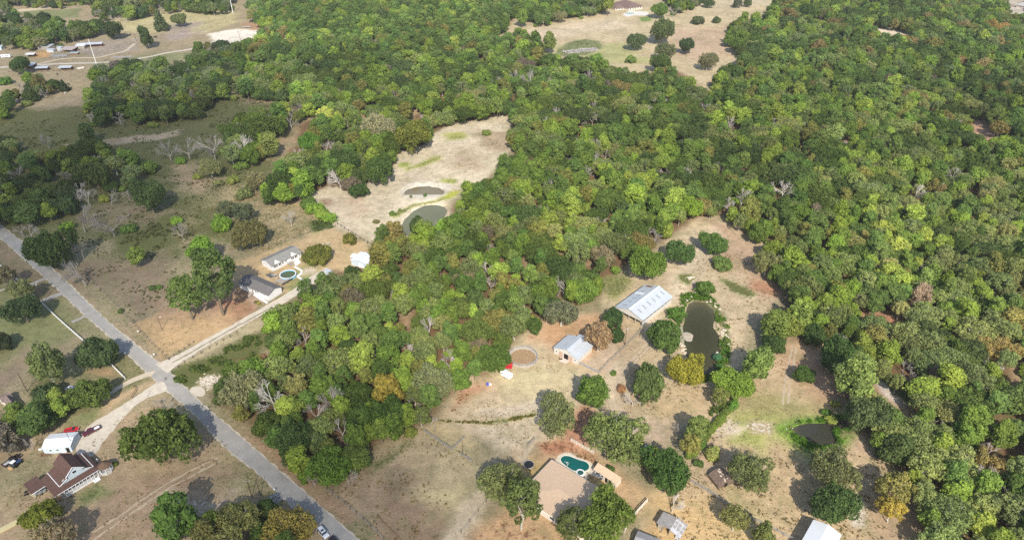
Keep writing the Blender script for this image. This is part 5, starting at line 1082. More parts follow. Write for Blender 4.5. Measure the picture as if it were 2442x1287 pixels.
# ---- horse trailers
def horse_trailer(p, rz, L_, body, label, slots):
    t = empty('horse_trailer', p, rz, label, 'horse trailer'); hw = 1.05; b = MB()
    b.hexa([(-L_/2, -hw, .5), (L_/2 - .5, -hw, .5), (L_/2 - .5, hw, .5), (-L_/2, hw, .5), (-L_/2, -hw, 2.2), (L_/2 - .5, -hw, 2.2), (L_/2 - .5, hw, 2.2), (-L_/2, hw, 2.2)])
    b.hexa([(L_/2 - .5, -hw, .5), (L_/2 + .1, -hw * .55, .6), (L_/2 + .1, hw * .55, .6), (L_/2 - .5, hw, .5), (L_/2 - .5, -hw, 2.2), (L_/2, -hw * .5, 2.0), (L_/2, hw * .5, 2.0), (L_/2 - .5, hw, 2.2)]); b.build('body', body, t)
    MB().hexa([(-L_/2 + .02, -hw + .05, 2.202), (L_/2 - .5, -hw + .05, 2.202), (L_/2 - .5, hw - .05, 2.202), (-L_/2 + .02, hw - .05, 2.202), (-L_/2 + .1, -hw * .7, 2.42), (L_/2 - .6, -hw * .7, 2.42), (L_/2 - .6, hw * .7, 2.42), (-L_/2 + .1, hw * .7, 2.42)]).build('roof', body if not slots else trim, t)
    MB().box((-L_/2 - .03, 0, 1.3), (.05, 1.7, 1.5)).build('ramp_door', body, t)
    for s in (-1, 1):
        for x in (-.45, .45): w_ = MB().tube((x - .3, s * (hw - .1), .36), (x - .3, s * (hw + .12), .36), .36, n=12).build('wheel', rubber, t); MB().tube((x - .3, s * (hw + .125), .36), (x - .3, s * (hw + .15), .36), .18, n=10).build('rim', trim, w_)
        MB().box((-.3, s * (hw + .08), .85), (1.9, .3, .08)).build('fender', trim if slots else body, t)
        for k in range(3 if slots else 2): MB().box((-L_ * .28 + k * L_ * .26, s * (hw + .012), 1.75), (.95, .03, .28)).build('window', glass, t)
    MB().tube((L_/2, -.3, .5), (L_/2 + 1.3, 0, .5), .06).tube((L_/2, .3, .5), (L_/2 + 1.3, 0, .5), .06).tube((L_/2 + 1.2, 0, 0), (L_/2 + 1.2, 0, .8), .05).build('hitch', steel, t)
    return t
redp = mat('red_paint', (.52, .02, .03), .3, .5); whp = mat('white_paint', (.82, .83, .85), .3, .5)
horse_trailer(G(1209.5, 876), 3.0, 4.0, redp, 'red horse trailer parked against the round pen', False)
q0, q1 = G(1192, 889), G(1222, 905); horse_trailer(G(1207, 897), math.atan2(q0.y - q1.y, q0.x - q1.x), 5.0, whp, 'white horse trailer beside the red one', True)
p = G(1165.5, 917); t = empty('toy_slide', p, .5, 'small white and blue toy on the red soil', 'toy'); MB().add([(0, -.4, 0), (.0, .4, 0), (1.3, .4, 0), (1.3, -.4, 0), (0, -.4, 1.1), (0, .4, 1.1)], [(0, 3, 4), (1, 5, 2), (4, 3, 2, 5), (0, 4, 5, 1), (0, 1, 2, 3)]).build('slide', trim, t); MB().box((-.5, 0, .55), (.8, .8, 1.1)).build('tower', mat('blue_plastic', (.08, .12, .5), .4), t)
# jump poles on the yard
p = G(1265, 804); t = empty('jump_poles', p, -.5, 'pair of red poles lying on the dusty yard', 'poles'); [MB().tube((-1.2, dy, .3), (1.2, dy, .3), .07).build('pole', mat('faded_red', (.35, .10, .06), .7), t) for dy in (-.35, .35)]; [MB().box((dx, 0, .12), (.12, .9, .24)).build('foot', wood_, t) for dx in (-1, 1)]

# ---- house with the tan roof, its pool and yard
E_ = 3.0
P0, P1, P2 = G(1240, 1178.8, E_), G(1347.5, 1248.2, E_), G(1321.6, 1101.4, E_)
o, a, Lh, Wh = frame3(P0, P1, P2); Lh = max(Lh * 1.45, 24); r = empty('tan_roofed_house', o, a, 'large low house under a tan shingle roof beside the kidney shaped pool', 'house')
b = MB(); b.box((Lh / 2, .1, E_ / 2), (Lh, .2, E_)); b.box((Lh / 2, Wh - .1, E_ / 2), (Lh, .2, E_)); b.box((.1, Wh / 2, E_ / 2), (.2, Wh - .4, E_)); b.box((Lh - .1, Wh / 2, E_ / 2), (.2, Wh - .4, E_)); b.build('wall', plaster, r)
h = E_ + 1.0; o_ = .5; m_ = Wh / 2; b = MB(); z = E_ + .05
A, B_, Cc, Dd = (-o_, -o_, z), (Lh + o_, -o_, z), (Lh + o_, Wh + o_, z), (-o_, Wh + o_, z); R0_, R1_ = (m_, m_, h), (Lh - m_, m_, h)
if Lh < Wh: R0_, R1_ = (Lh / 2, Lh / 2, h), (Lh / 2, Wh - Lh / 2, h)
if Lh >= Wh: b.add([A, B_, Cc, Dd, R0_, R1_], [(0, 1, 5, 4), (1, 2, 5), (2, 3, 4, 5), (3, 0, 4), (3, 2, 1, 0)])
else: b.add([A, B_, Cc, Dd, R0_, R1_], [(0, 1, 4), (1, 2, 5, 4), (2, 3, 5), (3, 0, 4, 5), (3, 2, 1, 0)])
b.build('roof', sht, r); b = MB()
for (x0, y0), (x1, y1) in (((-o_, -o_), (Lh + o_, -o_)), ((Lh + o_, -o_), (Lh + o_, Wh + o_)), ((Lh + o_, Wh + o_), (-o_, Wh + o_)), ((-o_, Wh + o_), (-o_, -o_))): b.tube((x0, y0, z - .08), (x1, y1, z - .08), .09, n=4)
b.build('gutter', trim, r)
for x in (.50, .58, .30, .75): window(r, Lh * x, 0, 1.6, 1.9, 1.4, '-y')
for y in (.3, .6): window(r, 0, Wh * y, 1.6, 1.5, 1.3, '-x')
MB().tube((Lh * .6, m_, h - .2), (Lh * .6, m_, h + .7), .10).build('vent_pipe', steel, r)
p = G(1421, 1190, 3); t = empty('grey_canopy', (p.x, p.y, 0), a, 'grey flat canopy in the tree shade behind the tan roofed house', 'canopy'); MB().slab((-2.6, -2.2, 2.9), (2.6, -2.2, 2.9), (2.6, 2.2, 3.2), (-2.6, 2.2, 3.2), .12).build('roof', greywood, t); [post(t, x, y, 2.8, .14, wood_) for x in (-2.4, 2.4) for y in (-2, 2)]
# pool
zp = lambda pts: [(1240 + x / 5.211, 1040 + y / 5.211) for x, y in pts]
POOL = zp([(492,285),(502,248),(545,228),(600,230),(640,252),(680,280),(730,298),(790,303),(830,310),(868,345),(883,385),(865,425),(815,442),(745,432),(685,437),(645,432),(612,402),(592,372),(552,352),(512,330)])
Pp = resample(pxpoly(POOL), .8); cpt = sum(Pp, Vector()) / len(Pp)
pool = empty('swimming_pool', cpt, 0, 'kidney shaped deep green swimming pool with a round spa', 'pool'); loc = [(p - cpt) for p in Pp]
if sum(a_.x * b_.y - b_.x * a_.y for a_, b_ in zip(loc, loc[1:] + loc[:1])) < 0: loc.reverse()
MB().add([(p.x, p.y, .12) for p in loc], [tuple(range(len(loc)))]).build('water', mat('deep_green_water', (.006, .105, .095), .04, .5, .1, .3), pool)
b = MB(); nl = len(loc); nm_ = []
for i in range(nl):
    d = (loc[(i + 1) % nl] - loc[i - 1]).normalized(); nm_.append(Vector((d.y, -d.x, 0)))
for i in range(nl):
    j = (i + 1) % nl; a0, a1 = loc[i], loc[j]; b0, b1 = a0 + nm_[i] * .45, a1 + nm_[j] * .45
    b.hexa([(a0.x, a0.y, .02), (b0.x, b0.y, .02), (b1.x, b1.y, .02), (a1.x, a1.y, .02), (a0.x, a0.y, .20), (b0.x, b0.y, .20), (b1.x, b1.y, .20), (a1.x, a1.y, .20)])
b.build('coping', mat('pale_coping', (.70, .64, .53), .8), pool)
sp = G(*zp([(750, 456)])[0]) - cpt; b = MB(); b.cyl((sp.x, sp.y, .22), 1.05, .05, 24); b.build('spa_water', mat('spa_water', (.03, .10, .08), .05, .5), pool); b = MB()
for i in range(20):
    a0, a1 = 2 * PI * i / 20, 2 * PI * (i + 1) / 20; p = [(sp.x + math.cos(q) * w_, sp.y + math.sin(q) * w_) for q in (a0, a1) for w_ in (1.05, 1.45)]
    b.hexa([(*p[0], .05), (*p[1], .05), (*p[3], .05), (*p[2], .05), (*p[0], .42), (*p[1], .42), (*p[3], .42), (*p[2], .42)])
b.build('spa_rim', trim, pool)
p = G(1352, 1103); t = empty('pool_cleaner', (p.x, p.y, .13), 0, 'white pool cleaner with its hose floating in the pool', 'pool cleaner'); MB().cyl((0, 0, 0), .22, .15, 10).build('head', trim, t); MB().tube((0, 0, .06), (.1, -1.3, .06), .05).tube((.1, -1.3, .06), (.7, .2, .06), .04).tube((0, 0, .06), (-.8, .5, .06), .04).build('hose', trim, t)
slab_px('pool_terrace', zp([(440,300),(470,240),(560,195),(640,205),(700,250),(800,285),(880,320),(920,370),(930,430),(1000,480),(960,510),(860,470),(830,560),(840,610),(770,620),(700,545),(640,470),(600,420),(560,380),(480,345)]), .03, mat('pale_terrace', (.62, .54, .42), .85, .12, .10, 1))
bs = []
for k in range(7):
    r_ = np.random.RandomState(k); bb = MB(); vs = []
    for zz_, rr_ in ((0, .8), (.45, 1.0), (.85, .6)): vs += [(math.cos(q) * rr_ * r_.uniform(.75, 1.15), math.sin(q) * rr_ * r_.uniform(.75, 1.15), zz_) for q in [2 * PI * i / 6 for i in range(6)]]
    bb.add(vs, [(i, (i + 1) % 6, 6 + (i + 1) % 6, 6 + i) for i in range(6)] + [(6 + i, 6 + (i + 1) % 6, 12 + (i + 1) % 6, 12 + i) for i in range(6)] + [tuple(range(12, 18))]); bs.append(bb.mesh('boulder', stone))
def boulder(x, y, s, label, group): o = link('boulder', bs[rnd.randrange(7)]); o.location = (x, y, -.05 * s); o.scale = (s, s * rnd.uniform(.7, 1.1), s * .7); o.rotation_euler = (0, 0, rnd.uniform(0, 6)); return tag(o, label, 'rock', group)
ed = zp([(560,215),(600,212),(630,225),(655,238),(680,255),(705,272),(735,280),(770,288),(800,292)])
for i in range(30):
    u, v = ed[i % 9]; p = G(u + rnd.uniform(-2.5, 2.5), v + rnd.uniform(-2, 1.6)); boulder(p.x, p.y, rnd.uniform(.3, .6), 'pale rock piled along the back edge of the kidney shaped pool', 'rocks behind the pool')
# pool house
E_ = 2.6; P0, P1, P2 = G(1418.5, 1118, E_), G(1469.5, 1150.5, E_), G(1430, 1104.5, E_)
r, a_, b_, rf = gable('pool_house', 'narrow pool house with a tan roof and white wall', 'pool house', P0, P1, P2, E_, 3.5, 'x', plaster, sht, .4, .12, ridge_at=.75)
for x in (.12, .36): window(r, a_ * x, 0, 1.5, 1.0, 1.0, '-y')
for x in (.24, .56, .72): door(r, a_ * x, 0, 0, 1.0, 2.1, '-y', dark if x != .24 else blue)
# trampoline
p = G(1261, 1110.5); Rt_ = 1.75; t = empty('trampoline', p, 0, 'round black trampoline on the dry grass', 'trampoline'); MB().cyl((0, 0, .86), Rt_ - .15, .03, 28).build('jumping_mat', mat('black_mat', (.018, .018, .022), .7), t); b = MB()
for i in range(24): a0, a1 = 2 * PI * i / 24, 2 * PI * (i + 1) / 24; b.tube((math.cos(a0) * Rt_, math.sin(a0) * Rt_, .86), (math.cos(a1) * Rt_, math.sin(a1) * Rt_, .86), .09, n=4)
b.build('rim', steel, t)
for i in range(6): a0 = PI * i / 3; MB().tube((math.cos(a0) * Rt_, math.sin(a0) * Rt_, 0), (math.cos(a0) * Rt_, math.sin(a0) * Rt_, .8), .04).build('leg', steel, t)
# loungers, tables and pots on the terrace
def lounger(u, v, rz, label):
    p = G(u, v, .05); t = empty('sun_lounger', (p.x, p.y, .04), rz, label, 'sun lounger', 'loungers on the terrace'); MB().box((0, 0, .3), (1.3, .6, .08)).build('seat', trim, t); MB().hexa([(-.65, -.3, .3), (-.6, -.3, .3), (-.6, .3, .3), (-.65, .3, .3), (-1.1, -.3, .8), (-1.05, -.3, .8), (-1.05, .3, .8), (-1.1, .3, .8)]).build('backrest', trim, t); [MB().box((x, y, .13), (.05, .05, .26)).build('leg', steel, t) for x in (-.5, .5) for y in (-.25, .25)]
for u, v, rz in ((1388,1152,-.5), (1384,1147,-.6), (1366,1137,.9)): lounger(u, v, rz, 'white sun lounger on the terrace below the spa')
for u, v in ((1405,1134), (1409,1138), (1403,1143)): p = G(u, v); chair(p.x, p.y, .03, rnd.uniform(0, 6), 'brown patio chair on the terrace beside the pool house', timber, 'chairs by the pool house')
p = G(1419, 1145); t = empty('round_table', p, 0, 'small dark round table on the yellow grass by the pool house', 'table'); MB().cyl((0, 0, .7), .55, .04, 14).build('table_top', timber, t); MB().tube((0, 0, 0), (0, 0, .7), .06).build('stem', steel, t)
p = G(1403, 1153); t = empty('flower_pot', p, 0, 'white flower pot at the terrace corner', 'pot'); MB().cyl((0, 0, 0), .25, .5, 12, r1=.35).build('pot', trim, t); MB().cyl((0, 0, .5), .25, .25, 8, r1=.12).build('plant', mat('pot_plant', (.06, .14, .03)), t)
p = G(1314, 1100); t = empty('play_kitchen', p, .5, 'small pink and blue toys at the end of the terrace', 'toys'); MB().box((0, 0, .35), (.9, .6, .7)).build('box', mat('pink_plastic', (.6, .2, .25), .5), t); MB().box((1.0, .3, .2), (.6, .5, .4)).build('toy', mat('navy_plastic', (.03, .05, .2), .5), t)
# planting bed on the slab corner
slab_px('planting_bed', zp([(190,570),(225,530),(245,545),(205,595)]), .25, mat('hedge_green', (.07, .14, .035), .9, .1, .4, 3, .1, 4), None, 'low green planting bed at the corner of the tan roofed house', 'planting bed', .25)
# house with the blue roof under the trees
r, a_, b_, rf = gable('blue_roofed_house', 'blue grey roofed house almost hidden under the broad dark tree', 'house', G(1524,1085,3), G(1566,1106,3), G(1545,1064,3), 3, 4.6, 'x', plaster, mat('blue_roof', (.32, .42, .52), .5, .4, .08), .5); window(r, a_ * .3, 0, 1.6, 1.2, 1.2, '-y'); door(r, a_ * .6, 0, 0, 1, 2.1, '-y')
# ---- old shed, its tin lean-to, the grey roofed shed, the white building
E_ = 2.7; P0, P1, P2 = G(1569.7, 1245, E_), G(1598, 1260.5, E_), G(1586, 1224.5, E_)
o, a, Ls, Ws = frame3(P0, P1, P2); r = empty('old_shed', o, a, 'old grey shed with a board roof and a tin lean-to', 'shed')
b = MB(); b.box((Ls / 2, Ws - .1, E_ / 2), (Ls, .15, E_)); b.box((.1, Ws / 2, E_ / 2), (.15, Ws - .3, E_)); b.box((Ls * .22, .1, E_ / 2), (Ls * .42, .15, E_)); b.build('wall', wood_, r)
MB().slab((-.4, -.5, E_ + .15), (Ls + .2, -.5, E_ + .7), (Ls + .2, Ws + .4, E_ + .7), (-.4, Ws + .4, E_ + .15), .12).build('roof', greywood, r)
L_t = Ls * .95; MB().slab((Ls + .25, -.9, E_ + .75), (Ls + L_t, -.9, E_ - .5), (Ls + L_t, Ws + .2, E_ - .5), (Ls + .25, Ws + .2, E_ + .75), .07).build('lean_to_roof', mat('worn_tin', (.42, .42, .43), .55, .4, .35, .8, .03, wave=('X', 1.7)), r)
sheet = MB().box((0, 0, 0), (.8, 1.1, .03)).mesh('roof_patch', greywood)
for k in range(9): x = Ls + .9 + (k % 3) * 1.2; o2 = link('roof_patch', sheet, r, (x, 1 + (k // 3) * 1.7, E_ + .79 - (x - Ls - .25) * 1.25 / (L_t - .25) + .05)); o2.rotation_euler = (0, math.atan2(1.25, L_t - .25), 0)
for x in (Ls * .45, Ls, Ls + L_t - .3): post(r, x, -.3, 2.1, .15, wood_)
b = MB(); b.box((Ls * .98, Ws * .5, .9), (.1, Ws, 1.8)); b.build('partition', wood_, r); MB().box((Ls + L_t * .7, .3, .4), (1.2, 1.0, .8)).build('feed_bin', mat('bin_grey', (.5, .5, .5)), r)
r, a_, b_, rf = gable('grey_roofed_shed', 'grey roofed shed cut by the bottom edge', 'shed', G(1512,1298,2.6), G(1562,1318,2.6), G(1529,1270,2.6), 2.6, 3.3, 'x', wood_, mat('plain_grey_roof', (.27, .265, .27), .7, .2, .1, 1), .4); door(r, a_ * .5, 0, 0, 1.2, 2.0, '-y', dark)
E_ = 4.4; Cl, Cr = G(1941, 1239.5, E_), G(2005.6, 1275, E_); Ll = G(1905, 1303, E_)
r, a_, b_, rf = gable('white_building', 'white roofed metal building cut by the bottom edge', 'building', Ll, Ll + (Cr - Cl), Cl, E_, 5.6, 'y', plaster, tinw, .15, .08); window(r, a_ * .5, b_, 2, 1, 1, '+y'); door(r, 0, b_ * .5, 0, 1.0, 2.1, '-x', steel)
# stone ruin
p = G(1718, 1145); t = empty('stone_hut', p, .4, 'tumbledown hut with a stone covered roof under the airy tree', 'hut'); MB().prof([(-3, 0), (3, 0), (3.2, 1.6), (2, 2.7), (0, 3.1), (-2, 2.6), (-3.2, 1.5)], -2.6, 2.6).build('mound', mat('ruin_brown', (.16, .115, .09), .95, .1, .35, 1.5, .1, 3), t)
stm = bs[2]
for k in range(26):
    x = rnd.uniform(-2.4, 2.8); y = rnd.uniform(-2.5, 2.5); o2 = link('stone', bs[k % 7], t, (x, y, 2.95 - abs(x) ** 1.6 * .25)); s = rnd.uniform(.2, .45); o2.scale = (s, s, s * .6)
MB().box((0, -2.62, .8), (1.2, .06, 1.6)).build('doorway', dark, t)  # no real opening: its shade is a near-black sheet on the mound
# ---- porch house
E_ = 2.9; zq = lambda x, y: (x / 6.436, 1000 + y / 6.436)
A_, B_, C_ = G(*zq(840,1170), E_), G(*zq(1540,745), E_), G(*zq(355,990), E_)
o, a, Lh, _w = frame3(A_, B_, C_); ca, sa = math.cos(-a), math.sin(-a)
def lo_(x, y, z=E_):
    p = G(*zq(x, y), z) - o; return (p.x * ca - p.y * sa, p.x * sa + p.y * ca)
lc = {k: lo_(*v) for k, v in dict(farleft=(355,990), wingfront=(485,1140), inner=(680,1015), A=(840,1170), rightback=(1335,500), eaveL0=(940,1050), eaveL1=(675,770), eaveR0=(1430,740), eaveR1=(1240,550), gaz=(1600,700)).items()}
print('porch house local', {k: (round(v[0], 1), round(v[1], 1)) for k, v in lc.items()}, round(Lh, 1))
D_ = max(lc['rightback'][1], 10.5); xl, xr = lc['eaveL0'][0], lc['eaveR0'][0]; yf = (lc['eaveL0'][1] + lc['eaveR0'][1]) / 2
house = empty('porch_house', o, a, 'brown roofed farmhouse with a white railed wraparound porch', 'house')
xw, yw0, yw1 = lc['farleft'][0], lc['wingfront'][1], lc['farleft'][1]
b = MB(); zi = E_ + .75
b.slab((-.2, -.3, E_), (Lh, -.3, E_), (Lh - 1.8, yf, zi), (xl, yf, zi), .15)                      # front porch roof
b.slab((Lh + .0, -.3, E_), (Lh + .0, D_, E_), (xr, D_, zi), (xr, yf, zi), .15); b.slab((-.2, -.3, E_ ), (xl, yf, zi), (xl, D_, zi), (-.2, D_, E_), .15)
b.slab((xw, yw0, E_ - .2), (-.2, yw0, E_), (-.2, yw1 + .3, E_ + .02), (xw, yw1 + .3, E_ - .18), .15); b.build('porch_roof', shb, house)
xm = (xl + xr) / 2; hw = (xr - xl) / 2; H1 = zi + hw * .48; hc = hw * .50; H2 = zi + hw * .42 + hc * .85; zc_ = zi + (hw - hc) * .48
b = MB(); b.box(((xl + xr) / 2, yf + .7, E_ / 2), (xr - xl - .6, .2, E_)); b.box((xl + .4, (yf + D_) / 2, E_ / 2), (.2, D_ - yf - 1, E_)); b.box((xr - .4, (yf + D_) / 2, E_ / 2), (.2, D_ - yf - 1, E_)); b.box((xm, D_ - .3, E_ / 2), (xr - xl - .6, .2, E_))
b.prof([(xl + .3, zi - .4), (xr - .3, zi - .4), (xm + hc, zc_), (xm + hc, zc_ + .9), (xm, H2 - .1), (xm - hc, zc_ + .9), (xm - hc, zc_)], yf + .25, yf + .4); b.build('wall', blue, house)
b = MB()
for s in (-1, 1):
    b.slab((xm + s * hw * 1.03, yf, zi - .05), (xm + s * hw * 1.03, D_ + .2, zi - .05), (xm + s * hc * .9, D_ + .2, zc_ + .12), (xm + s * hc * .9, yf, zc_ + .12), .14)
    b.slab((xm + s * (hc + .4), yf - .1, zc_ + .95 - .3), (xm + s * (hc + .4), D_ + .5, zc_ + .65), (xm, D_ + .5, H2 + .1), (xm, yf - .1, H2 + .1), .14)
b.build('roof', shb, house)
b = MB()
for s in (-1, 1):
    b.tube((xm + s * (hc + .4), yf - .12, zc_ + .58), (xm, yf - .12, H2 + .03), .11, n=4); b.tube((xm + s * hw * 1.03, yf - .02, zi - .1), (xm + s * hc, yf - .02, zc_ + .05), .11, n=4); b.tube((xm + s * hw * 1.04, yf, zi - .02), (xm + s * hw * 1.04, D_ + .2, zi - .02), .12, n=4)
b.tube((-.2, -.32, E_ - .08), (Lh, -.32, E_ - .08), .10, n=4).tube((xw, yw0 - .02, E_ - .28), (-.2, yw0 - .02, E_ - .08), .10, n=4); b.build('white_trim', trim, house)
window(house, xm, yf + .24, zc_ + .8, 1.3, 1.2, '-y')
for x in (.30, .45, .75): window(house, xl + (xr - xl) * x, yf + .58, 1.7, 1.1, 1.4, '-y')
door(house, xl + (xr - xl) * .6, yf + .58, .4, 1.1, 2.1, '-y', trim)
MB().box((Lh / 2 + .8, yf / 2 + .1, .22), (Lh - 1.6, yf + .6, .44)).build('porch_floor', mat('porch_boards', (.48, .45, .41), .8, .2, .1), house)
nb = 9; x0 = 2.6; x1 = Lh - 1.3
for i in range(nb + 1): post(house, x0 + (x1 - x0) * i / nb, -.1, E_ - .2, .15, trim)
for i in range(nb):
    if i == nb - 1: continue
    xa = x0 + (x1 - x0) * i / nb; wd = (x1 - x0) / nb; b = MB(); b.box((xa + wd / 2, -.1, 1.30), (wd - .17, .07, .09)); b.box((xa + wd / 2, -.1, .62), (wd - .17, .07, .07)); [b.box((xa + wd * (k + .5) / 9, -.1, .96), (.05, .05, .60)) for k in range(9)]; b.build('railing', trim, house)
MB().box(((x0 + x1) / 2, -.28, .20), (x1 - x0, .06, .40)).build('skirting', trim, house); stairs(house, x1 - 1.2, -.4, '-y', 4, 1.9, .45, trim)
for x, y in ((xw + .2, yw0 + .2), (xw + .2, yw1), (.1, yw0 + .1), (xw / 2, yw0 + .2)): post(house, x, y, E_ - .3, .16, wood_)
b = MB()
for x in (.2, 1.0, 1.8): b.box((x, 1.0, .30), (.10, 2.4, .12))
for y in (0, .8, 1.6): b.box((1.1, y, .42), (2.3, .12, .10))
b.build('porch_joists', timber, house)
for x in (.1, 1.2, 2.3): post(house, x, -.1, E_ - .25, .13, timber)
gx_, gy_ = lc['gaz']; gy_ = max(gy_, .3); og = [(gx_ + 2.3 * math.cos(PI / 8 + k * PI / 4), gy_ + 2.3 * math.sin(PI / 8 + k * PI / 4)) for k in range(8)]
b = MB(); b.add([(x, y, E_ + .12) for x, y in og] + [(gx_, gy_, E_ + 1.6)], [(i, (i + 1) % 8, 8) for i in range(8)] + [tuple(reversed(range(8)))]); b.build('gazebo_roof', mat('gazebo_shingle', (.15, .095, .065), .9, .1, .2, 2), house)
og2 = [(gx_ + 2.05 * math.cos(PI / 8 + k * PI / 4), gy_ + 2.05 * math.sin(PI / 8 + k * PI / 4)) for k in range(8)]; MB().prism(og2, .0, .44).build('gazebo_floor', MATS['porch_boards'], house)
for i in range(8):
    p, q = Vector((*og2[i], 0)), Vector((*og2[(i + 1) % 8], 0)); post(house, p.x * .985 + gx_ * .015, p.y, E_ - .3, .13, trim, .42); c = (p + q) / 2; an = math.atan2(q.y - p.y, q.x - p.x); bb = MB(); l = (q - p).length - .2
    bb.box((0, 0, .85), (l, .06, .09)); bb.box((0, 0, .12), (l, .06, .07)); [bb.box((-l / 2 + l * (k + .5) / 6, 0, .48), (.05, .05, .62)) for k in range(6)]; bb.build('gazebo_railing', trim, house, (c.x, c.y, .46), an)
MB().tube((lc['eaveL0'][0] + 1.5, yf + .6, zi + .1), (lc['eaveL0'][0] + 1.5, yf + .6, zi + .9), .07).tube((lc['eaveL0'][0] + 1.1, yf + .6, zi + .9), (lc['eaveL0'][0] + 1.9, yf + .6, zi + 1.1), .2).build('satellite_dish', steel, house)
# garage
E_ = 2.8; r, a_, b_, rf = gable('white_garage', 'white metal garage with an open side door beside the brown roofed house', 'garage', G(*zq(642,440), E_), G(*zq(1077,405), E_), G(*zq(745,225), E_), E_, 3.7, 'x', blue, tinw, .12, .08)
for x in (.26, .50): window(r, a_ * x, 0, 1.5, .9, .9, '-y')
door(r, a_ * .86, 0, 0, 1.1, 2.1, '-y', dark, True); door(r, a_ * .70, 0, 0, 1.0, 2.1, '-y', trim)
for y in (.3, .7): MB().box((a_ + .02, b_ * y, 1.25), (.06, b_ * .34, 2.4)).build('roller_door', mat('roller_blue', (.42, .47, .50), .5), r)
# vehicles
def vehicle(kind, u, v, u2, v2, paint_, label, cat, bedm=None, z=0.0):
    """heading from u, v (middle) towards u2, v2"""
    p = G(u, v); q = G(u2, v2); an = math.atan2(q.y - p.y, q.x - p.x); t = empty(kind, p, an, label, cat); b = MB()
    def tier(st, w0, w1):      # stations x, z low, z high with widths below and above
        for (xa, la, ha), (xb, lb_, hb) in zip(st, st[1:]):
            b.hexa([(xa, -w0, la), (xb, -w0, lb_), (xb, w0, lb_), (xa, w0, la), (xa, -w1, ha), (xb, -w1, hb), (xb, w1, hb), (xa, w1, ha)])
    if kind == 'pickup_truck':
        L_ = 5.7; tier([(-2.85, .45, .62), (2.80, .45, .62)], .98, .98); tier([(-2.85, .62, .66), (-.55, .62, .66)], .98, .98)
        for s in (-1, 1): b.box((-1.70, s * .93, .88), (2.3, .10, .46))
        b.box((-2.81, 0, .88), (.08, 1.76, .46)); tier([(-.55, .62, 1.12), (1.0, .62, 1.12)], .98, .95); tier([(1.0, .62, 1.10), (2.3, .62, 1.02), (2.72, .62, .86), (2.86, .55, .70)], .96, .90); b.box((.25, 0, 1.73), (1.35, 1.42, .06))
        gl = [(-.52, .95, 1.12), (1.05, .95, 1.12)]; cab = (-.52, 1.05, -.40, .80, 1.70)
    elif kind == 'suv':
        tier([(-2.3, .40, .95), (-2.2, .35, 1.02), (1.1, .35, 1.0), (1.9, .38, .92), (2.3, .42, .75)], .93, .88); b.box((-.55, 0, 1.68), (2.6, 1.36, .07)); cab = (-2.2, 1.15, -1.95, .62, 1.64)
    else:
        tier([(-2.35, .40, .88), (-1.5, .32, .95), (1.1, .32, .92), (2.0, .36, .82), (2.35, .42, .62)], .88, .82); b.box((-.35, 0, 1.38), (1.5, 1.20, .06)); cab = (-1.5, 1.15, -1.0, .50, 1.35)
    b.build('body', paint_, t); x0, x1, xa, xb, zt = cab; zl = 1.11 if kind == 'pickup_truck' else 1.0 if kind == 'suv' else .93; wl, wt = (.92, .70) if kind != 'sedan' else (.80, .60)
    g = MB(); g.hexa([(x0, -wl, zl), (x1, -wl, zl), (x1, wl, zl), (x0, wl, zl), (xa, -wt, zt), (xb, -wt, zt), (xb, wt, zt), (xa, wt, zt)]); g.build('glass', glass, t)
    g = MB()
    for s in (-1, 1):
        for xx in ((xa + xb) / 2, xa + .05, xb - .05): g.box((xx, s * (wl + wt) / 2, (zl + zt) / 2), (.10, .12, zt - zl), rx=-s * math.atan2(wl - wt, zt - zl) * -1)
    g.build('pillars', paint_, t)
    if kind == 'pickup_truck': MB().box((-1.70, 0, .70), (2.2, 1.74, .05)).build('bed', bedm or dark, t)
    if kind == 'suv': MB().box((-.1, 0, 1.725), (.7, .95, .02)).build('sunroof', glass, t)
    for x in (-1.55, 1.65):
        for s in (-1, 1): w_ = MB().tube((x, s * .78, .38), (x, s * 1.0, .38), .38, n=14).build('wheel', rubber, t); MB().tube((x, s * 1.003, .38), (x, s * 1.02, .38), .20, n=8).build('rim', steel, w_)
    xe = 2.84 if kind == 'pickup_truck' else 2.28
    for s in (-1, 1): MB().box((xe, s * .68, .72), (.10, .36, .16)).build('headlight', mat('lamp_glass', (.8, .8, .78), .15), t); MB().box((-xe - .02, s * .78, .85), (.06, .18, .25)).build('tail_light', mat('red_lamp', (.4, .01, .01), .3), t); MB().box((.9, s * 1.05, 1.1), (.15, .18, .14)).build('mirror', paint_, t)
    MB().box((xe + .04, 0, .48), (.10, 1.7, .14)).build('bumper', steel, t); return t
mar = mat('maroon_paint', (.10, .022, .035), .3, .5); blk = mat('dark_paint', (.03, .022, .025), .3, .5); slv = mat('silver_paint', (.62, .64, .68), .25, .5)
vehicle('sedan', 172, 1027, 192, 1024, redp, 'bright red car parked behind the white garage', 'car')
vehicle('pickup_truck', 219, 1030, 200, 1040, mar, 'maroon pickup truck with a pale load on the gravel drive', 'pickup truck', trim)
vehicle('pickup_truck', 29.5, 1100, 45, 1089, blk, 'dark pickup truck with a silver toolbox left on the grass', 'pickup truck', steel)
vehicle('suv', 171, 930, 152, 925, slv, 'silver car parked under the wide green trees', 'car')
vehicle('suv', 771, 1272, 780, 1282, slv, 'white grey car with a dark roof window parked on the road edge', 'car')
vehicle('sedan', 800, 1294, 810, 1304, blk, 'dark car cut by the bottom edge on the road verge', 'car')
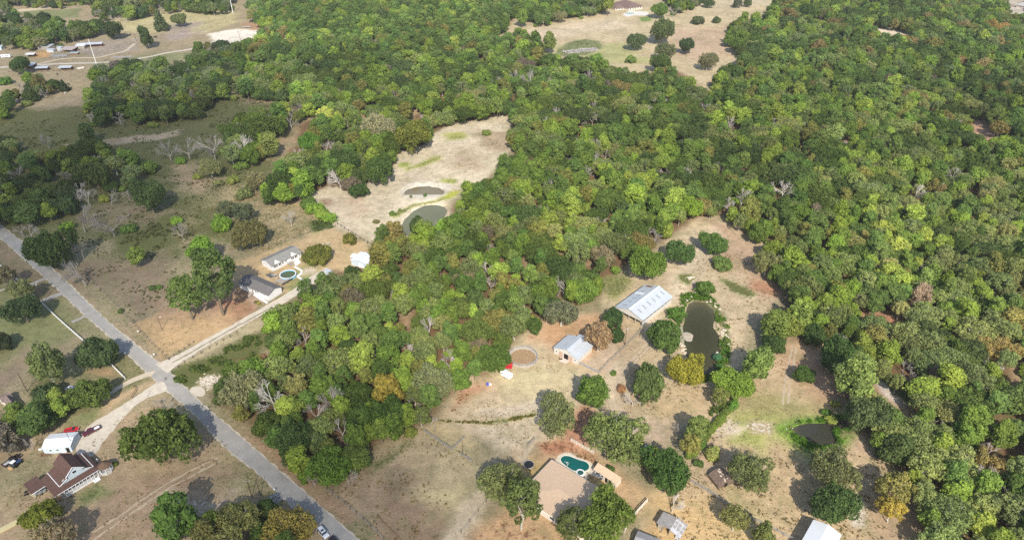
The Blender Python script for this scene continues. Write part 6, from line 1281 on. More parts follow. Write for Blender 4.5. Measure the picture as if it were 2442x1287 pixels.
# tractor
p = G(41, 1107); q = G(52, 1098); t = empty('tractor', p, math.atan2(q.y - p.y, q.x - p.x), 'small blue tractor with a yellow loader next to the dark pickup', 'tractor'); bl = mat('tractor_blue', (.06, .10, .22), .4)
MB().hexa([(0, -.4, .6), (1.6, -.35, .6), (1.6, .35, .6), (0, .4, .6), (0, -.4, 1.35), (1.5, -.3, 1.2), (1.5, .3, 1.2), (0, .4, 1.35)]).build('bonnet', bl, t); MB().box((-.6, 0, .75), (1.3, .9, .5)).build('body', bl, t); MB().box((-.7, 0, 1.1), (.5, .5, .15)).box((-.95, 0, 1.35), (.1, .5, .5)).build('seat', rubber, t)
for x, rr_, ww in ((-.8, .75, .5), (1.2, .45, .35)):
    for s in (-1, 1): MB().tube((x, s * .6, rr_), (x, s * (.6 + ww), rr_), rr_, n=16).build('wheel', rubber, t)
MB().box((-.8, 0, 2.2), (1.5, 1.3, .08)).build('canopy', trim, t); [MB().tube((-1.3, s * .5, 1), (-1.3, s * .5, 2.2), .04).build('canopy_post', steel, t) for s in (-1, 1)]; MB().box((-2.2, 0, .5), (.7, 1.6, .6)).build('bucket', timber, t)
# things round the porch house
p = G(98, 1174); t = empty('flat_trailer', p, .5, 'grey flat trailer standing at the carport', 'trailer'); MB().box((0, 0, .75), (3.0, 2.0, .12)).build('deck', mat('trailer_grey', (.30, .31, .32), .6), t); [MB().tube((.1, s * 1.0, .33), (.1, s * 1.2, .33), .33, n=12).build('wheel', rubber, t) for s in (-1, 1)]; MB().tube((1.5, 0, .6), (2.7, 0, .5), .06).build('drawbar', steel, t)
vehicle('buggy', 90, 1166, 100, 1160, blk, 'dark buggy parked under the carport', 'buggy') if False else None
for k, (u, v, s) in enumerate([(62,1173,1), (66,1178,.8), (60,1180,.7), (131,1193,.9), (138,1195,.8), (168,1183,.6)]):
    p = G(u, v); t = tag(MB().cyl((0, 0, 0), .45 * s, .28, 14).build('tyre', rubber, None, p), ['loose tyre in the heap at the carport corner', 'loose tyre in the heap at the carport corner', 'loose tyre in the heap at the carport corner', 'loose tyre under the unfinished porch', 'loose tyre under the unfinished porch', 'single tyre on the grass before the white railing'][k], 'tyre', ['tyres at the carport', 'tyres at the carport', 'tyres at the carport', 'tyres at the porch', 'tyres at the porch', None][k])
p = G(78, 1183); t = empty('lumber_pile', p, -.55, 'short stack of pale boards by the carport', 'boards'); [MB().box((0, (i % 4) * .22, .08 + (i // 4) * .1), (2.6, .18, .08)).build('board', mat('pale_lumber', (.52, .46, .26), .8), t) for i in range(8)]
p = G(10, 1265); t = empty('lumber_pile', p, .75, 'long pale timbers stacked at the photo corner', 'timber'); [MB().box((0, (i % 4) * .45, .15 + (i // 4) * .3), (7.5, .32, .24)).build('beam', mat('pale_lumber', (.52, .46, .26), .8), t) for i in range(8)]
p = G(107, 1083); t = empty('scrap_heap', p, 0, 'heap of dark branches and scrap at the corner of the white garage', 'scrap'); bb = MB()
for k in range(60): x, y = rnd.gauss(0, .9), rnd.gauss(0, .6); d = Vector((rnd.gauss(0, 1), rnd.gauss(0, 1), rnd.uniform(0, .5))).normalized() * rnd.uniform(.5, 1.2); bb.tube((x, y, .1), (x + d.x, y + d.y, .1 + d.z), .05, n=3)
bb.build('sticks', rust, t); t['kind'] = 'stuff'
p = G(98, 1073); t = empty('gas_tank', p, 0, 'small white tank at the garage corner', 'tank'); MB().tube((-.5, 0, .5), (.5, 0, .5), .35, n=12).build('tank', trim, t); [MB().box((x, 0, .1), (.1, .5, .25)).build('foot', steel, t) for x in (-.35, .35)]
tag(MB().cyl((0, 0, 0), .1, 2.2, 6).add([(-.6, 0, 1.6), (.6, 0, 1.9), (.6, .1, 1.9), (-.6, .1, 1.6)], [(0, 1, 2, 3)]).build('yard_flag', trim, None, G(235, 1103)), 'white flag on a short pole beside the gazebo', 'flag')
HS = [(275, 1109, .9, (.09, .15, .02), 'small round hedge bush beside the gazebo'), (612, 722, .8, (.10, .12, .03), 'tiny garden bush before the lower mobile home'), (618, 726, .8, (.2, .22, .03), 'yellowish garden bush before the lower mobile home'), (1463, 893, 1.2, (.08, .16, .03), 'small round bush beside the farm lane'), (1455, 1058, 1.0, (.05, .1, .03), 'little dark bush behind the pool'), (1665, 1109, 1.6, (.06, .12, .03), 'little clipped bush above the shed field'), (1014, 468, 1.2, (.06, .15, .03), 'green bush on the shore of the brown pond'), (980, 471, 1.0, (.12, .17, .07), 'grey green clump on the shore of the brown pond'), (936, 513, 1.8, (.08, .16, .025), 'green clump beside the crescent pond'), (954, 504, 1.0, (.1, .18, .03), 'small green clump above the crescent pond'), (898, 532, 1.6, (.12, .14, .05), 'lone scrub on the sandy pasture'), (1415, 1132, 0, 0, 0), (1640, 795, 0, 0, 0), (1455, 1121, 1.3, (.05, .10, .02), 'clipped hedge beside the pool house'), (365, 690, 1.5, (.05, .10, .03), 'dark little bush in the brown field'), (380, 688, 1.4, (.07, .14, .03), 'greener little bush in the brown field'), (289, 745, 1.2, (.06, .12, .03), 'small bush on the field fence'), (1160, 322, 3, (.10, .16, .03), 'bushy weeds at the back of the sandy pasture'), (1716, 880, 1.6, (.05, .16, .03), 'green bush on the dam of the bean shaped pond'), (1733, 816, 1.4, (.08, .14, .03), 'round bush on the bank of the bean shaped pond'), (1710, 855, 1.6, (.04, .15, .07), 'blue green bush at the foot of the bean shaped pond')]
for u, v, R, tc_, lb in HS:
    if R: p = G(u, v); plant('shrub', p.x, p.y, R, tc_, lb)
# ---- the house at the left edge
r, a_, b_, rf = gable('brown_roofed_house', 'faded brown roofed house among trees at the edge of the photo', 'house', G(11,953,3), G(27,972,3), G(24,943,3), 3, 4.3, 'x', plaster, shgb, .5); door(r, a_ * .5, 0, 0, 1, 2, '-y')
r, a_, b_, rf = gable('brown_roofed_wing', 'lower wing of the faded brown roofed house', 'house wing', G(-4,948,2.6), G(8,956,2.6), G(12,935,2.6), 2.6, 3.6, 'y', plaster, shgb, .4); window(r, a_ * .5, 0, 1.5, 1, 1, '-y')
# ---- poles
def pole(u, v, h, label, arm=0.0, m_=polew, r0=.16, lamp=False, name='utility_pole', box_=False, ry=0.0):
    p = G(u, v); t = empty(name, p, ry, label, 'utility pole' if name == 'utility_pole' else 'light pole'); MB().tube((0, 0, 0), (0, 0, h), r0, r0 * .65, 8).build('pole', m_, t)
    if arm: MB().box((0, 0, h - .5), (arm, .12, .14)).build('crossarm', wood_, t); [MB().cyl((x, 0, h - .43), .06, .25, 6).build('insulator', trim, t) for x in (-arm * .42, 0, arm * .42)]
    if box_: MB().cyl((.3, 0, h - 2), .28, .9, 10).build('transformer', steel, t)
    if lamp: MB().tube((0, 0, h - .2), (1.0, 0, h), .05).build('lamp_arm', steel, t); MB().box((1.1, 0, h - .02), (.5, .25, .15)).build('lamp', trim, t)
    return p
pole(103, 720, 11, 'dark utility pole with a crossarm at the white fence', 3.0, box_=True, ry=.6); pole(222, 853, 9, 'utility pole rising out of the dark tree by the road', 2.6, ry=.6); pole(65, 933, 9, 'bare dark pole on the lawn near the faded brown roof')
pole(387, 787, 7, 'slim light pole on the tan lawn', 0, lamp=True, name='light_pole', r0=.12); pole(1490, 822, 10, 'leaning dark pole between the farm lane and the cream barn', 0, box_=True); pole(601, 1184, 8, 'utility pole on the verge at the bottom edge', 2.2)
pole(621, 1180, 7, 'second pole beside the one on the verge', 0, r0=.12); pole(1104, 1083, 5.5, 'dark post in the corner of the brown paddock', 0, r0=.12); pole(176, 1067, 9.5, 'tall thin pole at the white garage', 0, r0=.10)
pole(232, 159, 24, 'tall white pole beside the far farm road, nearer of the two', 0, mat('white_pole', (.75, .75, .72), .6), .36, name='transmission_pole'); pole(556, 33, 30, 'tall white pole at the far tree line', 0, MATS['white_pole'], .36, name='transmission_pole'); pole(960, 22, 16, 'grey pole among the far pines', 0, steel, .4, name='transmission_pole')
pole(1211, 1203, 5, 'short dark post beside the dirt path', 0, r0=.14); pole(325, 98, 8, 'small pole with a lamp near the black cow', 0, lamp=True, name='light_pole', r0=.2); pole(352, 945, 3.0, 'small sign post beside the gravel drive', 0, r0=.08, m_=steel); pole(573, 95, 9, 'far dark pole above the white gravel yard', 0, r0=.2)
# ---- fences
def fence(pts, h, rails, m_, label, sp=2.4, pr=.07, rr_=.05, flat=False, name='fence', group=None, postm=None, cat='fence'):
    P = [G(u, v) for u, v in pts]; o = P[0].copy(); t = empty(name, o, 0, label, cat, group); pm = MB().box((0, 0, h / 2), (pr * 2, pr * 2, h + .1)).mesh('post', postm or m_); k = 0
    for a, b in zip(P, P[1:]):
        n_ = max(1, round((b - a).length / sp)); an = math.atan2(b.y - a.y, b.x - a.x)
        for i in range(n_ + 1):
            if i == 0 and k: continue
            q = a.lerp(b, i / n_) - o; ob = link('post', pm, t, (q.x, q.y, 0), an); ob.rotation_euler = (rnd.uniform(-.03, .03), rnd.uniform(-.03, .03), an); k += 1
        c = (a + b) / 2 - o; l = (b - a).length
        for j in range(rails):
            z = h * (j + 1) / rails - .06; MB().box((0, 0, 0), (l, rr_ * (1 if flat else 2), rr_ * (3.4 if flat else 2))).build('rail', m_, t, (c.x, c.y, z), an)
    return t
fence([(100,722),(128,751),(160,780),(204,818)], 1.35, 4, trim, 'long white rail fence parallel to the road', 2.4, .09, .05, True); fence([(257,862),(275,880),(299,904)], 1.35, 4, trim, 'short white rail fence by the gravel drive', 2.2, .09, .05, True)
fence([(-12,620),(0,634),(18,648)], 1.35, 4, trim, 'white rail fence at the photo edge', 2.4, .09, .05, True); fence([(28,657),(37,664),(46,673)], 1.35, 4, trim, 'short white rail fence between two olive trees', 2.2, .09, .05, True); fence([(64,689),(76,701),(89,713)], 1.3, 4, plaster, 'dusty white rail fence above the crossarm pole', 2.2, .09, .05, True)
wire = mat('wire', (.30, .29, .27), .6); fp = mat('fence_post', (.13, .10, .08), .9, .1, .3)
fence([(395,905),(440,864),(500,832),(565,794)], 1.3, 2, wire, 'wire fence on the wood side of the drive', 3.2, .10, .015, postm=fp); fence([(402,857),(440,832),(462,817)], 1.3, 2, wire, 'wire fence between the lawn and the drive', 3.0, .10, .015, postm=fp); fence([(404,858),(370,828),(330,785),(312,766)], 1.3, 2, wire, 'wire fence along the tan lawn above the road', 3.0, .09, .015, postm=fp)
fence([(312,766),(240,690),(180,640)], 1.2, 2, wire, 'wire fence along the brown field above the road', 4.0, .09, .015, postm=fp); fence([(322,768),(370,745),(430,715)], 1.2, 2, wire, 'wire fence between the brown field and the tan lawn', 4.0, .08, .015, postm=fp)
fence([(780,1168),(850,1225),(900,1270),(930,1305)], 1.3, 3, wire, 'wire fence along the brown paddock beside the road', 3.0, .10, .02, postm=fp); fence([(640,593),(700,568),(760,548),(800,540)], 1.2, 2, wire, 'wire fence behind the upper mobile home', 4.5, .09, .015, postm=fp); fence([(805,535),(840,556),(868,575),(895,590)], 1.3, 2, wire, 'fence between the lawn and the sandy pasture', 3.5, .14, .02, postm=fp)
fence([(1013,1030),(1045,1052),(1077,1073)], 1.4, 3, wood_, 'grey plank fence at the paddock corner', 2.6, .10, .06); fence([(1077,1073),(1092,1060),(1108,1044)], 1.4, 3, wood_, 'plank fence closing the small pen, meeting the corner fence', 2.6, .10, .06); fence([(1098,1085),(1112,1093),(1124,1102)], 1.4, 3, wood_, 'short plank fence by the pale limbed tree', 2.2, .10, .06); fence([(1038,1043),(1038,1022)], 1.5, 3, wood_, 'short cross fence under the rusty dead tree', 2.4, .10, .06)
fence([(1361,1051.5),(1388,1067),(1415,1082)], 1.6, 4, plaster, 'pale rail fence behind the kidney shaped pool', 2.6, .09, .06, True); fence([(1258,1066),(1275,1049)], 1.5, 4, wood_, 'short dark fence at the yard gate', 2.2, .09, .06, True); fence([(1378,866),(1400,877),(1428,890)], 1.4, 4, steel, 'grey rail fence below the cream barn', 2.6, .08, .05)
fence([(1428,890),(1450,865),(1490,828),(1528,790)], 1.3, 3, wood_, 'worn rail fence between the farm lane and the barns', 3.0, .10, .04); fence([(1647,1148),(1690,1174),(1725,1198)], 1.4, 3, greywood, 'grey rail fence above the shed field', 2.6, .10, .06); fence([(1725,1198),(1775,1230),(1842,1262),(1895,1290)], 1.4, 3, greywood, 'grey rail fence running to the white roofed building', 2.8, .10, .06)
fence([(1543,1197),(1520,1222),(1500,1250),(1490,1268)], 1.8, 3, plaster, 'pale board fence beside the shed field', 2.2, .10, .09, True); fence([(20,172),(100,172),(185,169),(195,164)], 1.5, 2, fp, 'dark fence of the far corral', 5.0, .15, .04); fence([(128,131),(160,122),(178,126),(160,136),(130,139)], 1.6, 3, steel, 'far cattle pen of grey rails', 4.0, .12, .05); fence([(180,108),(188,125),(210,122)], 1.6, 2, steel, 'rail chute beside the far long shed', 4.0, .12, .05)
fence([(905,1235),(955,1285)], .3, 1, rust, 'rusty rail lying in the ditch', 5.0, .05, .05); fence([(1100,1270),(1160,1195),(1200,1130)], 1.2, 2, wire, 'wire fence between the brown paddock and the dirt path', 4.0, .09, .015, postm=fp)
fence([(1790,1016),(1760,1010),(1700,1060),(1648,1112)], 1.1, 1, wire, 'thin fence buried in the bright hedge', 5.0, .08, .02, postm=fp)
# bright hedge row
for k in range(15):
    f_ = k / 14; u = 1755 - 105 * f_ + rnd.uniform(-3, 3); v = 955 + 130 * f_ + rnd.uniform(-3, 3); p = G(u, v, .8); plant('shrub', p.x, p.y, rnd.uniform(.9, 2.1), (.095 * rnd.uniform(.7, 1.2), .20 * rnd.uniform(.75, 1.1), .025), 'bright green bush of the hedge running down to the yard', 'bushes of the bright hedge')
# wooden frames: swing frame and log rail
def beams(name, pts, h, m_, label, cat, r0=.10):
    P = [G(u, v, h) for u, v in pts]; o = Vector((P[0].x, P[0].y, 0)); t = empty(name, o, 0, label, cat)
    for a, b in zip(P, P[1:]): MB().tube(a - o, b - o, r0, n=5).build('beam', m_, t)
    for a in P: q = a - o; MB().tube((q.x, q.y, 0), (q.x, q.y, h), r0, n=5).build('post', m_, t)
    return t
beams('wooden_frame', [(476,1105),(507,1096),(515,1103)], .9, rust, 'brown wooden rail frame alone on the dry grass', 'frame'); beams('wooden_frame', [(316,918),(324,926),(313,944)], 1.2, mat('brown_beam', (.24, .13, .07), .85), 'brown wooden frame between the two drives', 'frame', .13)
p = G(300, 837); 
for u, v, lb in ((369, 850, 'white mailbox on the verge opposite the limestone pad'), (656, 1172, 'white mailbox beside the small driveway'), (300, 847, 'mailbox at the end of the grey drive'), (331, 795, 'white sign on the verge above the road')):
    t = empty('mailbox', G(u, v), .8, lb, 'mailbox'); MB().box((0, 0, .55), (.1, .1, 1.1)).build('post', wood_, t); MB().prof([(-.28, 1.1), (.28, 1.1), (.28, 1.35), (.15, 1.5), (-.15, 1.5), (-.28, 1.35)], -.25, .25).build('box', trim, t)
# limestone and rocks
for i in range(70):
    u = rnd.gauss(503, 14); v = rnd.gauss(908, 11); p = G(u, v); boulder(p.x, p.y, rnd.uniform(.22, .6), 'pale limestone block strewn beside the limestone pad', 'blocks beside the limestone pad')
for u, v in ((1725,795),(1728,790),(1722,803),(1716,740),(1708,728),(1690,716),(1730,815),(1645,705),(1655,700),(1627,830),(1632,835),(1623,822),(1628,838),(1712,845),(1735,802),(1640,712),(1740,822)):
    for _ in range(3): p = G(u + rnd.uniform(-5, 5), v + rnd.uniform(-5, 5)); boulder(p.x, p.y, rnd.uniform(.35, .85), 'pale rock on the bank of the bean shaped pond', 'rocks round the bean shaped pond')
p = G(1640.5, 800); tag(MB().add([(2.3 * math.cos(t_) * (1 + .2 * math.sin(3 * t_)), 3.2 * math.sin(t_), -.58) for t_ in [2 * PI * i / 18 for i in range(18)]] + [(0, 0, -.35)], [(i, (i + 1) % 18, 18) for i in range(18)]).build('sand_bar', mat('wet_sand', (.42, .36, .27), .7, .3, .15, 1), None, p), kind='structure')
for i in range(12): p = G(rnd.gauss(1885, 8), rnd.gauss(1018, 5)) if i < 5 else G(rnd.uniform(1770, 1840), rnd.uniform(1003, 1030)); boulder(p.x, p.y, rnd.uniform(.2, .5), 'pale rock between the hedge and the green ringed pond', 'rocks above the lower pond')
for i in range(20): p = G(rnd.gauss(1646, 5), rnd.gauss(663, 3)); boulder(p.x, p.y, rnd.uniform(.3, .7), 'stone in the small heap on the green patch', 'stones of the small heap')
t = empty('rubble_heap', G(1385, 122), .35, 'long grey heap of logs and rubble in the far field', 'rubble heap'); t['kind'] = 'stuff'; bb = MB()
for k in range(620): x = rnd.uniform(-17, 17); y = rnd.gauss(0, 2.6); z_ = max(0, 2.2 - abs(y) * .6 - abs(x) * .06) * rnd.random(); d = Vector((rnd.gauss(0, 1), rnd.gauss(0, 1), rnd.gauss(0, .3))).normalized() * rnd.uniform(.6, 2.2); bb.tube((x, y, z_), (x + d.x, y + d.y, z_ + d.z + .3), rnd.uniform(.08, .28), n=4)
bb.build('logs', mat('silver_wood', (.40, .37, .36), .9, .1, .3, 1), t)
# fallen dead branches at the old drive bend and in the wood
for u, v, lb in ((1478, 618, 'fallen grey tree in the brush behind the long barn'), (1028, 1012, 'bleached fallen branch at the paddock corner'), (1345, 760, 'toppled white trunk beside the grey green tree')):
    p = G(u, v); t = link('fallen_tree', KINDS['bare'][1][2]); t.location = (p.x, p.y, .6); s = .7 if v < 700 else .45; t.scale = (s, s, s); t.rotation_euler = (math.radians(78), 0, rnd.uniform(0, 6)); t['tint'] = [.42, .38, .33]; tag(t, lb, 'fallen tree')
# ---- far house, its pool; far sheds
def hip(name, label, cat, P0, P1, P2, eave, rise, wall, roof, over=1.0):
    o, a, L_, W_ = frame3(P0, P1, P2); r = empty(name, o, a, label, cat); b = MB(); [b.box(c, d) for c, d in (((L_ / 2, .1, eave / 2), (L_, .2, eave)), ((L_ / 2, W_ - .1, eave / 2), (L_, .2, eave)), ((.1, W_ / 2, eave / 2), (.2, W_ - .4, eave)), ((L_ - .1, W_ / 2, eave / 2), (.2, W_ - .4, eave)))]; b.build('wall', wall, r); m_ = min(L_, W_) / 2
    R0_, R1_ = ((m_, W_ / 2, eave + rise), (L_ - m_, W_ / 2, eave + rise)) if L_ >= W_ else ((L_ / 2, m_, eave + rise), (L_ / 2, W_ - m_, eave + rise)); V = [(-over, -over, eave), (L_ + over, -over, eave), (L_ + over, W_ + over, eave), (-over, W_ + over, eave), R0_, R1_]
    MB().add(V, [(0, 1, 5, 4), (1, 2, 5), (2, 3, 4, 5), (3, 0, 4), (3, 2, 1, 0)] if L_ >= W_ else [(0, 1, 4), (1, 2, 5, 4), (2, 3, 5), (3, 0, 4, 5), (3, 2, 1, 0)]).build('roof', roof, r)
    for k in range(5): window(r, L_ * (.12 + k * .19), 0, eave * .5, 1.6, 1.8, '-y')
    return r, L_, W_
fr = mat('plum_brown_roof', (.17, .115, .10), .9, .1, .12, .3)
hip('far_house', 'sprawling house with a brown hipped roof beyond the far field, main block', 'house', G(1500,19,3.5), G(1532,14,3.5), G(1506,1,3.5), 3.5, 4.5, plaster, fr, 1.2); hip('far_house_wing', 'wing of the far brown house next to the yellow green tree', 'house wing', G(1468,19,3), G(1488,17,3), G(1472,4,3), 3, 3.6, plaster, fr, 1.0)
slab_px('far_terrace', [(1484,36),(1500,27),(1530,27),(1548,32),(1545,38),(1510,37),(1498,41)], .06, conc); p = G(1503, 32.5); t = empty('far_pool', p, .1, 'pale turquoise pool on the terrace of the far brown house', 'pool'); MB().add([(6 * math.cos(q), 2.8 * math.sin(q), .12) for q in [2 * PI * i / 20 for i in range(20)]], [tuple(range(20))]).build('water', mat('turquoise_water', (.16, .38, .33), .06, .5), t); MB().prism([(6.6 * math.cos(q), 3.3 * math.sin(q)) for q in [2 * PI * i / 20 for i in range(20)]], .062, .11).build('coping', trim, t)
for i in range(26): p = G(rnd.uniform(1512, 1545), rnd.uniform(28, 36)); boulder(p.x, p.y, rnd.uniform(.5, 1.1), 'white stone on the terrace of the far brown house', 'stones of the far terrace')
def leanto(u, v, L_, W_, h0, h1, rz, roof, label, closed=False, name='tin_shed', wallm=None):
    p = G(u, v); t = empty(name, p, rz, label, 'shed'); MB().slab((-L_/2, -W_/2, h0), (L_/2, -W_/2, h0), (L_/2, W_/2, h1), (-L_/2, W_/2, h1), .15).build('roof', roof, t); [post(t, x, y, (h0 if y < 0 else h1) - .15, .2, fp) for x in (-L_/2 + .3, L_/2 - .3) for y in (-W_/2 + .3, W_/2 - .3)]
    b = MB(); b.box((0, W_/2 - .2, h1 / 2 - .15), (L_ - .6, .12, h1 - .3)); 
    if closed: b.box((0, -W_/2 + .2, h0 / 2 - .1), (L_ - .6, .12, h0 - .2)); b.box((-L_/2 + .3, 0, h0 / 2 - .1), (.12, W_ - .6, h0 - .2)); b.box((L_/2 - .3, 0, h0 / 2 - .1), (.12, W_ - .6, h0 - .2))
    b.build('wall', wallm or rust, t); return t
leanto(70, 163, 11, 8, 3.2, 3.8, .12, tin, 'tin carport half under the tree by the far farm road'); leanto(102, 168, 11, 5, 2.6, 3.2, .1, tin, 'left of two matching tin cattle shelters by the far road'); leanto(158, 167, 11, 5, 2.6, 3.2, .08, tin, 'right of two matching tin cattle shelters by the far road')
leanto(216, 112, 23, 4.5, 2.8, 3.6, .22, tin, 'long narrow tin roofed shed open to the corral', wallm=mat('red_boards', (.25, .08, .06), .9)); leanto(195, 115, 9, 7, 3.0, 3.4, .1, tinw, 'white roofed block at the end of the long narrow shed', True, wallm=wood_); leanto(112, 117, 13, 8, 3, 4, -.2, tin, 'grey tin shed beside the orange dirt heap', True, wallm=wood_); leanto(123, 124, 7, 4, 2.5, 2.8, 0, tin, 'low tin annex before the grey tin shed', True, wallm=tin)
leanto(97, 108, 9, 6, 3.6, 4, .05, tin, 'pale blue shed at the far tree line', True, wallm=blue); leanto(145, 120, 5, 4, 3, 3.4, 0, tin, 'tiny tin booth between the far sheds', True, wallm=tin); leanto(167, 123, 13, 9, 2.8, 3.6, -.15, mat('pinkish_roof', (.42, .35, .33), .7, .2, .15, .4), 'pink grey roofed shed in the far corral'); leanto(75, 136, 8, 5, 2.8, 3.2, .1, tinw, 'small white roofed stall next to the dirt heap')
t = leanto(140, 134, 14, 7, .5, .6, .2, greywood, 'flat grey pen cover in the far corral', name='pen_cover'); t['category'] = 'pen cover'; leanto(178, 130, 8, 4, 1.6, 1.8, .1, mat('blue_scrap', (.35, .42, .44), .6, .3, .3, .6), 'bluish junk heap beside the pink grey roof', True); leanto(0, 118, 8, 6, 3, 3.5, 0, blue, 'pale shed cut by the photo edge', True, wallm=blue)
p = G(16, 138); t = empty('travel_trailer', p, .15, 'white travel trailer at the far farmyard', 'trailer'); MB().prof([(-4, .6), (3.6, .6), (4.2, 1.3), (3.8, 2.9), (-4, 3.0)], -1.2, 1.2).build('body', trim, t); [MB().box((x, -1.22, 2.1), (1.0, .04, .6)).build('window', glass, t) for x in (-2.5, 0, 2.2)]; MB().box((1.0, -1.22, 1.6), (.7, .04, 1.8)).build('door', steel, t); [MB().tube((x, s * 1.0, .4), (x, s * 1.22, .4), .4, n=12).build('wheel', rubber, t) for x in (-.5, .5) for s in (-1, 1)]
p = G(193, 166); t = empty('gooseneck_trailer', p, .9, 'pale hay trailer standing on the far pasture', 'trailer'); MB().box((0, 0, 1.2), (5.5, 2.2, 1.4)).build('body', plaster, t); [MB().tube((0, s * 1.0, .4), (0, s * 1.25, .4), .4, n=12).build('wheel', rubber, t) for s in (-1, 1)]
t = empty('bush_pile', G(292, 138), .1, 'grey brush pile beside the far farm road', 'brush pile'); t['kind'] = 'stuff'; bb = MB()
for k in range(160): x = rnd.uniform(-9, 9); y = rnd.gauss(0, 1.2); d = Vector((rnd.gauss(0, 1), rnd.gauss(0, .6), rnd.gauss(0, .3))).normalized() * rnd.uniform(.8, 2.2); bb.tube((x, y, .3), (x + d.x, y + d.y, .6 + d.z), .14, n=4)
bb.build('branches', MATS['silver_wood'], t)
p = G(590, 66); t = empty('parked_trailer', p, -.2, 'long flat trailer near the far white gravel yard', 'trailer'); MB().box((0, 0, .9), (9, 2.2, .3)).build('deck', steel, t); [MB().tube((x, s * .9, .4), (x, s * 1.2, .4), .4, n=10).build('wheel', rubber, t) for x in (-1, 1) for s in (-1, 1)]
r, a_, b_, rf = gable('corner_house', 'pale house roof in the far corner lot', 'house', G(2425,12,3), G(2445,16,3), G(2432,4,3), 3, 5, 'x', plaster, mat('far_grey_roof', (.42, .40, .38), .8), .5); window(r, a_ * .5, 0, 1.6, 1.2, 1.2, '-y')
# cattle
def animal(u, v, rz, m_, label, s=1.0, patch=None):
    p = G(u, v); t = empty('cow', p, rz, label, 'cow'); me = D.meshes.new('body'); V = [(-1.1, 0, 1.15), (-.5, 0, 1.12), (.2, 0, 1.1), (.8, 0, 1.2), (1.15, 0, 1.45), (1.45, 0, 1.5), (1.8, 0, 1.25)]; R_ = [.30, .42, .44, .38, .24, .20, .12]; Ed = [(i, i + 1) for i in range(6)]
    for x, y in ((-1.0, .24), (-1.0, -.24), (.7, .22), (.7, -.22)):
        k = len(V); V += [(x, y, .85), (x + (.08 if x < 0 else -.02), y, .45), (x, y, .03)]; R_ += [.17, .09, .08]; Ed += [(0 if x < 0 else 3, k), (k, k + 1), (k + 1, k + 2)]
    k = len(V); V += [(-1.35, 0, 1.1), (-1.4, 0, .6)]; R_ += [.05, .04]; Ed += [(0, k), (k, k + 1)]
    for sgn in (-1, 1): k = len(V); V += [(1.42, sgn * .28, 1.6)]; R_ += [.05]; Ed += [(5, k)]
    me.from_pydata(V, Ed, []); me.materials.append(m_); o = link('body', me, t); sm = o.modifiers.new('skin', 'SKIN'); lay = me.skin_vertices[0].data if me.skin_vertices else None
    if lay is None: me.skin_vertices
    if lay:
        for i, q in enumerate(R_): lay[i].radius = (q, q)
        lay[1].use_root = True
    o.modifiers.new('sub', 'SUBSURF').levels = 1; t.scale = (s, s, s); return t
try:
    cb = mat('cow_black', (.02, .018, .017), .7); cw = mat('cow_white', (.7, .68, .62), .7); animal(371, 91, .4, cb, 'black cow grazing beside the leaning tree on the far grass', 1.25); animal(137, 179, 2.2, cb, 'dark cow below the far tin shelters'); animal(164, 203, 2.6, cb, 'dark cow next to the dark cone shaped tree'); animal(156, 224, 1.5, cw, 'white calf below the dark cone shaped tree', .8)
except Exception as ex: print('cow', ex)
# ---- clouds high above and behind the camera, whose shade lies on the fields
cm_ = D.materials.new('cloud'); cm_.use_nodes = True; n_ = cm_.node_tree; n_.nodes.clear(); N_ = n_.nodes.new; at_ = N_('ShaderNodeAttribute'); at_.attribute_name = 'cover'; tp_ = N_('ShaderNodeBsdfTransparent'); df_ = N_('ShaderNodeBsdfDiffuse'); tl_ = N_('ShaderNodeBsdfTranslucent'); df_.inputs[0].default_value = tl_.inputs[0].default_value = (.85, .85, .85, 1)
m1_ = N_('ShaderNodeMixShader'); m2_ = N_('ShaderNodeMixShader'); ou = N_('ShaderNodeOutputMaterial'); nz_ = N_('ShaderNodeTexNoise'); nz_.inputs['Scale'].default_value = .012; nz_.inputs['Detail'].default_value = 4; tc_ = N_('ShaderNodeTexCoord'); mr_ = N_('ShaderNodeMapRange'); mr_.inputs[1].default_value = .3; mr_.inputs[2].default_value = .65; mr_.inputs[3].default_value = .45; mr_.inputs[4].default_value = 1.15; mu_ = N_('ShaderNodeMath'); mu_.operation = 'MULTIPLY'; lk = n_.links.new
lk(tc_.outputs['Object'], nz_.inputs[0]); lk(nz_.outputs[0], mr_.inputs[0]); lk(mr_.outputs[0], mu_.inputs[0]); lk(at_.outputs['Fac'], mu_.inputs[1]); lk(df_.outputs[0], m1_.inputs[1]); lk(tl_.outputs[0], m1_.inputs[2]); lk(mu_.outputs[0], m2_.inputs[0]); lk(tp_.outputs[0], m2_.inputs[1]); lk(m1_.outputs[0], m2_.inputs[2]); lk(m2_.outputs[0], ou.inputs[0])
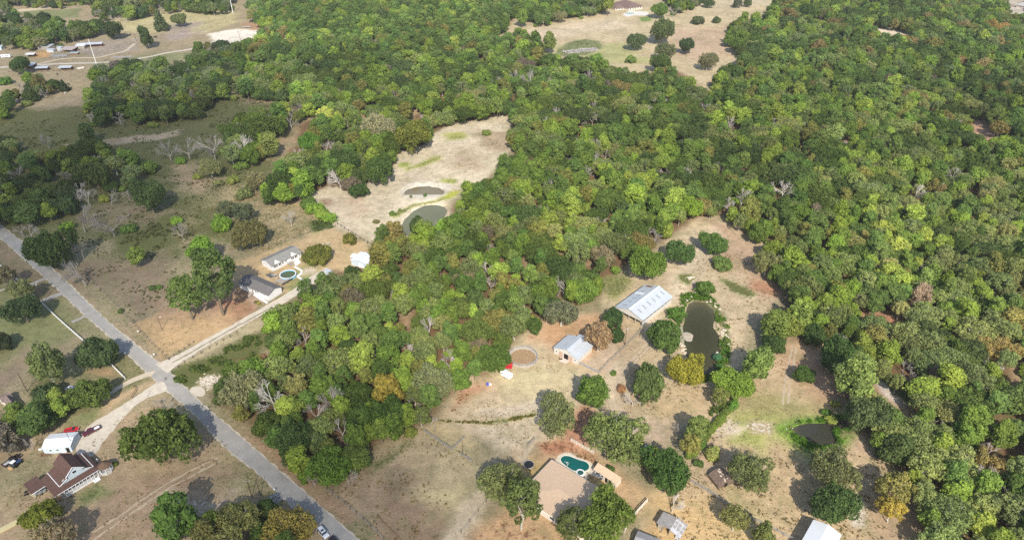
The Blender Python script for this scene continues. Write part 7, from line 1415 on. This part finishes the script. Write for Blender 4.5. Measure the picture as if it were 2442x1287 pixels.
def cloud(blobs, label):
    import mathutils
    b = MB()
    for k, (u, v, ru, rv, th, pk) in enumerate(blobs):
        g = G(u, v); h = 620 + k * (th * 2.4 + 12); g = g + Vector((-SUN_DIR.x, -SUN_DIR.y, -SUN_DIR.z)) * (h / -SUN_DIR.z); n1, n2 = 24, 10; vs = []
        for j in range(n2 + 1):
            ph = PI * j / n2
            for i in range(n1):
                t_ = 2 * PI * i / n1; q = Vector((math.cos(t_) * math.sin(ph), math.sin(t_) * math.sin(ph), math.cos(ph))); nz = mathutils.noise.noise(q * 1.7 + Vector((k * 5, 3, u))) * .35 + mathutils.noise.noise(q * 4 + Vector((k, v, 1))) * .14; sg = 1 if ph < PI / 2 else -1; rr_ = (j / 5 if j <= 5 else (n2 - j) / 5) ** 1.0; vs.append((g.x + math.cos(t_) * rr_ * ru * (1 + nz), g.y + math.sin(t_) * rr_ * rv * (1 + nz), h + (sg * th * (1 - rr_ ** 2) ** 1.6 * (1 + nz) if rr_ < .999 else 0)))
        fs = [(j * n1 + i, j * n1 + (i + 1) % n1, (j + 1) * n1 + (i + 1) % n1, (j + 1) * n1 + i) for j in range(n2) for i in range(n1)]; b.add(vs, fs)
    o = b.build('cloud', cm_); a_ = o.data.attributes.new('cover', 'FLOAT', 'POINT'); a_.data.foreach_set('value', [blobs[0][5] * (1 - (j / 5 if j <= 5 else (10 - j) / 5) ** 2) ** 1.3 for j in range(11) for _ in range(24)]); return tag(o, label, None, kind='structure')
cloud([(40, 500, 190, 260, 30, .40)], 'cloud'); cloud([(250, 330, 150, 150, 20, .20)], 'cloud'); cloud([(960, 1215, 75, 50, 20, .32)], 'cloud'); cloud([(740, 1060, 70, 60, 16, .25)], 'cloud'); cloud([(300, 1290, 110, 40, 16, .22)], 'cloud'); cloud([(150, 140, 230, 90, 20, .16)], 'cloud'); cloud([(2420, 230, 90, 150, 20, .2)], 'cloud')
# thin summer air round everything
hm = D.materials.new('haze_air'); hm.use_nodes = True; hn = hm.node_tree; hn.nodes.clear(); hv = hn.nodes.new('ShaderNodeVolumePrincipled'); hv.inputs['Density'].default_value = .00006; hv.inputs['Color'].default_value = (.94, .97, 1, 1); ho = hn.nodes.new('ShaderNodeOutputMaterial'); hn.links.new(hv.outputs[0], ho.inputs['Volume'])
tag(MB().box((0, 0, 97), (13000, 20000, 204)).build('haze', hm), 'thin pale summer haze over the fields', 'haze', kind='stuff')
